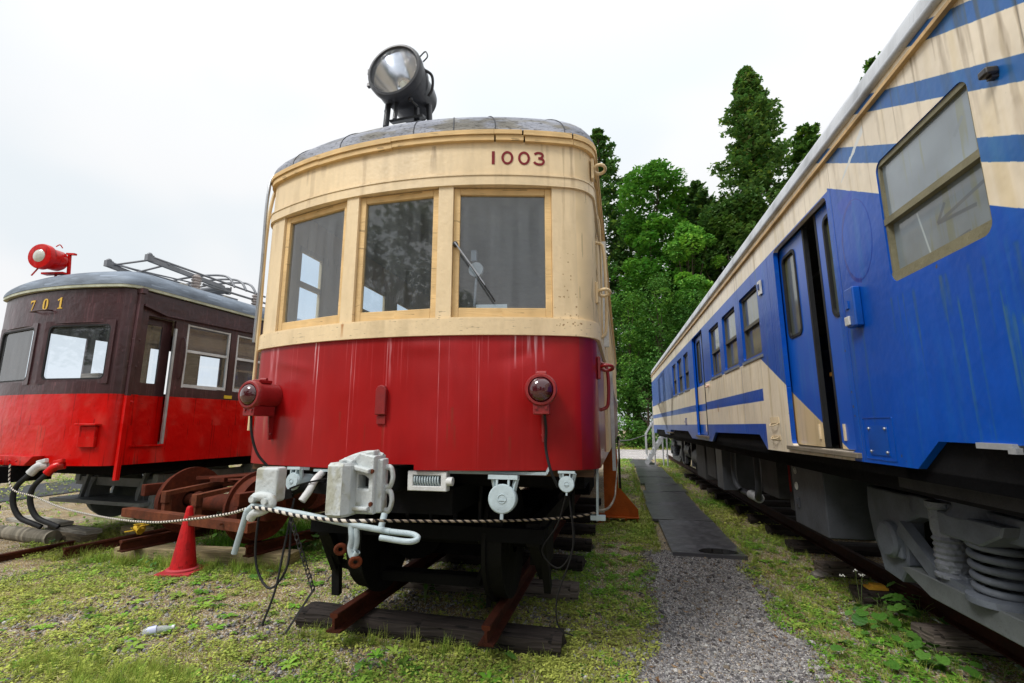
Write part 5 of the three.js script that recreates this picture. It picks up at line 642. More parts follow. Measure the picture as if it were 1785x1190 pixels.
    for (const x of [-0.45, 0.45]) { new B().bar([x, 4.15, z(5.02)], [x * 1.15, 4.05, z(6.3)], 0.05, 0.07).build('lower_arm', gm2, p); new B().rod([x, 4.2, z(5.02)], [x * 0.8, 4.18, z(7.4)], 0.018).build('upper_arm', gm2, p); new B().box(0.07, 0.1, 0.1, x, 4.17, z(5.02)).ball([x, 4.22, z(5.02)], 0.04).build('elbow', gm2, p); }
    for (const [a, c2, q] of [[[-0.45, 4.18, z(5.1)], [0.45, 4.18, z(5.1)], 0.016], [[-0.45, 4.13, z(5.4)], [0.5, 4.16, z(5.3)], 0.016], [[-0.52, 4.05, z(6.3)], [0.52, 4.05, z(6.3)], 0.04]]) new B().rod(a, c2, q).build('cross_rod', gm2, p);
    for (const x of [-0.2, 0.2]) { new B().rod([x * 2.2, 4.18, z(5.06)], [x, 4.2, z(6.3)], 0.013).build('brace', gm2, p); new B().rod([x * 2.6, 4.0, z(5.9)], [x * 2.6, 4.0, z(7.4)], 0.02).build('base_rail', gm2, p); }
    for (const F of [6.15, 6.4, 6.62]) new B().tube([[-0.95, 3.98, z(F)], [-0.8, 4.16, z(F)], [-0.5, 4.24, z(F)], [0.5, 4.24, z(F)], [0.8, 4.16, z(F)], [0.95, 3.98, z(F)]], 0.02, 50, 6).build('contact_strip', gm2, p); new B().box(0.5, 0.08, 0.2, 0.1, 4.08, z(6.5)).spring([0.3, 4.02, z(6.6)], 0.14, 0.04, 0.01, 5).build('spring_gear', gm2, p); }
  new B().tube([[-0.2, 3.55, -0.3], [0.0, 3.62, -0.4], [0.3, 3.7, -0.5], [0.35, 3.72, -0.9]], 0.012, 30, 6).tube([[0.0, 3.88, -1.0], [0.01, 3.92, -1.0], [0.4, 3.92, -1.05], [0.42, 3.86, -1.05]], 0.01, 24, 6).build('roof_cable', M.dark, oldCar);
  // front fittings: step box, hinged plate, coupler and air hoses
  { const q = E.on(1.06, 1.46, 0.0); const g = new THREE.Group(); g.name = 'cable_hatch'; g.applyMatrix4(q); oldCar.add(g); new B().box(0.22, 0.26, 0.04, 0, 0, 0.02, 0, 0, 0, 0.008).build('hatch_plate', redM, g); new B().box(0.28, 0.025, 0.09, 0, 0.15, 0.04, 0, 0, 0, 0.006).build('hatch_lip', redM, g); }
  new B().ext([[-0.5, 0], [0.4, 0], [0.26, -0.11], [-0.5, -0.11]], 0.12, E.on(0.1, 1.22, 0.0), 0.006).build('buffer_plate', redM, oldCar); { const bl = new B(); for (const s of [-0.2, -0.06, 0.1, 0.22]) bl.add(new THREE.SphereGeometry(0.012, 8, 6), E.on(s, 1.165, 0.128)); bl.build('bolt', redM, oldCar); }
  new B().box(0.34, 0.34, 0.3, -0.25, 0.98, 0.25, 0, 0, 0, 0.03).box(0.26, 0.2, 0.6, 0.05, 1.0, 0).build('coupler', M.black, oldCar); new B().bar([-0.3, 0.66, 0.3], [0.3, 0.62, 0.25], 0.05, 0.06).bar([0.0, 1.0, 0.2], [-0.02, 0.66, 0.28], 0.03, 0.06).bar([0.12, 1.0, 0.2], [0.14, 0.66, 0.24], 0.03, 0.05).build('coupler_hanger', M.shadedGear, oldCar);
  { const h = new THREE.Group(); h.name = 'air_hose'; oldCar.add(h); for (const [x, c, dz] of [[0.56, M.whitePaint, 0.06], [0.76, redM, 0.0]]) { new B().tube([[x + 0.12, 1.12, dz - 0.02], [x + 0.06, 1.1, dz + 0.04], [x, 1.02, dz + 0.08]], 0.05, 24, 10).box(0.16, 0.05, 0.05, x + 0.08, 1.16, dz + 0.02, 0, 0, 0.2, 0.01).build('valve', c, h); new B().tube([[x, 1.02, dz + 0.08], [x - 0.1, 0.86, dz + 0.14], [x - 0.11, 0.7, dz + 0.14], [x - 0.02, 0.52, dz + 0.1], [x + 0.14, 0.44, dz + 0.04], [x + 0.22, 0.4, dz]], 0.029, 50, 10).build('hose', M.rubber, h); } }
  // inside: floor, dark ceiling, partition
  const inM = mat([0.3, 0.2, 0.12], 0.6, { map: T.plank }); new B().span(-1.24, 1.24, 1.25, 1.3, -LEN - 0.3, -0.35).build('floor', inM, oldCar); new B().span(-1.24, 1.24, 3.34, 3.37, -LEN - 0.3, -0.35).build('ceiling', inM, oldCar); new B().span(-1.24, -0.4, 1.3, 3.34, -1.75, -1.72).span(0.4, 0.75, 1.3, 3.34, -1.75, -1.72).build('cab_partition', inM, oldCar); new B().box(0.34, 0.14, 0.12, 0.62, 2.22, -0.35).build('desk_box', mat([0.5, 0.36, 0.24], 0.7, { map: T.plank }), oldCar);
  // truck and underframe, grey
  new B().span(-1.1, 1.1, 0.95, 1.12, -LEN, -0.5).build('underframe', M.black, oldCar);
  const tg = mat([0.19, 0.21, 0.22], 0.6, { map: T.mottle, ...bumped(T.lumpy, 0.004) }), t = new THREE.Group(); t.name = 'truck'; t.position.set(0, 0, -2.45); oldCar.add(t);
  for (const k of [-1, 1]) { new B().box(0.1, 0.14, 2.2, k * 0.9, 0.82, 0.1).build('side_frame', tg, t); for (const z of [0.85, -0.85]) { new B().box(0.16, 0.34, 0.3, k * 0.95, 0.62, z, 0, 0, 0, 0.03).build('axle_box', tg, t); new B().lathe([[0.1, -0.07], [0.32, -0.05], [0.38, -0.06], [0.38, 0.05], [0.41, 0.055], [0.41, 0.085], [0.1, 0.05]], [k * 0.57, 0.57, z], [0, 0.57, z], 32).build('wheel', tg, t); } new B().box(0.06, 0.06, 1.4, k * 1.0, 0.45, 0).bar([k * 1.02, 0.42, 0.55], [k * 1.02, 0.9, 0.45], 0.06, 0.12).bar([k * 1.02, 0.42, -0.3], [k * 1.04, 0.95, -0.2], 0.07, 0.16).rod([k * 1.0, 0.4, 0.9], [k * 1.0, 0.4, -0.8], 0.04).build('brake_gear', tg, t); }
  new B().box(1.9, 0.05, 0.5, 0, 0.5, 1.25).box(1.9, 0.12, 0.06, 0, 0.75, 1.15).bar([0.6, 0.5, 1.3], [0.6, 0.95, 1.2], 0.05, 0.05).bar([-0.6, 0.5, 1.3], [-0.6, 0.95, 1.2], 0.05, 0.05).bar([0.95, 0.35, 1.35], [0.95, 0.9, 1.3], 0.06, 0.1).build('end_beam', tg, t);
}
// ---------------------------------------------------------------- tracks
const railShape = (h = 0.13) => [[-0.055, 0], [0.055, 0], [0.055, 0.012], [0.012, 0.024], [0.009, h - 0.036], [0.03, h - 0.026], [0.031, h - 0.004], [0.026, h], [-0.026, h], [-0.031, h - 0.004], [-0.03, h - 0.026], [-0.009, h - 0.036], [-0.012, 0.024], [-0.055, 0.012]];
function rail(name, label, yaw, X, y, F0, F1, m = M.rail, group) { // a flat-bottomed rail from F0 ahead to F1
  const o = new B().ext(railShape(), F1 - F0).build(name, m); o.geometry.rotateY(Math.PI); metric(o.geometry); framed(o, yaw, X, y, F0); return tag(o, label, 'rail', group);
}
rail('rail', 'rusty rail end under the tramcar on the side of the rusty truck', 12.8, -2.076, 0.13, 3.32, 17, M.rail, 'rails under the tramcar');
rail('rail', 'rusty rail end under the tramcar on the side of the gravel path', 12.8, -0.946, 0.13, 3.36, 17, M.rail, 'rails under the tramcar');
rail('rail', 'dark rail of the blue railcar along the grass strip', 11.83, 2.485, 0.13, -2, 24, mat([0.3, 0.24, 0.22], 0.8, { map: T.rust, ...bumped(T.lumpy, 0.004) }), 'rails under the blue railcar');
rail('rail', 'hidden inner rail under the blue railcar', 11.83, 3.615, 0.13, -2, 24, mat([0.3, 0.24, 0.22], 0.8, { map: T.rust }), 'rails under the blue railcar');
const sleeperGeo = [0, 1, 2].map((v) => { // hewn sleepers: worn corners, uneven faces
  const g = new THREE.BoxGeometry(2.14, 0.132, 0.26, 26, 2, 4), p = g.attributes.position;
  for (let i = 0; i < p.count; i++) { const x = p.getX(i), y = p.getY(i), z = p.getZ(i), n = fbm(x * 4 + v * 9, z * 6 + y * 5, 3, 901 + v) - 0.5, e = Math.abs(y) > 0.06 && Math.abs(z) > 0.12 ? 0.012 : 0; p.setXYZ(i, x + (Math.abs(x) > 1.05 ? (fbm(y * 12 + z * 9, v, 2, 907) - 0.5) * 0.05 : 0), y - Math.sign(y) * e + n * 0.014, z - Math.sign(z) * e + (fbm(x * 5, y * 9 + v * 3, 2, 911) - 0.5) * 0.02); }
  const q = g.toNonIndexed(); q.computeVertexNormals(); return metric(q);
});
function sleeper(label, yaw, X, F, k, m, group, turn = 0) { const o = mesh('sleeper', sleeperGeo[k % 3], m); framed(o, yaw, X, 0.064, F); o.rotation.y += turn; return tag(o, label, 'sleeper', group); }
const ord = ['foremost', 'second', 'third', 'fourth', 'fifth', 'sixth', 'seventh', 'eighth', 'ninth', 'tenth', 'eleventh', 'twelfth', 'thirteenth', 'fourteenth', 'fifteenth', 'sixteenth'];
[3.72, 4.78, 5.7, 6.58, 7.5, 8.4, 9.3, 10.2].forEach((F, i) => sleeper(i ? ord[i] + ' dark wooden sleeper back under the tramcar' : 'thick black sleeper carrying the two rusty rail ends', 12.8, -1.51 + (i === 1 ? 0.0 : (hash(i, 1, 9) - 0.5) * 0.06), F, i, i === 1 ? M.sleeperOld : M.sleeper, 'sleepers under the tramcar', i ? (hash(i, 2, 9) - 0.5) * 0.03 : -0.035));
[4.35, 5.2, 6.08, 7.08, 8.02, 8.9, 9.75, 10.6, 11.45, 12.3, 13.15, 14, 14.9, 15.8].forEach((F, i) => sleeper(ord[i] + ' sleeper from the camera under the blue railcar', 11.83, 3.25 + (i ? (hash(i, 3, 9) - 0.5) * 0.08 : 0.02), F, i, i === 0 || i === 2 ? M.sleeperOld : M.sleeper, 'sleepers under the blue railcar', (hash(i, 4, 9) - 0.5) * 0.04));
{ const o = new B().box(0.16, 0.02, 0.1, 0, 0.01, 0).box(0.1, 0.02, 0.08, 0.01, 0.03, 0).build('yellow_wedge', mat([0.62, 0.34, 0.04], 0.6, { map: T.mottle })); framed(o, 11.83, 2.3, 0.135, 5.2); tag(o, 'small yellow wedge lying on a sleeper of the blue railcar', 'wedge'); }
{ const r = rng(15); for (const [X, F, s] of [[2.14, 5.98, 0.09], [2.2, 6.05, 0.06]]) { const g = new THREE.IcosahedronGeometry(1, 2), p = g.attributes.position; for (let i = 0; i < p.count; i++) { const k = 0.75 + 0.5 * fbm(p.getX(i) * 2 + X, p.getY(i) * 2 + p.getZ(i) + F, 3, 5); p.setXYZ(i, p.getX(i) * k * s * 1.6, p.getY(i) * k * s * 0.55, p.getZ(i) * k * s); } g.computeVertexNormals(); const o = mesh('stone', metric(plain(g)), mat([0.42, 0.38, 0.34], 0.95, { map: T.stone, ...bumped(T.lumpy, 0.01) })); framed(o, 11.83, X, 0.02, F); o.rotation.y += r() * 3; tag(o, s > 0.07 ? 'large flat grey stone by a sleeper end of the blue railcar' : 'smaller grey stone beside the large one by the sleeper', 'stone'); } }
// rails lying in front of the red and brown railcar
rail('loose_rail', 'brown rail end poking out beside the weathered boards', 19.5, -7.18, 0.0, 3.92, 8, M.rail, 'rails before the old railcar');
rail('loose_rail', 'rusty rail half sunk in grass at the frame edge', 19.5, -7.78, -0.05, 3.3, 4.35, M.rail, 'rails before the old railcar');
for (const [X, F0, l] of [[-6.68, 3.27, 'brown rail under the rusty truck, nearer the weathered boards'], [-5.15, 3.77, 'brown rail under the rusty truck, nearer the tramcar']]) rail('truck_rail', l, 25.8, X, 0.14, F0, 7.5, M.rail, 'rails carrying the rusty truck');
{ const o = new B().box(2.3, 0.14, 0.24, 0, 0.07, 0, 0, 0, 0, 0.008).build('timber_beam', M.timber); o.position.set(-4.92, 0, -5.06); o.rotation.y = 0.08; tag(o, 'pale squared timber beam under the rusty truck rails', 'beam'); }
{ const o = new B().box(0.5, 0.12, 0.2, 0, 0.06, 0, 0, 0, 0, 0.008).build('timber_block', M.timber); o.position.set(-7.05, 0.0, -5.95); o.rotation.y = -0.25; tag(o, 'short mossy timber block behind the brown rail end', 'block'); }
{ // weathered boards and a split log
  const put = (name, g, m, x, y, F, turn, label, cat) => { const o = g.build(name, m); o.position.set(x, y, -F); o.rotation.y = turn; tag(o, label, cat); };
  put('weathered_board', new B().box(1.25, 0.045, 0.3, 0, 0.02, 0, 0, 0, 0, 0.004), M.timberGrey, -8.55, 0.17, 5.66, -0.2, 'wide grey weathered board on top of the log', 'board');
  put('weathered_board', new B().box(1.0, 0.06, 0.2, 0, 0.03, 0, 0, 0, 0, 0.004), M.timberGrey, -7.78, 0.09, 5.6, -0.16, 'narrow split grey board beside the log end', 'board');
  put('weathered_board', new B().box(0.95, 0.1, 0.2, 0, 0.05, 0, 0, 0, 0, 0.006), mat([0.3, 0.24, 0.16], 0.95, { map: T.plank, ...bumped(T.lumpy, 0.02) }), -7.72, 0.0, 5.5, -0.14, 'thick rotten board low beside the log end', 'board');
  const lg = new THREE.CylinderGeometry(0.085, 0.1, 1.3, 18, 10), p = lg.attributes.position; for (let i = 0; i < p.count; i++) { const k = 0.86 + 0.28 * fbm(p.getX(i) * 9 + 4, p.getY(i) * 3 + p.getZ(i) * 9, 3, 77); p.setXYZ(i, p.getX(i) * k, p.getY(i), p.getZ(i) * k); } lg.computeVertexNormals();
  put('log', new B().add(lg, TX(0, 0.08, 0, 0, 0, Math.PI / 2)), mat([0.42, 0.38, 0.3], 0.95, { map: T.bark, ...bumped(T.bark, 0.02) }), -8.3, 0, 5.34, -0.12, 'barkless grey log lying before the red and brown railcar', 'log');
}
// ---------------------------------------------------------------- rusty wheel truck
{
  const t = framed(thing('wheel_truck', 'rusty wheel truck standing on short rails between the railcars', 'truck'), 25.8, -5.915, 0, 3.95), rr = M.rustRed;
  const wheel = (x, z) => new B().lathe([[0.1, -0.08], [0.3, -0.05], [0.35, -0.07], [0.36, -0.075], [0.37, 0.06], [0.41, 0.065], [0.41, 0.1], [0.34, 0.09], [0.1, 0.06]], [x, 0.65, z], [0, 0.65, z], 40).build('wheel', rr, t);
  for (const z of [0, -2.0]) { for (const x of [-0.72, 0.72]) wheel(x, z); new B().rod([-1.0, 0.65, z], [1.0, 0.65, z], 0.075).rod([-0.5, 0.65, z], [0.72, 0.65, z], 0.11).build('axle', rr, t); }
  new B().box(2.25, 0.1, 0.12, 0.1, 0.55, 0.5, 0, 0.03, 0, 0.006).build('end_beam', M.rust, t); { const bl = new B(); for (const [x, y] of [[-0.96, 0.56], [-0.88, 0.56], [0.85, 0.57]]) bl.rod([x, y, 0.55], [x, y, 0.585], 0.014); bl.build('bolt', M.rust, t); }
  for (const x of [-0.42, 0.18]) { new B().box(0.07, 0.26, 0.08, x, 0.66, 0.42, 0, 0, 0, 0.008).bar([x, 0.79, 0.45], [x + 0.05, 0.87, -0.3], 0.08, 0.05).build('brake_hanger', M.rust, t); new B().box(0.1, 0.14, 0.06, x, 0.75, 0.44, 0, 0, 0, 0.01).build('brake_shoe', M.rust, t); }
  for (const x of [-0.9, 0.9]) { new B().box(0.09, 0.14, 2.9, x, 0.8, -1.0, 0, 0, 0, 0.01).build('side_frame', rr, t); for (const z of [0, -2]) new B().box(0.16, 0.26, 0.26, x, 0.65, z, 0, 0, 0, 0.02).build('axle_box', rr, t); }
  new B().ext([[-0.65, -0.5], [0.65, -0.5], [0.75, -0.1], [0.6, 0.25], [-0.4, 0.3], [-0.65, 0.1]], 0.03, TX(0.05, 0.86, -0.75, -Math.PI / 2)).build('top_plate', rr, t);
  new B().lathe([[0, 0], [0.14, 0], [0.14, 0.45], [0.165, 0.46], [0.165, 0.5], [0.13, 0.51], [0.11, 0.62], [0, 0.62]], [0.75, 1.02, -1.1], [-0.3, 0.99, -0.9], 24).build('brake_cylinder', rr, t);
  { const g = new B(); g.bar([-0.5, 0.93, 0.05], [0.5, 0.97, -0.6], 0.03, 0.04).bar([-0.55, 0.92, -0.1], [0.2, 0.95, -0.3], 0.05, 0.02).rod([-0.3, 0.93, 0.0], [0.4, 0.99, -0.2], 0.022).box(0.18, 0.05, 0.08, -0.15, 0.92, -0.02, 0, 0.4).box(0.12, 0.06, 0.1, 0.25, 0.97, -0.2, 0, 0.3).bar([-0.6, 0.9, -0.2], [0.9, 1.04, -1.6], 0.05, 0.05).build('brake_rigging', rr, t); }
  new B().box(1.7, 0.16, 0.32, 0, 0.8, -1.0, 0, 0, 0, 0.01).box(0.3, 0.12, 0.3, 0.5, 1.02, -1.2, 0, 0.2, 0, 0.02).rod([0.44, 1.08, -1.2], [0.44, 1.18, -1.2], 0.018).rod([0.56, 1.08, -1.2], [0.56, 1.18, -1.2], 0.018).build('bolster', rr, t);
  new B().rod([0.4, 0.72, -0.9], [0.4, 0.72, -0.15], 0.24, 0.24, 24).build('motor', rr, t);
}
{ const o = new B().add(new THREE.CylinderGeometry(0.02, 0.06, 0.12, 7, 3), TX(0, 0.05, 0, 0, 0, 1.3)); const l = rng(8); for (let i = 0; i < 9; i++) o.box(0.1 + 0.06 * l(), 0.006, 0.03, (l() - 0.5) * 0.12, 0.02 + 0.09 * l(), (l() - 0.5) * 0.1, l() - 0.5, l() * 6, l() - 0.3); const q = o.build('yellow_rag', mat([0.62, 0.4, 0.03], 0.7, { map: T.mottle })); q.position.set(-5.98, 0.27, -5.05); tag(q, 'torn yellow glove on the brown rail by the truck wheel', 'glove'); }
// ---------------------------------------------------------------- traffic cone
{
  const c = thing('traffic_cone', 'faded red traffic cone standing on the grass', 'cone', [-4.78, 0, -4.62], 0.25), cm = mat('#cf1a20', 0.6, { map: tile(256, 0.6, (u, v) => { const a = fbm(u * 6, v * 6, 4, 931, 6), s = vn(u * 60, v * 14, 933, 0) > 0.84 ? 0.8 : 1, d = sstep(0.55, 0.75, fbm(u * 9 + 2, v * 4, 4, 937, 0)) * 0.35, k = (0.8 + 0.22 * a) * s; return [lerp(255, 170, d) * k, lerp(255, 255, d) * k, lerp(255, 255, d) * k]; }), ...bumped(T.fine, 0.003) });
  new B().lathe([[0.135, 0.03], [0.128, 0.06], [0.036, 0.66], [0.033, 0.685], [0.022, 0.702], [0, 0.706]], [0, 0, 0], [0, 1, 0], 40).build('cone_body', cm, c); new B().lathe([[0.165, 0.02], [0.165, 0.05], [0.15, 0.06], [0.13, 0.06]], [0, 0, 0], [0, 1, 0], 40).build('collar', mat('#b5444a', 0.7, { map: T.mottle }), c); new B().box(0.38, 0.03, 0.38, 0, 0.02, 0, 0, 0, 0, 0.012).build('cone_base', mat('#b03238', 0.7, { map: T.mottle }), c);
}
// ---------------------------------------------------------------- ropes
const ropeT = new Ras(256, 64, 0, 0.05, 0, 0.0314).fill((x, y) => ((x / 0.05 + y / 0.0314) % 1 + 1) % 1 < 0.42 ? [38, 36, 40] : [214, 208, 198]).tex(true, true);
function rope(name, pts, r, m, label) { const c = new THREE.CatmullRomCurve3(pts.map((p) => V(...p)), false, 'centripetal'), n = Math.ceil(c.getLength() / 0.04), g = new THREE.TubeGeometry(c, n, r, 7), L = c.getLength(), uv = g.attributes.uv; for (let i = 0; i < uv.count; i++) uv.setXY(i, uv.getX(i) * L, uv.getY(i) * 0.0314); const o = mesh(name, g, m); return tag(o, label, 'rope'); }
const ropeM = mat([0.85, 0.84, 0.82], 0.85, { map: ropeT, ...bumped(ropeT, 0.004) });
rope('barrier_rope', [[-7.181, 1.145, -4.350], [-7.137, 0.933, -4.350], [-7.039, 0.859, -4.330], [-6.479, 0.810, -4.200], [-5.675, 0.756, -3.950], [-4.415, 0.782, -3.500], [-3.632, 0.843, -3.200], [-3.069, 0.930, -2.970], [-2.483, 1.039, -2.700], [-2.155, 1.122, -2.500]], 0.009, ropeM, 'black and white twisted rope sagging from the old railcar past the cone');
rope('barrier_rope', [[-2.109, 1.130, -2.460], [-1.976, 1.125, -2.440], [-1.771, 1.103, -2.420], [-1.578, 1.096, -2.400], [-1.439, 1.093, -2.400], [-1.331, 1.091, -2.450]], 0.01, ropeM, 'black and white rope wound along the white uncoupling rod');
rope('barrier_rope', [[-1.331, 1.091, -2.450], [-1.137, 1.050, -2.700], [-0.862, 1.015, -2.950], [-0.544, 0.993, -3.200], [-0.295, 0.996, -3.360], [-0.179, 1.016, -3.420]], 0.008, mat([0.42, 0.36, 0.3], 0.9, { map: ropeT, ...bumped(ropeT, 0.004) }), 'dirty twisted rope stretched under the red front panel');
rope('tie_rope', [[-0.179, 1.024, -3.420], [-0.131, 1.004, -3.600], [-0.099, 0.952, -4.200], [-0.081, 0.918, -5.000], [-0.079, 0.935, -5.400], [-0.064, 1.053, -6.500], [-0.049, 1.175, -7.600], [-0.036, 1.340, -8.400]], 0.009, mat([0.6, 0.52, 0.4], 0.9, { map: T.plank }), 'frayed tan rope hanging from the dark post down to the grey strap');
rope('far_rope', [[-0.036, 1.340, -8.400], [0.254, 1.230, -13.000], [1.026, 1.238, -20.000]], 0.014, mat([0.4, 0.42, 0.4], 0.9), 'thin rope strung across the far end of the path');
// ---------------------------------------------------------------- rubber mats
{
  const matM = mat([0.25, 0.243, 0.265], 0.3, { map: T.stone, ...bumped(T.fine, 0.003) }), F = [6.48, 8.6, 10.5, 12.2, 13.7, 15.5, 17.3, 19.2, 21.1, 23.1], ordM = ['nearest black rubber mat, with a wet hollow, on the gravel path', 'second black rubber mat along the path', 'third black rubber mat along the path', 'fourth black rubber mat along the path, beside the stack of sleepers', 'fifth black rubber mat along the path', 'sixth black rubber mat along the path', 'seventh black rubber mat along the path', 'eighth black rubber mat along the path', 'last black rubber mat before the pale gravel road'];
  for (let i = 0; i + 1 < F.length; i++) {
    const L = F[i + 1] - F[i] - 0.07, dx = (hash(i, 5, 3) - 0.5) * 0.16 + (i > 5 ? -0.05 * (i - 5) : 0), W = 0.86 + (i ? 0.09 : 0), nx = 14, nz = 24;
    const top = (u, v) => { const x = (u - 0.5) * W, z = (0.5 - v) * -L; let y = 0.038 + 0.014 * (fbm(x * 3 + i * 5, z * 2, 3, 951) - 0.5) + 0.007 * (i % 2) + 0.028 * sstep(0.86, 1, v) * (0.3 + vn(x * 3, i, 5)) + 0.01 * sstep(0.06, 0, v); if (!i) y -= 0.024 * Math.exp(-(((x - 0.14) / 0.26) ** 2 + ((v - 0.12) / 0.07) ** 2)); return [x, y + 0.0, z + (v < 0.01 || v > 0.99 ? 0.03 * (vn(x * 5, i * 3 + v, 8) - 0.5) : 0)]; };
    const g1 = sheet(nx, nz, (a, b) => { const p = top(a / nx, b / nz); return { p: [p[0], p[1], -p[2] * 1], uv: [p[0], p[2]] }; });
    const o = mesh('rubber_mat', g1, matM); const edge = new B(); edge.box(W, 0.02, 0.012, 0, 0.012, L / 2); void edge;
    const pos = [], idx = [], ring = []; for (let a = 0; a <= nx; a++) ring.push([a / nx, 0]); for (let b = 1; b <= nz; b++) ring.push([1, b / nz]); for (let a = nx - 1; a >= 0; a--) ring.push([a / nx, 1]); for (let b = nz - 1; b >= 0; b--) ring.push([0, b / nz]);
    ring.forEach(([u, v]) => { const p = top(u, v); pos.push(p[0], p[1], -p[2], p[0], p[1] - 0.045, -p[2]); }); for (let k = 0; k + 1 < ring.length; k++) idx.push(2 * k, 2 * k + 1, 2 * k + 3, 2 * k, 2 * k + 3, 2 * k + 2);
    const g2 = new THREE.BufferGeometry(); g2.setAttribute('position', new THREE.Float32BufferAttribute(pos, 3)); g2.setIndex(idx); g2.computeVertexNormals();
    o.geometry = mergeGeometries([plain(g1), plain(g2)]); o.position.set(0.92 + dx + 0.012 * i, 0, -(F[i] + F[i + 1]) / 2); o.rotation.y = (hash(i, 7, 3) - 0.5) * 0.045; tag(o, ordM[i], 'mat', 'mats laid along the path');
    if (!i) { const d = mesh('puddle', new THREE.CircleGeometry(1, 30).rotateX(-Math.PI / 2).scale(0.33, 1, 0.19), mat([0.02, 0.02, 0.02], 0.04, { ior: 1.33 })); d.position.set(1.05, 0.0285, -6.74); tag(d, 'shallow puddle lying on the nearest rubber mat', null, null, 'structure'); }
  }
}
// ---------------------------------------------------------------- things beside the tramcar and behind
{
  const s = framed(thing('steel_prop', 'orange steel prop with a gusset foot beside the tramcar', 'prop'), 12.8, -0.1, 0, 8.5), om = mat('#b4571c', 0.6, { map: T.mottle, ...bumped(T.lumpy, 0.006) });
  new B().span(-0.22, 0.02, 0.1, 1.2, -0.16, 0.02).build('column', om, s); new B().ext([[0.02, 0.1], [0.33, 0.1], [0.33, 0.22], [0.05, 0.55], [0.02, 0.55]], 0.012, TX(0, 0, 0.01)).build('gusset', om, s); new B().span(-0.34, 0.34, 0.085, 0.1, -0.24, 0.12).build('foot_plate', om, s);
  for (const x of [-0.24, 0.22]) { new B().span(x - 0.1, x + 0.1, 0.0, 0.012, -0.24, 0.12).span(x - 0.1, x - 0.088, 0.012, 0.085, -0.24, 0.12).span(x + 0.088, x + 0.1, 0.012, 0.085, -0.24, 0.12).build('channel', om, s); } new B().span(0.03, 0.07, 0.1, 1.4, -0.2, -0.16).build('dark_post', M.sleeper, s); new B().span(-0.2, 0.0, 1.2, 1.42, -0.18, 0.0).build('timber_packing', M.sleeper, s);
}
{
  const s = framed(thing('steel_steps', 'galvanised steel steps with hand rails at the far end of the blue railcar', 'steps'), 12.8, 1.42, 0, 20.2);
  for (const z of [0, -0.8]) { new B().poly([[-0.42, 0.4, z], [-0.42, 1.25, z], [-0.12, 1.75, z], [-0.12, 0.5, z]], 0.022, 8).build('hand_rail', M.zinc, s); new B().bar([-0.45, 0.05, z], [0.25, 1.2, z], 0.03, 0.12).build('stringer', M.zinc, s); }
  for (let i = 0; i < 5; i++) new B().box(0.24, 0.03, 0.8, -0.32 + i * 0.13, 0.25 + i * 0.21, -0.4).build('tread', M.zinc, s); new B().rod([-0.12, 0.0, 0], [-0.1, 2.6, 0], 0.025).rod([0.2, 0.0, 0], [0.2, 1.2, 0], 0.03).rod([0.36, 0.0, 0], [0.36, 1.2, 0], 0.03).build('post', M.zinc, s);
}
{ const b = thing('plastic_bottle', 'crushed clear plastic bottle lying on the grass', 'bottle', [-3.58, 0.03, -3.29], 0.5), pm = mat([0.8, 0.82, 0.86], 0.15, { transmission: 0.6, ior: 1.4, side: THREE.DoubleSide }); const g = new THREE.LatheGeometry([[0, -0.09], [0.03, -0.09], [0.032, -0.06], [0.031, 0.03], [0.024, 0.06], [0.012, 0.085], [0.012, 0.1]].map((p) => new THREE.Vector2(...p)), 16), p = g.attributes.position; for (let i = 0; i < p.count; i++) { const k = 0.75 + 0.45 * vn(p.getX(i) * 60, p.getY(i) * 30, 3); p.setXYZ(i, p.getX(i) * k, p.getY(i), p.getZ(i) * k * 0.7); } g.computeVertexNormals(); new B().add(g, TX(0, 0, 0, 0, 0, -1.45)).build('bottle_body', pm, b); new B().rod([0.1, 0.012, 0], [0.118, 0.014, 0], 0.015).build('bottle_cap', mat([0.7, 0.72, 0.75], 0.4), b); new B().add(new THREE.CylinderGeometry(0.0335, 0.0335, 0.06, 16, 1, true), TX(-0.03, 0, 0, 0, 0, -1.45).multiply(new THREE.Matrix4().makeScale(1, 1, 0.75))).build('bottle_label', mat([0.55, 0.58, 0.8], 0.4, { side: THREE.DoubleSide }), b); }
// ---------------------------------------------------------------- trees
// foliage is thousands of small bent sprays through the crown's volume; each spray has its own leaf colour
class Leaves {
  constructor() { this.p = []; this.c = []; }
  spray(x, y, z, s, r, col, droop = 0) {
    const a = r() * 6.283, t = (r() - 0.5) * 1.6 - droop, ca = Math.cos(a), sa = Math.sin(a), ct = Math.cos(t), st = Math.sin(t), w = s * (0.45 + 0.3 * r()), bend = s * 0.25 * (r() - 0.3), tw = (r() - 0.5) * w;
    const P = (u, v, h) => [x + ca * (u * ct) - sa * v, y + u * st + h, z + sa * (u * ct) + ca * v], A = P(-s, 0, 0), B1 = P(0, -w, bend - tw), C = P(s, 0, 0), D = P(0, w, bend + tw);
    this.p.push(...A, ...D, ...B1, ...B1, ...D, ...C); for (let i = 0; i < 6; i++) this.c.push(...col);
  }
  build(parent, name = 'crown') { const g = new THREE.BufferGeometry(); g.setAttribute('position', new THREE.Float32BufferAttribute(this.p, 3)); g.setAttribute('color', new THREE.Float32BufferAttribute(this.c, 3)); g.computeVertexNormals(); const m = mesh(name, g, LEAF, parent); return m; }
}
const LEAF = mat([1, 1, 1], 0.75, { vertexColors: true, transmission: 0.45, specularIntensity: 0.15, side: THREE.DoubleSide });
const barkM = mat([0.16, 0.12, 0.09], 0.95, { map: T.bark, ...bumped(T.bark, 0.03) });
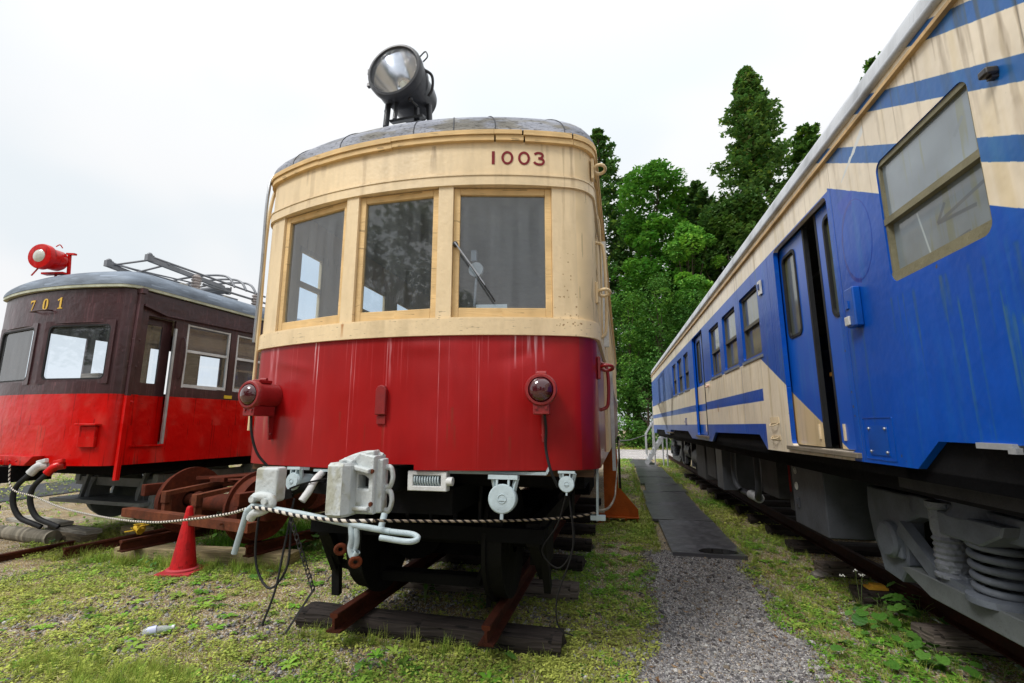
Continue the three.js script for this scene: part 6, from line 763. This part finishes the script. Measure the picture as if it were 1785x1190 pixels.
const tone = (base, r, k = 0.5) => { base = base.map((v, i) => v * [1.9, 2.1, 1.6][i]); const d = 1 - k / 2 + k * r(); return [base[0] * d * (0.85 + 0.4 * r()), base[1] * d, base[2] * d * (0.8 + 0.4 * r())]; };
function trunkOf(t, h, r0, r, lean = 0.3) { const pts = [], k = [r() - 0.5, r() - 0.5]; for (let i = 0; i <= 6; i++) { const q = i / 6; pts.push(V(k[0] * lean * q * 2, h * q, k[1] * lean * q * 2)); } const c = new THREE.CatmullRomCurve3(pts), g = new THREE.TubeGeometry(c, 20, 1, 9), p = g.attributes.position; for (let i = 0; i <= 20; i++) { const o = c.getPoint(i / 20), q = r0 * (1 - 0.85 * i / 20); for (let j = 0; j <= 9; j++) { const n = i * 10 + j; p.setXYZ(n, o.x + (p.getX(n) - o.x) * q, o.y + (p.getY(n) - o.y) * q, o.z + (p.getZ(n) - o.z) * q); } } g.computeVertexNormals(); mesh('trunk', metric(g.toNonIndexed()), barkM, t); return c; }
function conifer(name, label, x, F, h, rad, base, seed, n, o = {}) {
  const t = thing(name, label, 'tree', [x, 0, -F], 0, o.group), r = rng(seed), L = new Leaves(), c = trunkOf(t, h * 0.97, h * 0.014 + 0.12, r), br = new B(), y0 = o.y0 ?? 0.12, levels = o.levels ?? 34;
  for (let i = 0; i < levels; i++) {
    const q = (i + r()) / levels, y = h * (y0 + (1 - y0) * q), prof = Math.pow(1 - q, o.pow ?? 0.8), nb = 5 + Math.floor(r() * 3), off = r() * 6.28;
    for (let k = 0; k < nb; k++) {
      const az = off + k / nb * 6.283 + (r() - 0.5) * 0.7, len = rad * prof * (0.55 + 0.6 * r()) + 0.25, rise = (o.rise ?? 0.15) * len, b0 = c.getPoint(clamp(y / (h * 0.97)));
      const tip = [b0.x + Math.cos(az) * len, y + rise - 0.08 * len, b0.z + Math.sin(az) * len]; if (len > 0.9 && br.g.length < 150) br.rod([b0.x, y, b0.z], tip, 0.05, 0.015, 5);
      const m = Math.max(6, Math.round(n / levels / nb * (0.4 + len / rad)));
      for (let s = 0; s < m; s++) { const f = 0.15 + 0.9 * Math.sqrt(r()), sp = 0.1 * len * (0.6 + f) + 0.12; L.spray(lerp(b0.x, tip[0], f) + (r() - 0.5) * 2 * sp, lerp(y, tip[1], f) + (r() - 0.62) * sp * 1.3, lerp(b0.z, tip[2], f) + (r() - 0.5) * 2 * sp, (o.size ?? 0.22) * (0.6 + 0.7 * r()), r, tone(r() < 0.14 ? [base[0] * 1.9, base[1] * 1.5, base[2]] : base, r), 0.3); }
    }
  }
  if (br.g.length) br.build('branch', barkM, t); if (o.extra) o.extra(L, r, h); L.build(t); return t;
}
function broadleaf(name, label, x, F, h, rx, base, seed, n, o = {}) {
  const t = thing(name, label, o.cat ?? 'tree', [x, 0, -F], 0, o.group), r = rng(seed), L = new Leaves(), y0 = o.y0 ?? 0.1, c = trunkOf(t, h * 0.8, o.trunk ?? 0.22, r, 0.8), br = new B(), clumps = [], nc = o.clumps ?? 60;
  for (let i = 0; i < nc; i++) { const q = r(), y = h * (y0 + (1 - y0) * q), prof = (o.prof ?? ((v) => Math.pow(Math.sin(Math.PI * clamp(0.12 + 0.84 * v)), 0.6)))(q), az = r() * 6.283, d = rx * prof * Math.sqrt(0.15 + 0.85 * r()); clumps.push([Math.cos(az) * d, y, Math.sin(az) * d * (o.flat ?? 0.8), (o.clump ?? 0.22) * rx * (0.6 + 0.8 * r()), r()]); }
  for (const k of clumps) { if (br.g.length < (o.branches ?? 26)) { const b0 = c.getPoint(clamp(k[1] / h * 0.9 - 0.1, 0.05, 1)); br.rod([b0.x, b0.y, b0.z], k.slice(0, 3), 0.06, 0.02, 5); }
    const m = Math.round(n / nc * (0.5 + k[4])); for (let s = 0; s < m; s++) { const a = r() * 6.283, u = 2 * r() - 1, d = k[3] * Math.cbrt(0.25 + 0.75 * r()), w = Math.sqrt(1 - u * u); L.spray(k[0] + Math.cos(a) * w * d, k[1] + u * d * 0.8, k[2] + Math.sin(a) * w * d, (o.size ?? 0.14) * (0.6 + 0.8 * r()), r, tone(k[4] > 0.7 ? [base[0] * 1.35, base[1] * 1.2, base[2]] : base, r), 0.15); } }
  if (br.g.length) br.build('branch', barkM, t); L.build(t); return t;
}
const DK = [0.032, 0.062, 0.022], MD = [0.05, 0.105, 0.026], BR = [0.085, 0.2, 0.03], YG = [0.13, 0.25, 0.05];
conifer('cedar_tree', 'dark pointed cedar rising behind the tramcar roof corner', -0.9, 46, 32.3, 5.6, [0.045, 0.095, 0.03], 1001, 25500, { y0: 0.1, levels: 40, pow: 0.62, size: 0.231 });
broadleaf('vine_tree', 'rounded bright green tree wrapped in creeper beside the dark cedar', 3.6, 41, 24.5, 3.1, [0.052, 0.135, 0.022], 1003, 28900, { y0: 0.12, clumps: 190, clump: 0.3, size: 0.177, prof: (v) => v < 0.82 ? 0.85 + 0.15 * Math.sin(v * 14) : Math.sqrt(Math.max(0, 1 - ((v - 0.82) / 0.18) ** 2)) });
conifer('cedar_tree', 'slim distant cedar, the taller of a small pair between the big trees', 10.4, 58, 31.4, 3.0, [0.04, 0.082, 0.035], 1005, 11900, { y0: 0.35, size: 0.272 });
conifer('cedar_tree', 'slim distant cedar, the shorter of a small pair between the big trees', 8.0, 58, 29.0, 2.8, [0.04, 0.082, 0.035], 1007, 11050, { y0: 0.35, size: 0.272 });
conifer('cedar_tree', 'tallest cedar with a creeper-wrapped column top', 12.4, 42, 33, 5.4, [0.052, 0.1, 0.03], 1009, 28900, { y0: 0.16, levels: 34, pow: 0.55, size: 0.204, extra: (L, r, h) => { for (let k = 0; k < 5200; k++) { const y = lerp(h * 0.66, h * 1.02, r()), q = (y - h * 0.66) / (h * 0.36), rad = (0.5 + 0.9 * Math.sin(Math.PI * clamp(0.25 + q * 0.72))) * (0.8 + 0.35 * vn(q * 9, 3, 7)), a = r() * 6.283, d = rad * Math.sqrt(0.3 + 0.7 * r()) * (0.75 + 0.5 * vn(a * 1.6 + 9, y * 0.8, 5)); L.spray(Math.cos(a) * d, y, Math.sin(a) * d, 0.24 * (0.6 + 0.7 * r()), r, tone(r() < 0.3 ? [0.1, 0.11, 0.045] : [0.055, 0.125, 0.03], r), 0.4); } } });
conifer('cedar_tree', 'ragged cedar behind the blue railcar, next to the tallest cedar', 17.6, 45, 29.4, 4.2, MD, 1011, 18700, { y0: 0.3, levels: 26, pow: 0.6 });
conifer('cedar_tree', 'cedar tip peeping over the blue railcar roof, second from the tall cedar', 21.3, 44, 28, 3.8, MD, 1013, 15300, { y0: 0.4, levels: 22, pow: 0.6 });
conifer('cedar_tree', 'loose cedar crown standing highest above the blue railcar roof', 24.2, 44, 34.6, 4.2, MD, 1015, 17000, { y0: 0.45, levels: 22, pow: 0.55 });
conifer('cedar_tree', 'dark cedar filling the gap between the creeper tree and the tallest cedar', 7.6, 45, 24.5, 4.6, [0.04, 0.08, 0.026], 1023, 16000, { y0: 0.2, levels: 30, pow: 0.5 });
conifer('cedar_tree', 'dark cedar close behind the creeper tree, beside the pointed cedar', 1.6, 50, 24, 4.8, [0.036, 0.075, 0.026], 1025, 12000, { y0: 0.2, levels: 28, pow: 0.5 });
broadleaf('leafy_tree', 'yellow-green leafy tree standing out among the dark trees', 6.2, 38.6, 17.4, 2.6, [0.1, 0.21, 0.045], 1017, 15300, { y0: 0.3, clumps: 55, clump: 0.34, size: 0.163 });
broadleaf('leafy_tree', 'dark dense tree under the tallest cedar', 9.6, 39.5, 19.2, 3.6, [0.04, 0.082, 0.022], 1019, 23800, { y0: 0.1, clumps: 70, clump: 0.34, size: 0.19 });
broadleaf('leafy_tree', 'dark leafy tree overhanging the far roof of the blue railcar', 14.6, 38.8, 15.5, 4.0, [0.045, 0.095, 0.024], 1021, 18700, { y0: 0.08, clumps: 60, clump: 0.34, size: 0.19 });
for (const [x, F, h, rx, n, seed, col, label] of [[0.4, 36.6, 11.4, 2.6, 12000, 1031, [0.05, 0.12, 0.026], 'broad bush behind the gravel road, next to the tramcar'], [3.0, 36.9, 12.6, 2.8, 13000, 1033, [0.055, 0.125, 0.03], 'tall rounded bush in the middle behind the gravel road'], [6.0, 36.4, 11, 2.8, 11000, 1035, [0.045, 0.11, 0.028], 'dark bush behind the far steps of the blue railcar'], [-2.6, 37.5, 10.6, 2.6, 7000, 1037, [0.05, 0.115, 0.026], 'bush mostly hidden behind the tramcar side'], [1.9, 35.3, 5.8, 2.2, 10000, 1039, [0.06, 0.135, 0.035], 'lower light bush at the foot of the trees by the road'], [9.6, 36.2, 10, 3.2, 6000, 1041, MD, 'bush behind the blue railcar end']]) broadleaf('leafy_bush', label, x, F, h, rx, col, seed, n, { cat: 'bush', y0: 0.02, clumps: 70, clump: 0.36, size: 0.1, trunk: 0.14, branches: 14, group: 'bushes along the road' });
// trees on the far side of the yard, seen as reflections in the panes
for (const [x, z, h, rx, seed, label] of [[-13.5, 20, 15, 5, 1051, 'open-crowned tree mirrored in the tramcar middle window'], [-20, 22, 13, 4.5, 1053, 'tree mirrored low in the tramcar windows'], [1.5, 22, 9.5, 3.2, 1055, 'small tree mirrored low in the wiper window'], [-26, 16, 12, 5, 1057, 'tree mirrored in the window of the old railcar']]) broadleaf('yard_tree', label, x, -z, h, rx, [0.035, 0.06, 0.025], seed, 5000, { y0: 0.4, clumps: 46, clump: 0.3, size: 0.231, branches: 40 });
for (let i = 0; i < 9; i++) broadleaf('added_hedge_bush', 'bush ' + ['farthest towards the old railcar', 'second from the old railcar side', 'third from the old railcar side', 'fourth from the old railcar side', 'in the middle', 'fourth from the blue railcar side', 'third from the blue railcar side', 'second from the blue railcar side', 'farthest towards the blue railcar'][i] + ' in the unseen hedge added to darken reflections in the red front panel', -32 + i * 7, -(23 + 2 * hash(i, 4, 4)), 4.2 + 1.2 * hash(i, 6, 4), 4.2, [0.035, 0.065, 0.022], 1060 + i, 2600, { cat: 'bush', y0: 0.02, clumps: 40, clump: 0.34, size: 0.3, trunk: 0.12, branches: 8, group: 'unseen hedge added behind the camera' });  // unseen hedge, added so the red paint mirrors something dark
// ---------------------------------------------------------------- single weeds
{
  const leafGeo = (len, wid, lobes) => { const n = 12, pos = [], idx = [], uv = []; for (let i = 0; i <= n; i++) { const t = i / n, w = lobes === 'round' ? wid * Math.sqrt(Math.max(0, Math.sin(Math.PI * clamp(0.1 + 0.9 * t)))) * (t < 0.15 ? 0.9 : 1) : wid * Math.pow(Math.sin(Math.PI * t), 0.8) * (1 + 0.14 * Math.sin(i * 2.6)); for (const s of [-1, 0, 1]) { pos.push(s * w, 0.12 * len * Math.sin(t * 2.4) - (s ? 0.0 : 0.1 * wid) + 0.06 * wid * Math.sin(i * 1.9 + s), t * len - (lobes === 'round' ? 0.15 * len * Math.abs(s) * (1 - t) : 0)); uv.push(s, t); } } for (let i = 0; i < n; i++) for (let s = 0; s < 2; s++) { const a = i * 3 + s; idx.push(a, a + 3, a + 4, a, a + 4, a + 1); } const g = new THREE.BufferGeometry(); g.setAttribute('position', new THREE.Float32BufferAttribute(pos, 3)); g.setAttribute('uv', new THREE.Float32BufferAttribute(uv, 2)); g.setIndex(idx); g.computeVertexNormals(); return g; };
  const round = leafGeo(1, 0.55, 'round'), slim = leafGeo(1, 0.24, 'slim'), lm = [[0.09, 0.24, 0.03], [0.13, 0.3, 0.045], [0.06, 0.18, 0.03]].map((c) => mat(c, 0.5, { transmission: 0.3, side: THREE.DoubleSide, map: T.mottle })), stM = mat([0.14, 0.2, 0.06], 0.7);
  const weed = (label, x, F, n, size, h, seed, kind, spread = 1, group) => {
    const t = thing('weed_plant', label, 'plant', [x, groundY(x, -F), -F], 0, group), r = rng(seed);
    for (let i = 0; i < n; i++) { const az = i * 2.4 + r(), d = spread * size * (0.4 + 1.2 * r()), y = h * (0.35 + 0.65 * r()), bx = Math.cos(az) * d, bz = Math.sin(az) * d, s = size * (0.6 + 0.6 * r()); new B().tube([[0, 0, 0], [bx * 0.3, y * 0.7, bz * 0.3], [bx, y, bz]], Math.max(0.0012, size * 0.02), 8, 5).build('stem', stM, t); const l = mesh('leaf', kind === 'round' ? round : slim, lm[Math.floor(r() * 3)], t); l.position.set(bx, y, bz); l.rotation.set(0.2 + 0.5 * r(), Math.PI / 2 - az, (r() - 0.5) * 0.5, 'YXZ'); l.scale.setScalar(s); }
    return t;
  };
  weed('big round-leaved weed spreading under the blue railcar spring plank', 2.28, 4.72, 14, 0.1, 0.22, 21, 'round', 1.6); weed('round-leaved weed between sleeper and gravel by the blue railcar', 1.95, 4.45, 10, 0.085, 0.12, 22, 'round', 1.5); weed('round-leaved weed at the bottom right corner of the picture', 2.32, 3.95, 4, 0.16, 0.1, 23, 'round', 1.3); weed('low round-leaved weed nearest the gravel path on the right', 1.62, 4.1, 5, 0.08, 0.08, 24, 'round', 1.5); weed('bushy weed in front of the second sleeper of the blue railcar', 2.12, 4.95, 14, 0.07, 0.18, 25, 'slim', 1.6); weed('broad-leaved weed in front of the foremost sleeper of the blue railcar', 2.05, 4.1, 10, 0.09, 0.14, 27, 'round', 1.6); weed('wide-leaved weed beside the stone by the blue railcar', 2.0, 4.75, 12, 0.085, 0.16, 28, 'round', 1.7); weed('small-leaved weed spilling towards the path from the blue railcar', 1.72, 4.7, 12, 0.05, 0.08, 29, 'slim', 2); weed('weed under the blue railcar axle box', 2.5, 5.1, 9, 0.1, 0.26, 26, 'round', 1.4);
  weed('leafy weed in front of the thick black sleeper', -1.68, 3.16, 12, 0.055, 0.1, 31, 'slim', 1.3); weed('single round-leaved weed against the sleeper by the right rail end', -0.9, 3.52, 2, 0.07, 0.1, 32, 'round', 0.8); weed('leafy weed growing between the rails behind the first sleeper', -1.78, 4.3, 16, 0.075, 0.3, 33, 'slim', 0.9); weed('smaller weed growing between the rails by the right rail', -1.28, 4.3, 9, 0.06, 0.2, 34, 'slim', 0.9); weed('round-leaved sprouts beside the timber beam end', -3.9, 4.75, 4, 0.06, 0.06, 35, 'round', 1.6); weed('green weed clump left of the traffic cone', -5.3, 4.75, 14, 0.07, 0.14, 36, 'slim', 1.5); weed('green weed between cone and beam', -4.95, 4.95, 10, 0.055, 0.12, 37, 'slim', 1.5); weed('weed at the edge of the gravel path in front', 0.95, 3.5, 9, 0.035, 0.04, 38, 'round', 1.4); weed('round-leaved weed in the lower grass beside the path', 0.02, 3.1, 4, 0.06, 0.05, 39, 'round', 1.4); weed('leafy weed right of the thick sleeper', -0.25, 3.2, 9, 0.05, 0.07, 40, 'slim', 1.5); weed('sprout beside the log end', -7.5, 5.2, 4, 0.08, 0.14, 41, 'slim', 0.8);
  ['at its end by the cone', 'second from the cone', 'third from the cone', 'in its middle', 'third from the uncoupling rod', 'second from the uncoupling rod', 'right behind the uncoupling rod'].forEach((w, i) => weed('dark green weed in the thicket behind the timber beam, ' + w, -5.2 + 0.22 * i, 5.55 + 0.5 * hash(i, 3, 3), 14, 0.09, 0.25, 50 + i, i % 2 ? 'round' : 'slim', 1.4, 'thicket behind the timber beam'));
  { const r = rng(61), t = thing('white_flower_weed', 'thin weed with two white flower heads by the spring plank', 'plant', [1.98, 0, -5.0]); for (const [x, y, z] of [[-0.02, 0.34, 0.02], [0.02, 0.31, 0.04], [-0.14, 0.3, 0.05]]) { new B().tube([[0.12 * x, 0, 0], [x * 0.6, y * 0.6, z * 0.4], [x, y, z]], 0.0018, 16, 5).build('stem', stM, t); const f = new B(); for (let k = 0; k < 9; k++) f.ball([x + (r() - 0.5) * 0.04, y + r() * 0.012, z + (r() - 0.5) * 0.03], 0.0045); f.build('flower_head', mat([0.75, 0.75, 0.7], 0.8), t); } }
}
// ---------------------------------------------------------------- low ground cover, far too many leaves to count
{
  const blade = (b, x, z, h, lean, az, w) => { const s = [], n = 3; for (let i = 0; i <= n; i++) { const t = i / n, r = lean * t * t, ww = w * (1 - t * 0.85); s.push([x + Math.cos(az) * r, h * t * (1 - 0.25 * lean / h * t), z + Math.sin(az) * r, ww]); } const px = -Math.sin(az), pz = Math.cos(az), pos = []; for (let i = 0; i < n; i++) { const a = s[i], c = s[i + 1], A = [a[0] - px * a[3], a[1], a[2] - pz * a[3]], B2 = [a[0] + px * a[3], a[1], a[2] + pz * a[3]], C = [c[0] + px * c[3], c[1], c[2] + pz * c[3]], D = [c[0] - px * c[3], c[1], c[2] - pz * c[3]]; pos.push(...A, ...B2, ...C, ...A, ...C, ...D); } b.push(pos); };
  const leaf = (b, x, y, z, r, az, tilt) => { const pos = [], n = 6, c = Math.cos(az), s = Math.sin(az), P = (a, q) => { const u = Math.cos(a) * r * q, v = Math.sin(a) * r * 0.75, yy = y + u * Math.sin(tilt) + 0.12 * Math.abs(v); return [x + c * u - s * v, yy, z + s * u + c * v]; }; for (let i = 0; i < n; i++) pos.push(x, y, z, ...P((i + 1) / n * 6.283, 1.15), ...P(i / n * 6.283, 1.15)); b.push(pos); };
  const make = (list) => { const g = new THREE.BufferGeometry(); g.setAttribute('position', new THREE.Float32BufferAttribute(list.flat(), 3)); g.computeVertexNormals(); return g; };
  const r = rng(303), kinds = [];
  for (let v = 0; v < 3; v++) { const t = []; for (let i = 0; i < 11; i++) { const a = r() * 6.28, d = 0.028 * Math.sqrt(r()); blade(t, Math.cos(a) * d, Math.sin(a) * d, 0.012 + 0.024 * r(), 0.01 + 0.024 * r(), r() * 6.28, 0.0013 + 0.0012 * r()); } kinds.push(make(t)); }
  for (let v = 0; v < 3; v++) { const t = []; for (let i = 0; i < 9; i++) { const a = r() * 6.28, d = 0.045 * Math.sqrt(r()); leaf(t, Math.cos(a) * d, 0.006 + 0.02 * r(), Math.sin(a) * d, 0.0045 + 0.0055 * r(), r() * 6.28, (r() - 0.5) * 1.1); } kinds.push(make(t)); }
  { const t = []; for (let i = 0; i < 8; i++) { const a = r() * 6.28, d = 0.05 * Math.sqrt(r()); blade(t, Math.cos(a) * d, Math.sin(a) * d, 0.006 + 0.01 * r(), 0.02 + 0.035 * r(), r() * 6.28, 0.001 + 0.0012 * r()); } kinds.push(make(t)); }
  { const t = []; for (let i = 0; i < 16; i++) { const a = r() * 6.28, d = 0.03 * Math.sqrt(r()); blade(t, Math.cos(a) * d, Math.sin(a) * d, 0.06 + 0.1 * r(), 0.02 + 0.07 * r(), r() * 6.28, 0.0016 + 0.0016 * r()); } kinds.push(make(t)); }
  const spots = kinds.map(() => []);
  const free = (x, F) => !onPath(x, F) && !onMat(x, F);
  const put = (x, F, far) => {
    const lush = fbm(x * 0.9 + 3, F * 0.9, 3, 311), yel = fbm(x * 0.55 + 7, F * 0.55 + 2, 3, 313), fine = fbm(x * 4, F * 4, 2, 317);
    const under = x > -2.75 && x < -0.42 && F > 3.55, cover = sstep(0.28, 0.72, lush * 0.55 + fine * 0.45) * 0.75 + 0.04 * (under ? (F < 5 ? 0.25 : 0) : 1);
    if (r() > cover) return;
    const q = r(), k = q < 0.26 ? Math.floor(r() * 3) : q < 0.72 ? 3 + Math.floor(r() * 3) : 6;
    spots[k].push([x, F, (0.75 + 0.7 * r()) * far, k === 6 || (k < 3 && r() < 0.25 * yel) ? 2 : yel + 0.35 * (r() - 0.5) - 0.12 * (lush - 0.5) * 2]);
  };
  for (let k = 0; k < 60000; k++) { const F = 2.2 + 4.8 * Math.pow(r(), 1.35), x = lerp(-3 - F * 0.9, -0.36, r()); put(x, F, 1); }                 // lawn by the red cone
  for (let k = 0; k < 9000; k++) { const F = 2.4 + 6.5 * r(), x = lerp(-0.6, pathL(Math.min(F, 6.6)) + 0.05, r()); if (free(x, F)) put(x, F, 1); }    // strip left of the path
  for (let k = 0; k < 16000; k++) { const F = 2.2 + 9 * Math.pow(r(), 1.4), x = lerp(1.05, 2.5, r()); if (free(x, F)) put(x, F, 1); }                 // strip by the blue railcar
  for (let k = 0; k < 16000; k++) { const F = 8 + 16 * r(), x = lerp(-0.3, 2.6, r()); if (free(x, F)) put(x, F, 1.9); }
  for (let k = 0; k < 9000; k++) { const F = 5 + 6 * r(), x = lerp(-8, -2.9, r()); put(x, F, 1.5); }                                                // round the rusty truck
  for (let k = 0; k < 9000; k++) { const F = 5.5 + 12 * r(), x = lerp(-26, -8, r()); put(x, F, 2.4); }
  for (let k = 0; k < 5000; k++) { const F = 33 + 5 * r(), x = lerp(-6, 8, r()); put(x, F, 4); }
  for (let k = 0; k < 3000; k++) { const F = 6.3 + 4 * r(), x = lerp(0.05, 0.44, r()); if (!onPath(x, F)) put(x, F, 1.2); }
  // taller tufts: along sleeper sides, bottom corner of the lawn, mat edges
  const tall = (x, F, s, y = 0.3) => spots[7].push([x, F, s, y + 0.3 * r()]);
  for (let k = 0; k < 420; k++) { const a = r() * 6.28, d = Math.sqrt(r()); tall(-3.05 + Math.cos(a) * d * 0.42, 2.62 + Math.sin(a) * d * 0.26, 0.35 + 0.35 * r()); }
  for (let k = 0; k < 160; k++) { const a = r() * 6.28, d = Math.sqrt(r()); tall(-3.75 + Math.cos(a) * d * 0.3, 2.75 + Math.sin(a) * d * 0.2, 0.3 + 0.35 * r()); }
  for (let k = 0; k < 260; k++) tall(lerp(-6.8, -3.7, r()), 4.62 + 0.3 * r(), 0.5 + 0.7 * r());
  for (let k = 0; k < 60; k++) tall(lerp(-2.5, -0.5, r()), 3.46 + 0.08 * r(), 0.35 + 0.6 * r());
  for (let k = 0; k < 500; k++) { const F = 3 + 5 * r(); tall(lerp(1.35, 2.2, r()), F, 0.3 + 0.4 * r()); }
  for (let k = 0; k < 500; k++) { const F = 6.4 + 14 * r(), s = r() < 0.5; tall(s ? 0.44 - 0.12 * r() : 1.42 + 0.15 * r(), F, 0.4 + 0.5 * r()); }
  for (let k = 0; k < 300; k++) tall(lerp(-5.4, -4.2, r()), 5.5 + 1.2 * r(), 1 + 1.3 * r(), 0);
  for (const F of [8.6, 10.5, 12.2, 13.7, 15.5, 17.3]) for (let k = 0; k < 26; k++) if (r() < 0.6) spots[3 + k % 3].push([lerp(0.45, 1.4, r()), F + (r() - 0.5) * 0.03, 1.1, 0.3]);
  // rosette weeds and curled dead leaves
  { const t = []; for (let i = 0; i < 9; i++) { const a = i / 9 * 6.28 + r() * 0.5, L = 0.05 + 0.05 * r(), w = 0.011 + 0.006 * r(), c0 = Math.cos(a), s0 = Math.sin(a), P = (u, v, h) => [c0 * u * L - s0 * v * w, h, s0 * u * L + c0 * v * w], y1 = 0.012 + 0.02 * r(), seq = [[0.05, 0.2, 0.004], [0.4, 0.9, y1 * 0.8], [0.75, 1, y1], [1, 0.05, y1 * 0.7]], q = []; for (let j = 0; j < 3; j++) { const A = seq[j], C = seq[j + 1]; q.push(...P(A[0], -A[1], A[2]), ...P(A[0], A[1], A[2]), ...P(C[0], C[1], C[2]), ...P(A[0], -A[1], A[2]), ...P(C[0], C[1], C[2]), ...P(C[0], -C[1], C[2])); } t.push(q); } kinds.push(make(t)); spots.push([]); }
  { const t = []; const q = [], n = 5; for (let i = 0; i < n; i++) { const P = (u, v) => { const w = Math.sin(Math.PI * clamp(u)) * 0.011; return [(u - 0.5) * 0.045, 0.004 + 0.008 * (u - 0.5) ** 2 * 4 + 0.006 * v * v, v * w]; }; for (const s of [-1, 0]) { const a = P(i / n, s), b = P(i / n, s + 1), c1 = P((i + 1) / n, s + 1), d = P((i + 1) / n, s); q.push(...a, ...b, ...c1, ...a, ...c1, ...d); } } t.push(q); kinds.push(make(t)); spots.push([]); }
  for (let k = 0; k < 420; k++) { const F = 2.3 + 4.2 * r(), x = lerp(-3 - F * 0.7, -0.4, r()); if (!(x > -2.75 && F > 3.45)) spots[8].push([x, F, 0.4 + 0.8 * r(), 0.15 + 0.25 * r()]); }
  for (let k = 0; k < 260; k++) { const F = 2.4 + 5 * r(), s = r() < 0.35, x = s ? lerp(-0.5, 0.2, r()) : lerp(1.3, 2.25, r()); if (free(x, F)) spots[8].push([x, F, 0.4 + 0.7 * r(), 0.1 + 0.3 * r()]); }
  for (let k = 0; k < 1500; k++) { const F = 2.3 + 5.2 * r(), x = lerp(-3 - F * 0.8, 2.4, r()); if (!(x > -2.7 && x < -0.4 && F > 3.5) && !onMat(x, F)) spots[9].push([x, F, 0.35 + 0.8 * r(), 3]); }
  const m = new THREE.Matrix4(), e = new THREE.Euler(), c = new THREE.Color();
  kinds.forEach((g, k) => {
    const im = new THREE.InstancedMesh(g, mat([1, 1, 1], 0.85, { side: THREE.DoubleSide, transmission: 0.25, specularIntensity: 0.2 }), spots[k].length);
    spots[k].forEach(([x, F, s, y], i) => {
      e.set(0, r() * 6.28, 0); m.compose(V(x, groundY(x, -F), -F), new THREE.Quaternion().setFromEuler(e), V(s, s * (0.7 + 0.6 * r()), s)); im.setMatrixAt(i, m);
      const d = 0.5 + 0.9 * r(); if (y >= 3) { const q = r(); c.setRGB(lerp(0.2, 0.44, q) * d, lerp(0.1, 0.3, q) * d, lerp(0.05, 0.16, q) * d); } else if (y >= 2) c.setRGB(0.62 * d, 0.53 * d, 0.3 * d); else { const t = sstep(0.15, 0.62, y); c.setRGB(lerp(0.14, 0.42, t) * d, lerp(0.34, 0.46, t) * d, lerp(0.03, 0.1, t) * d); }
      im.setColorAt(i, c);
    });
    im.name = ['grass', 'grass_001', 'grass_002', 'clover', 'clover_001', 'clover_002', 'dry_grass', 'tall_grass', 'weeds', 'fallen_leaves'][k]; im.castShadow = im.receiveShadow = true;
    tag(im, ['short green grass blades over the yard', 'short green grass blades over the yard', 'short green grass blades over the yard', 'small round clover leaves creeping over the yard', 'small round clover leaves creeping over the yard', 'small round clover leaves creeping over the yard', 'pale dry straw lying over the yard', 'taller grass tufts along rails, mats and lawn edge', 'flat rosette weeds dotted through the grass', 'curled brown dead leaves scattered on the ground'][k], k === 8 ? 'weeds' : k === 9 ? 'leaves' : 'grass', null, 'stuff'); scene.add(im);
  });
}
renderer.render(scene, camera);
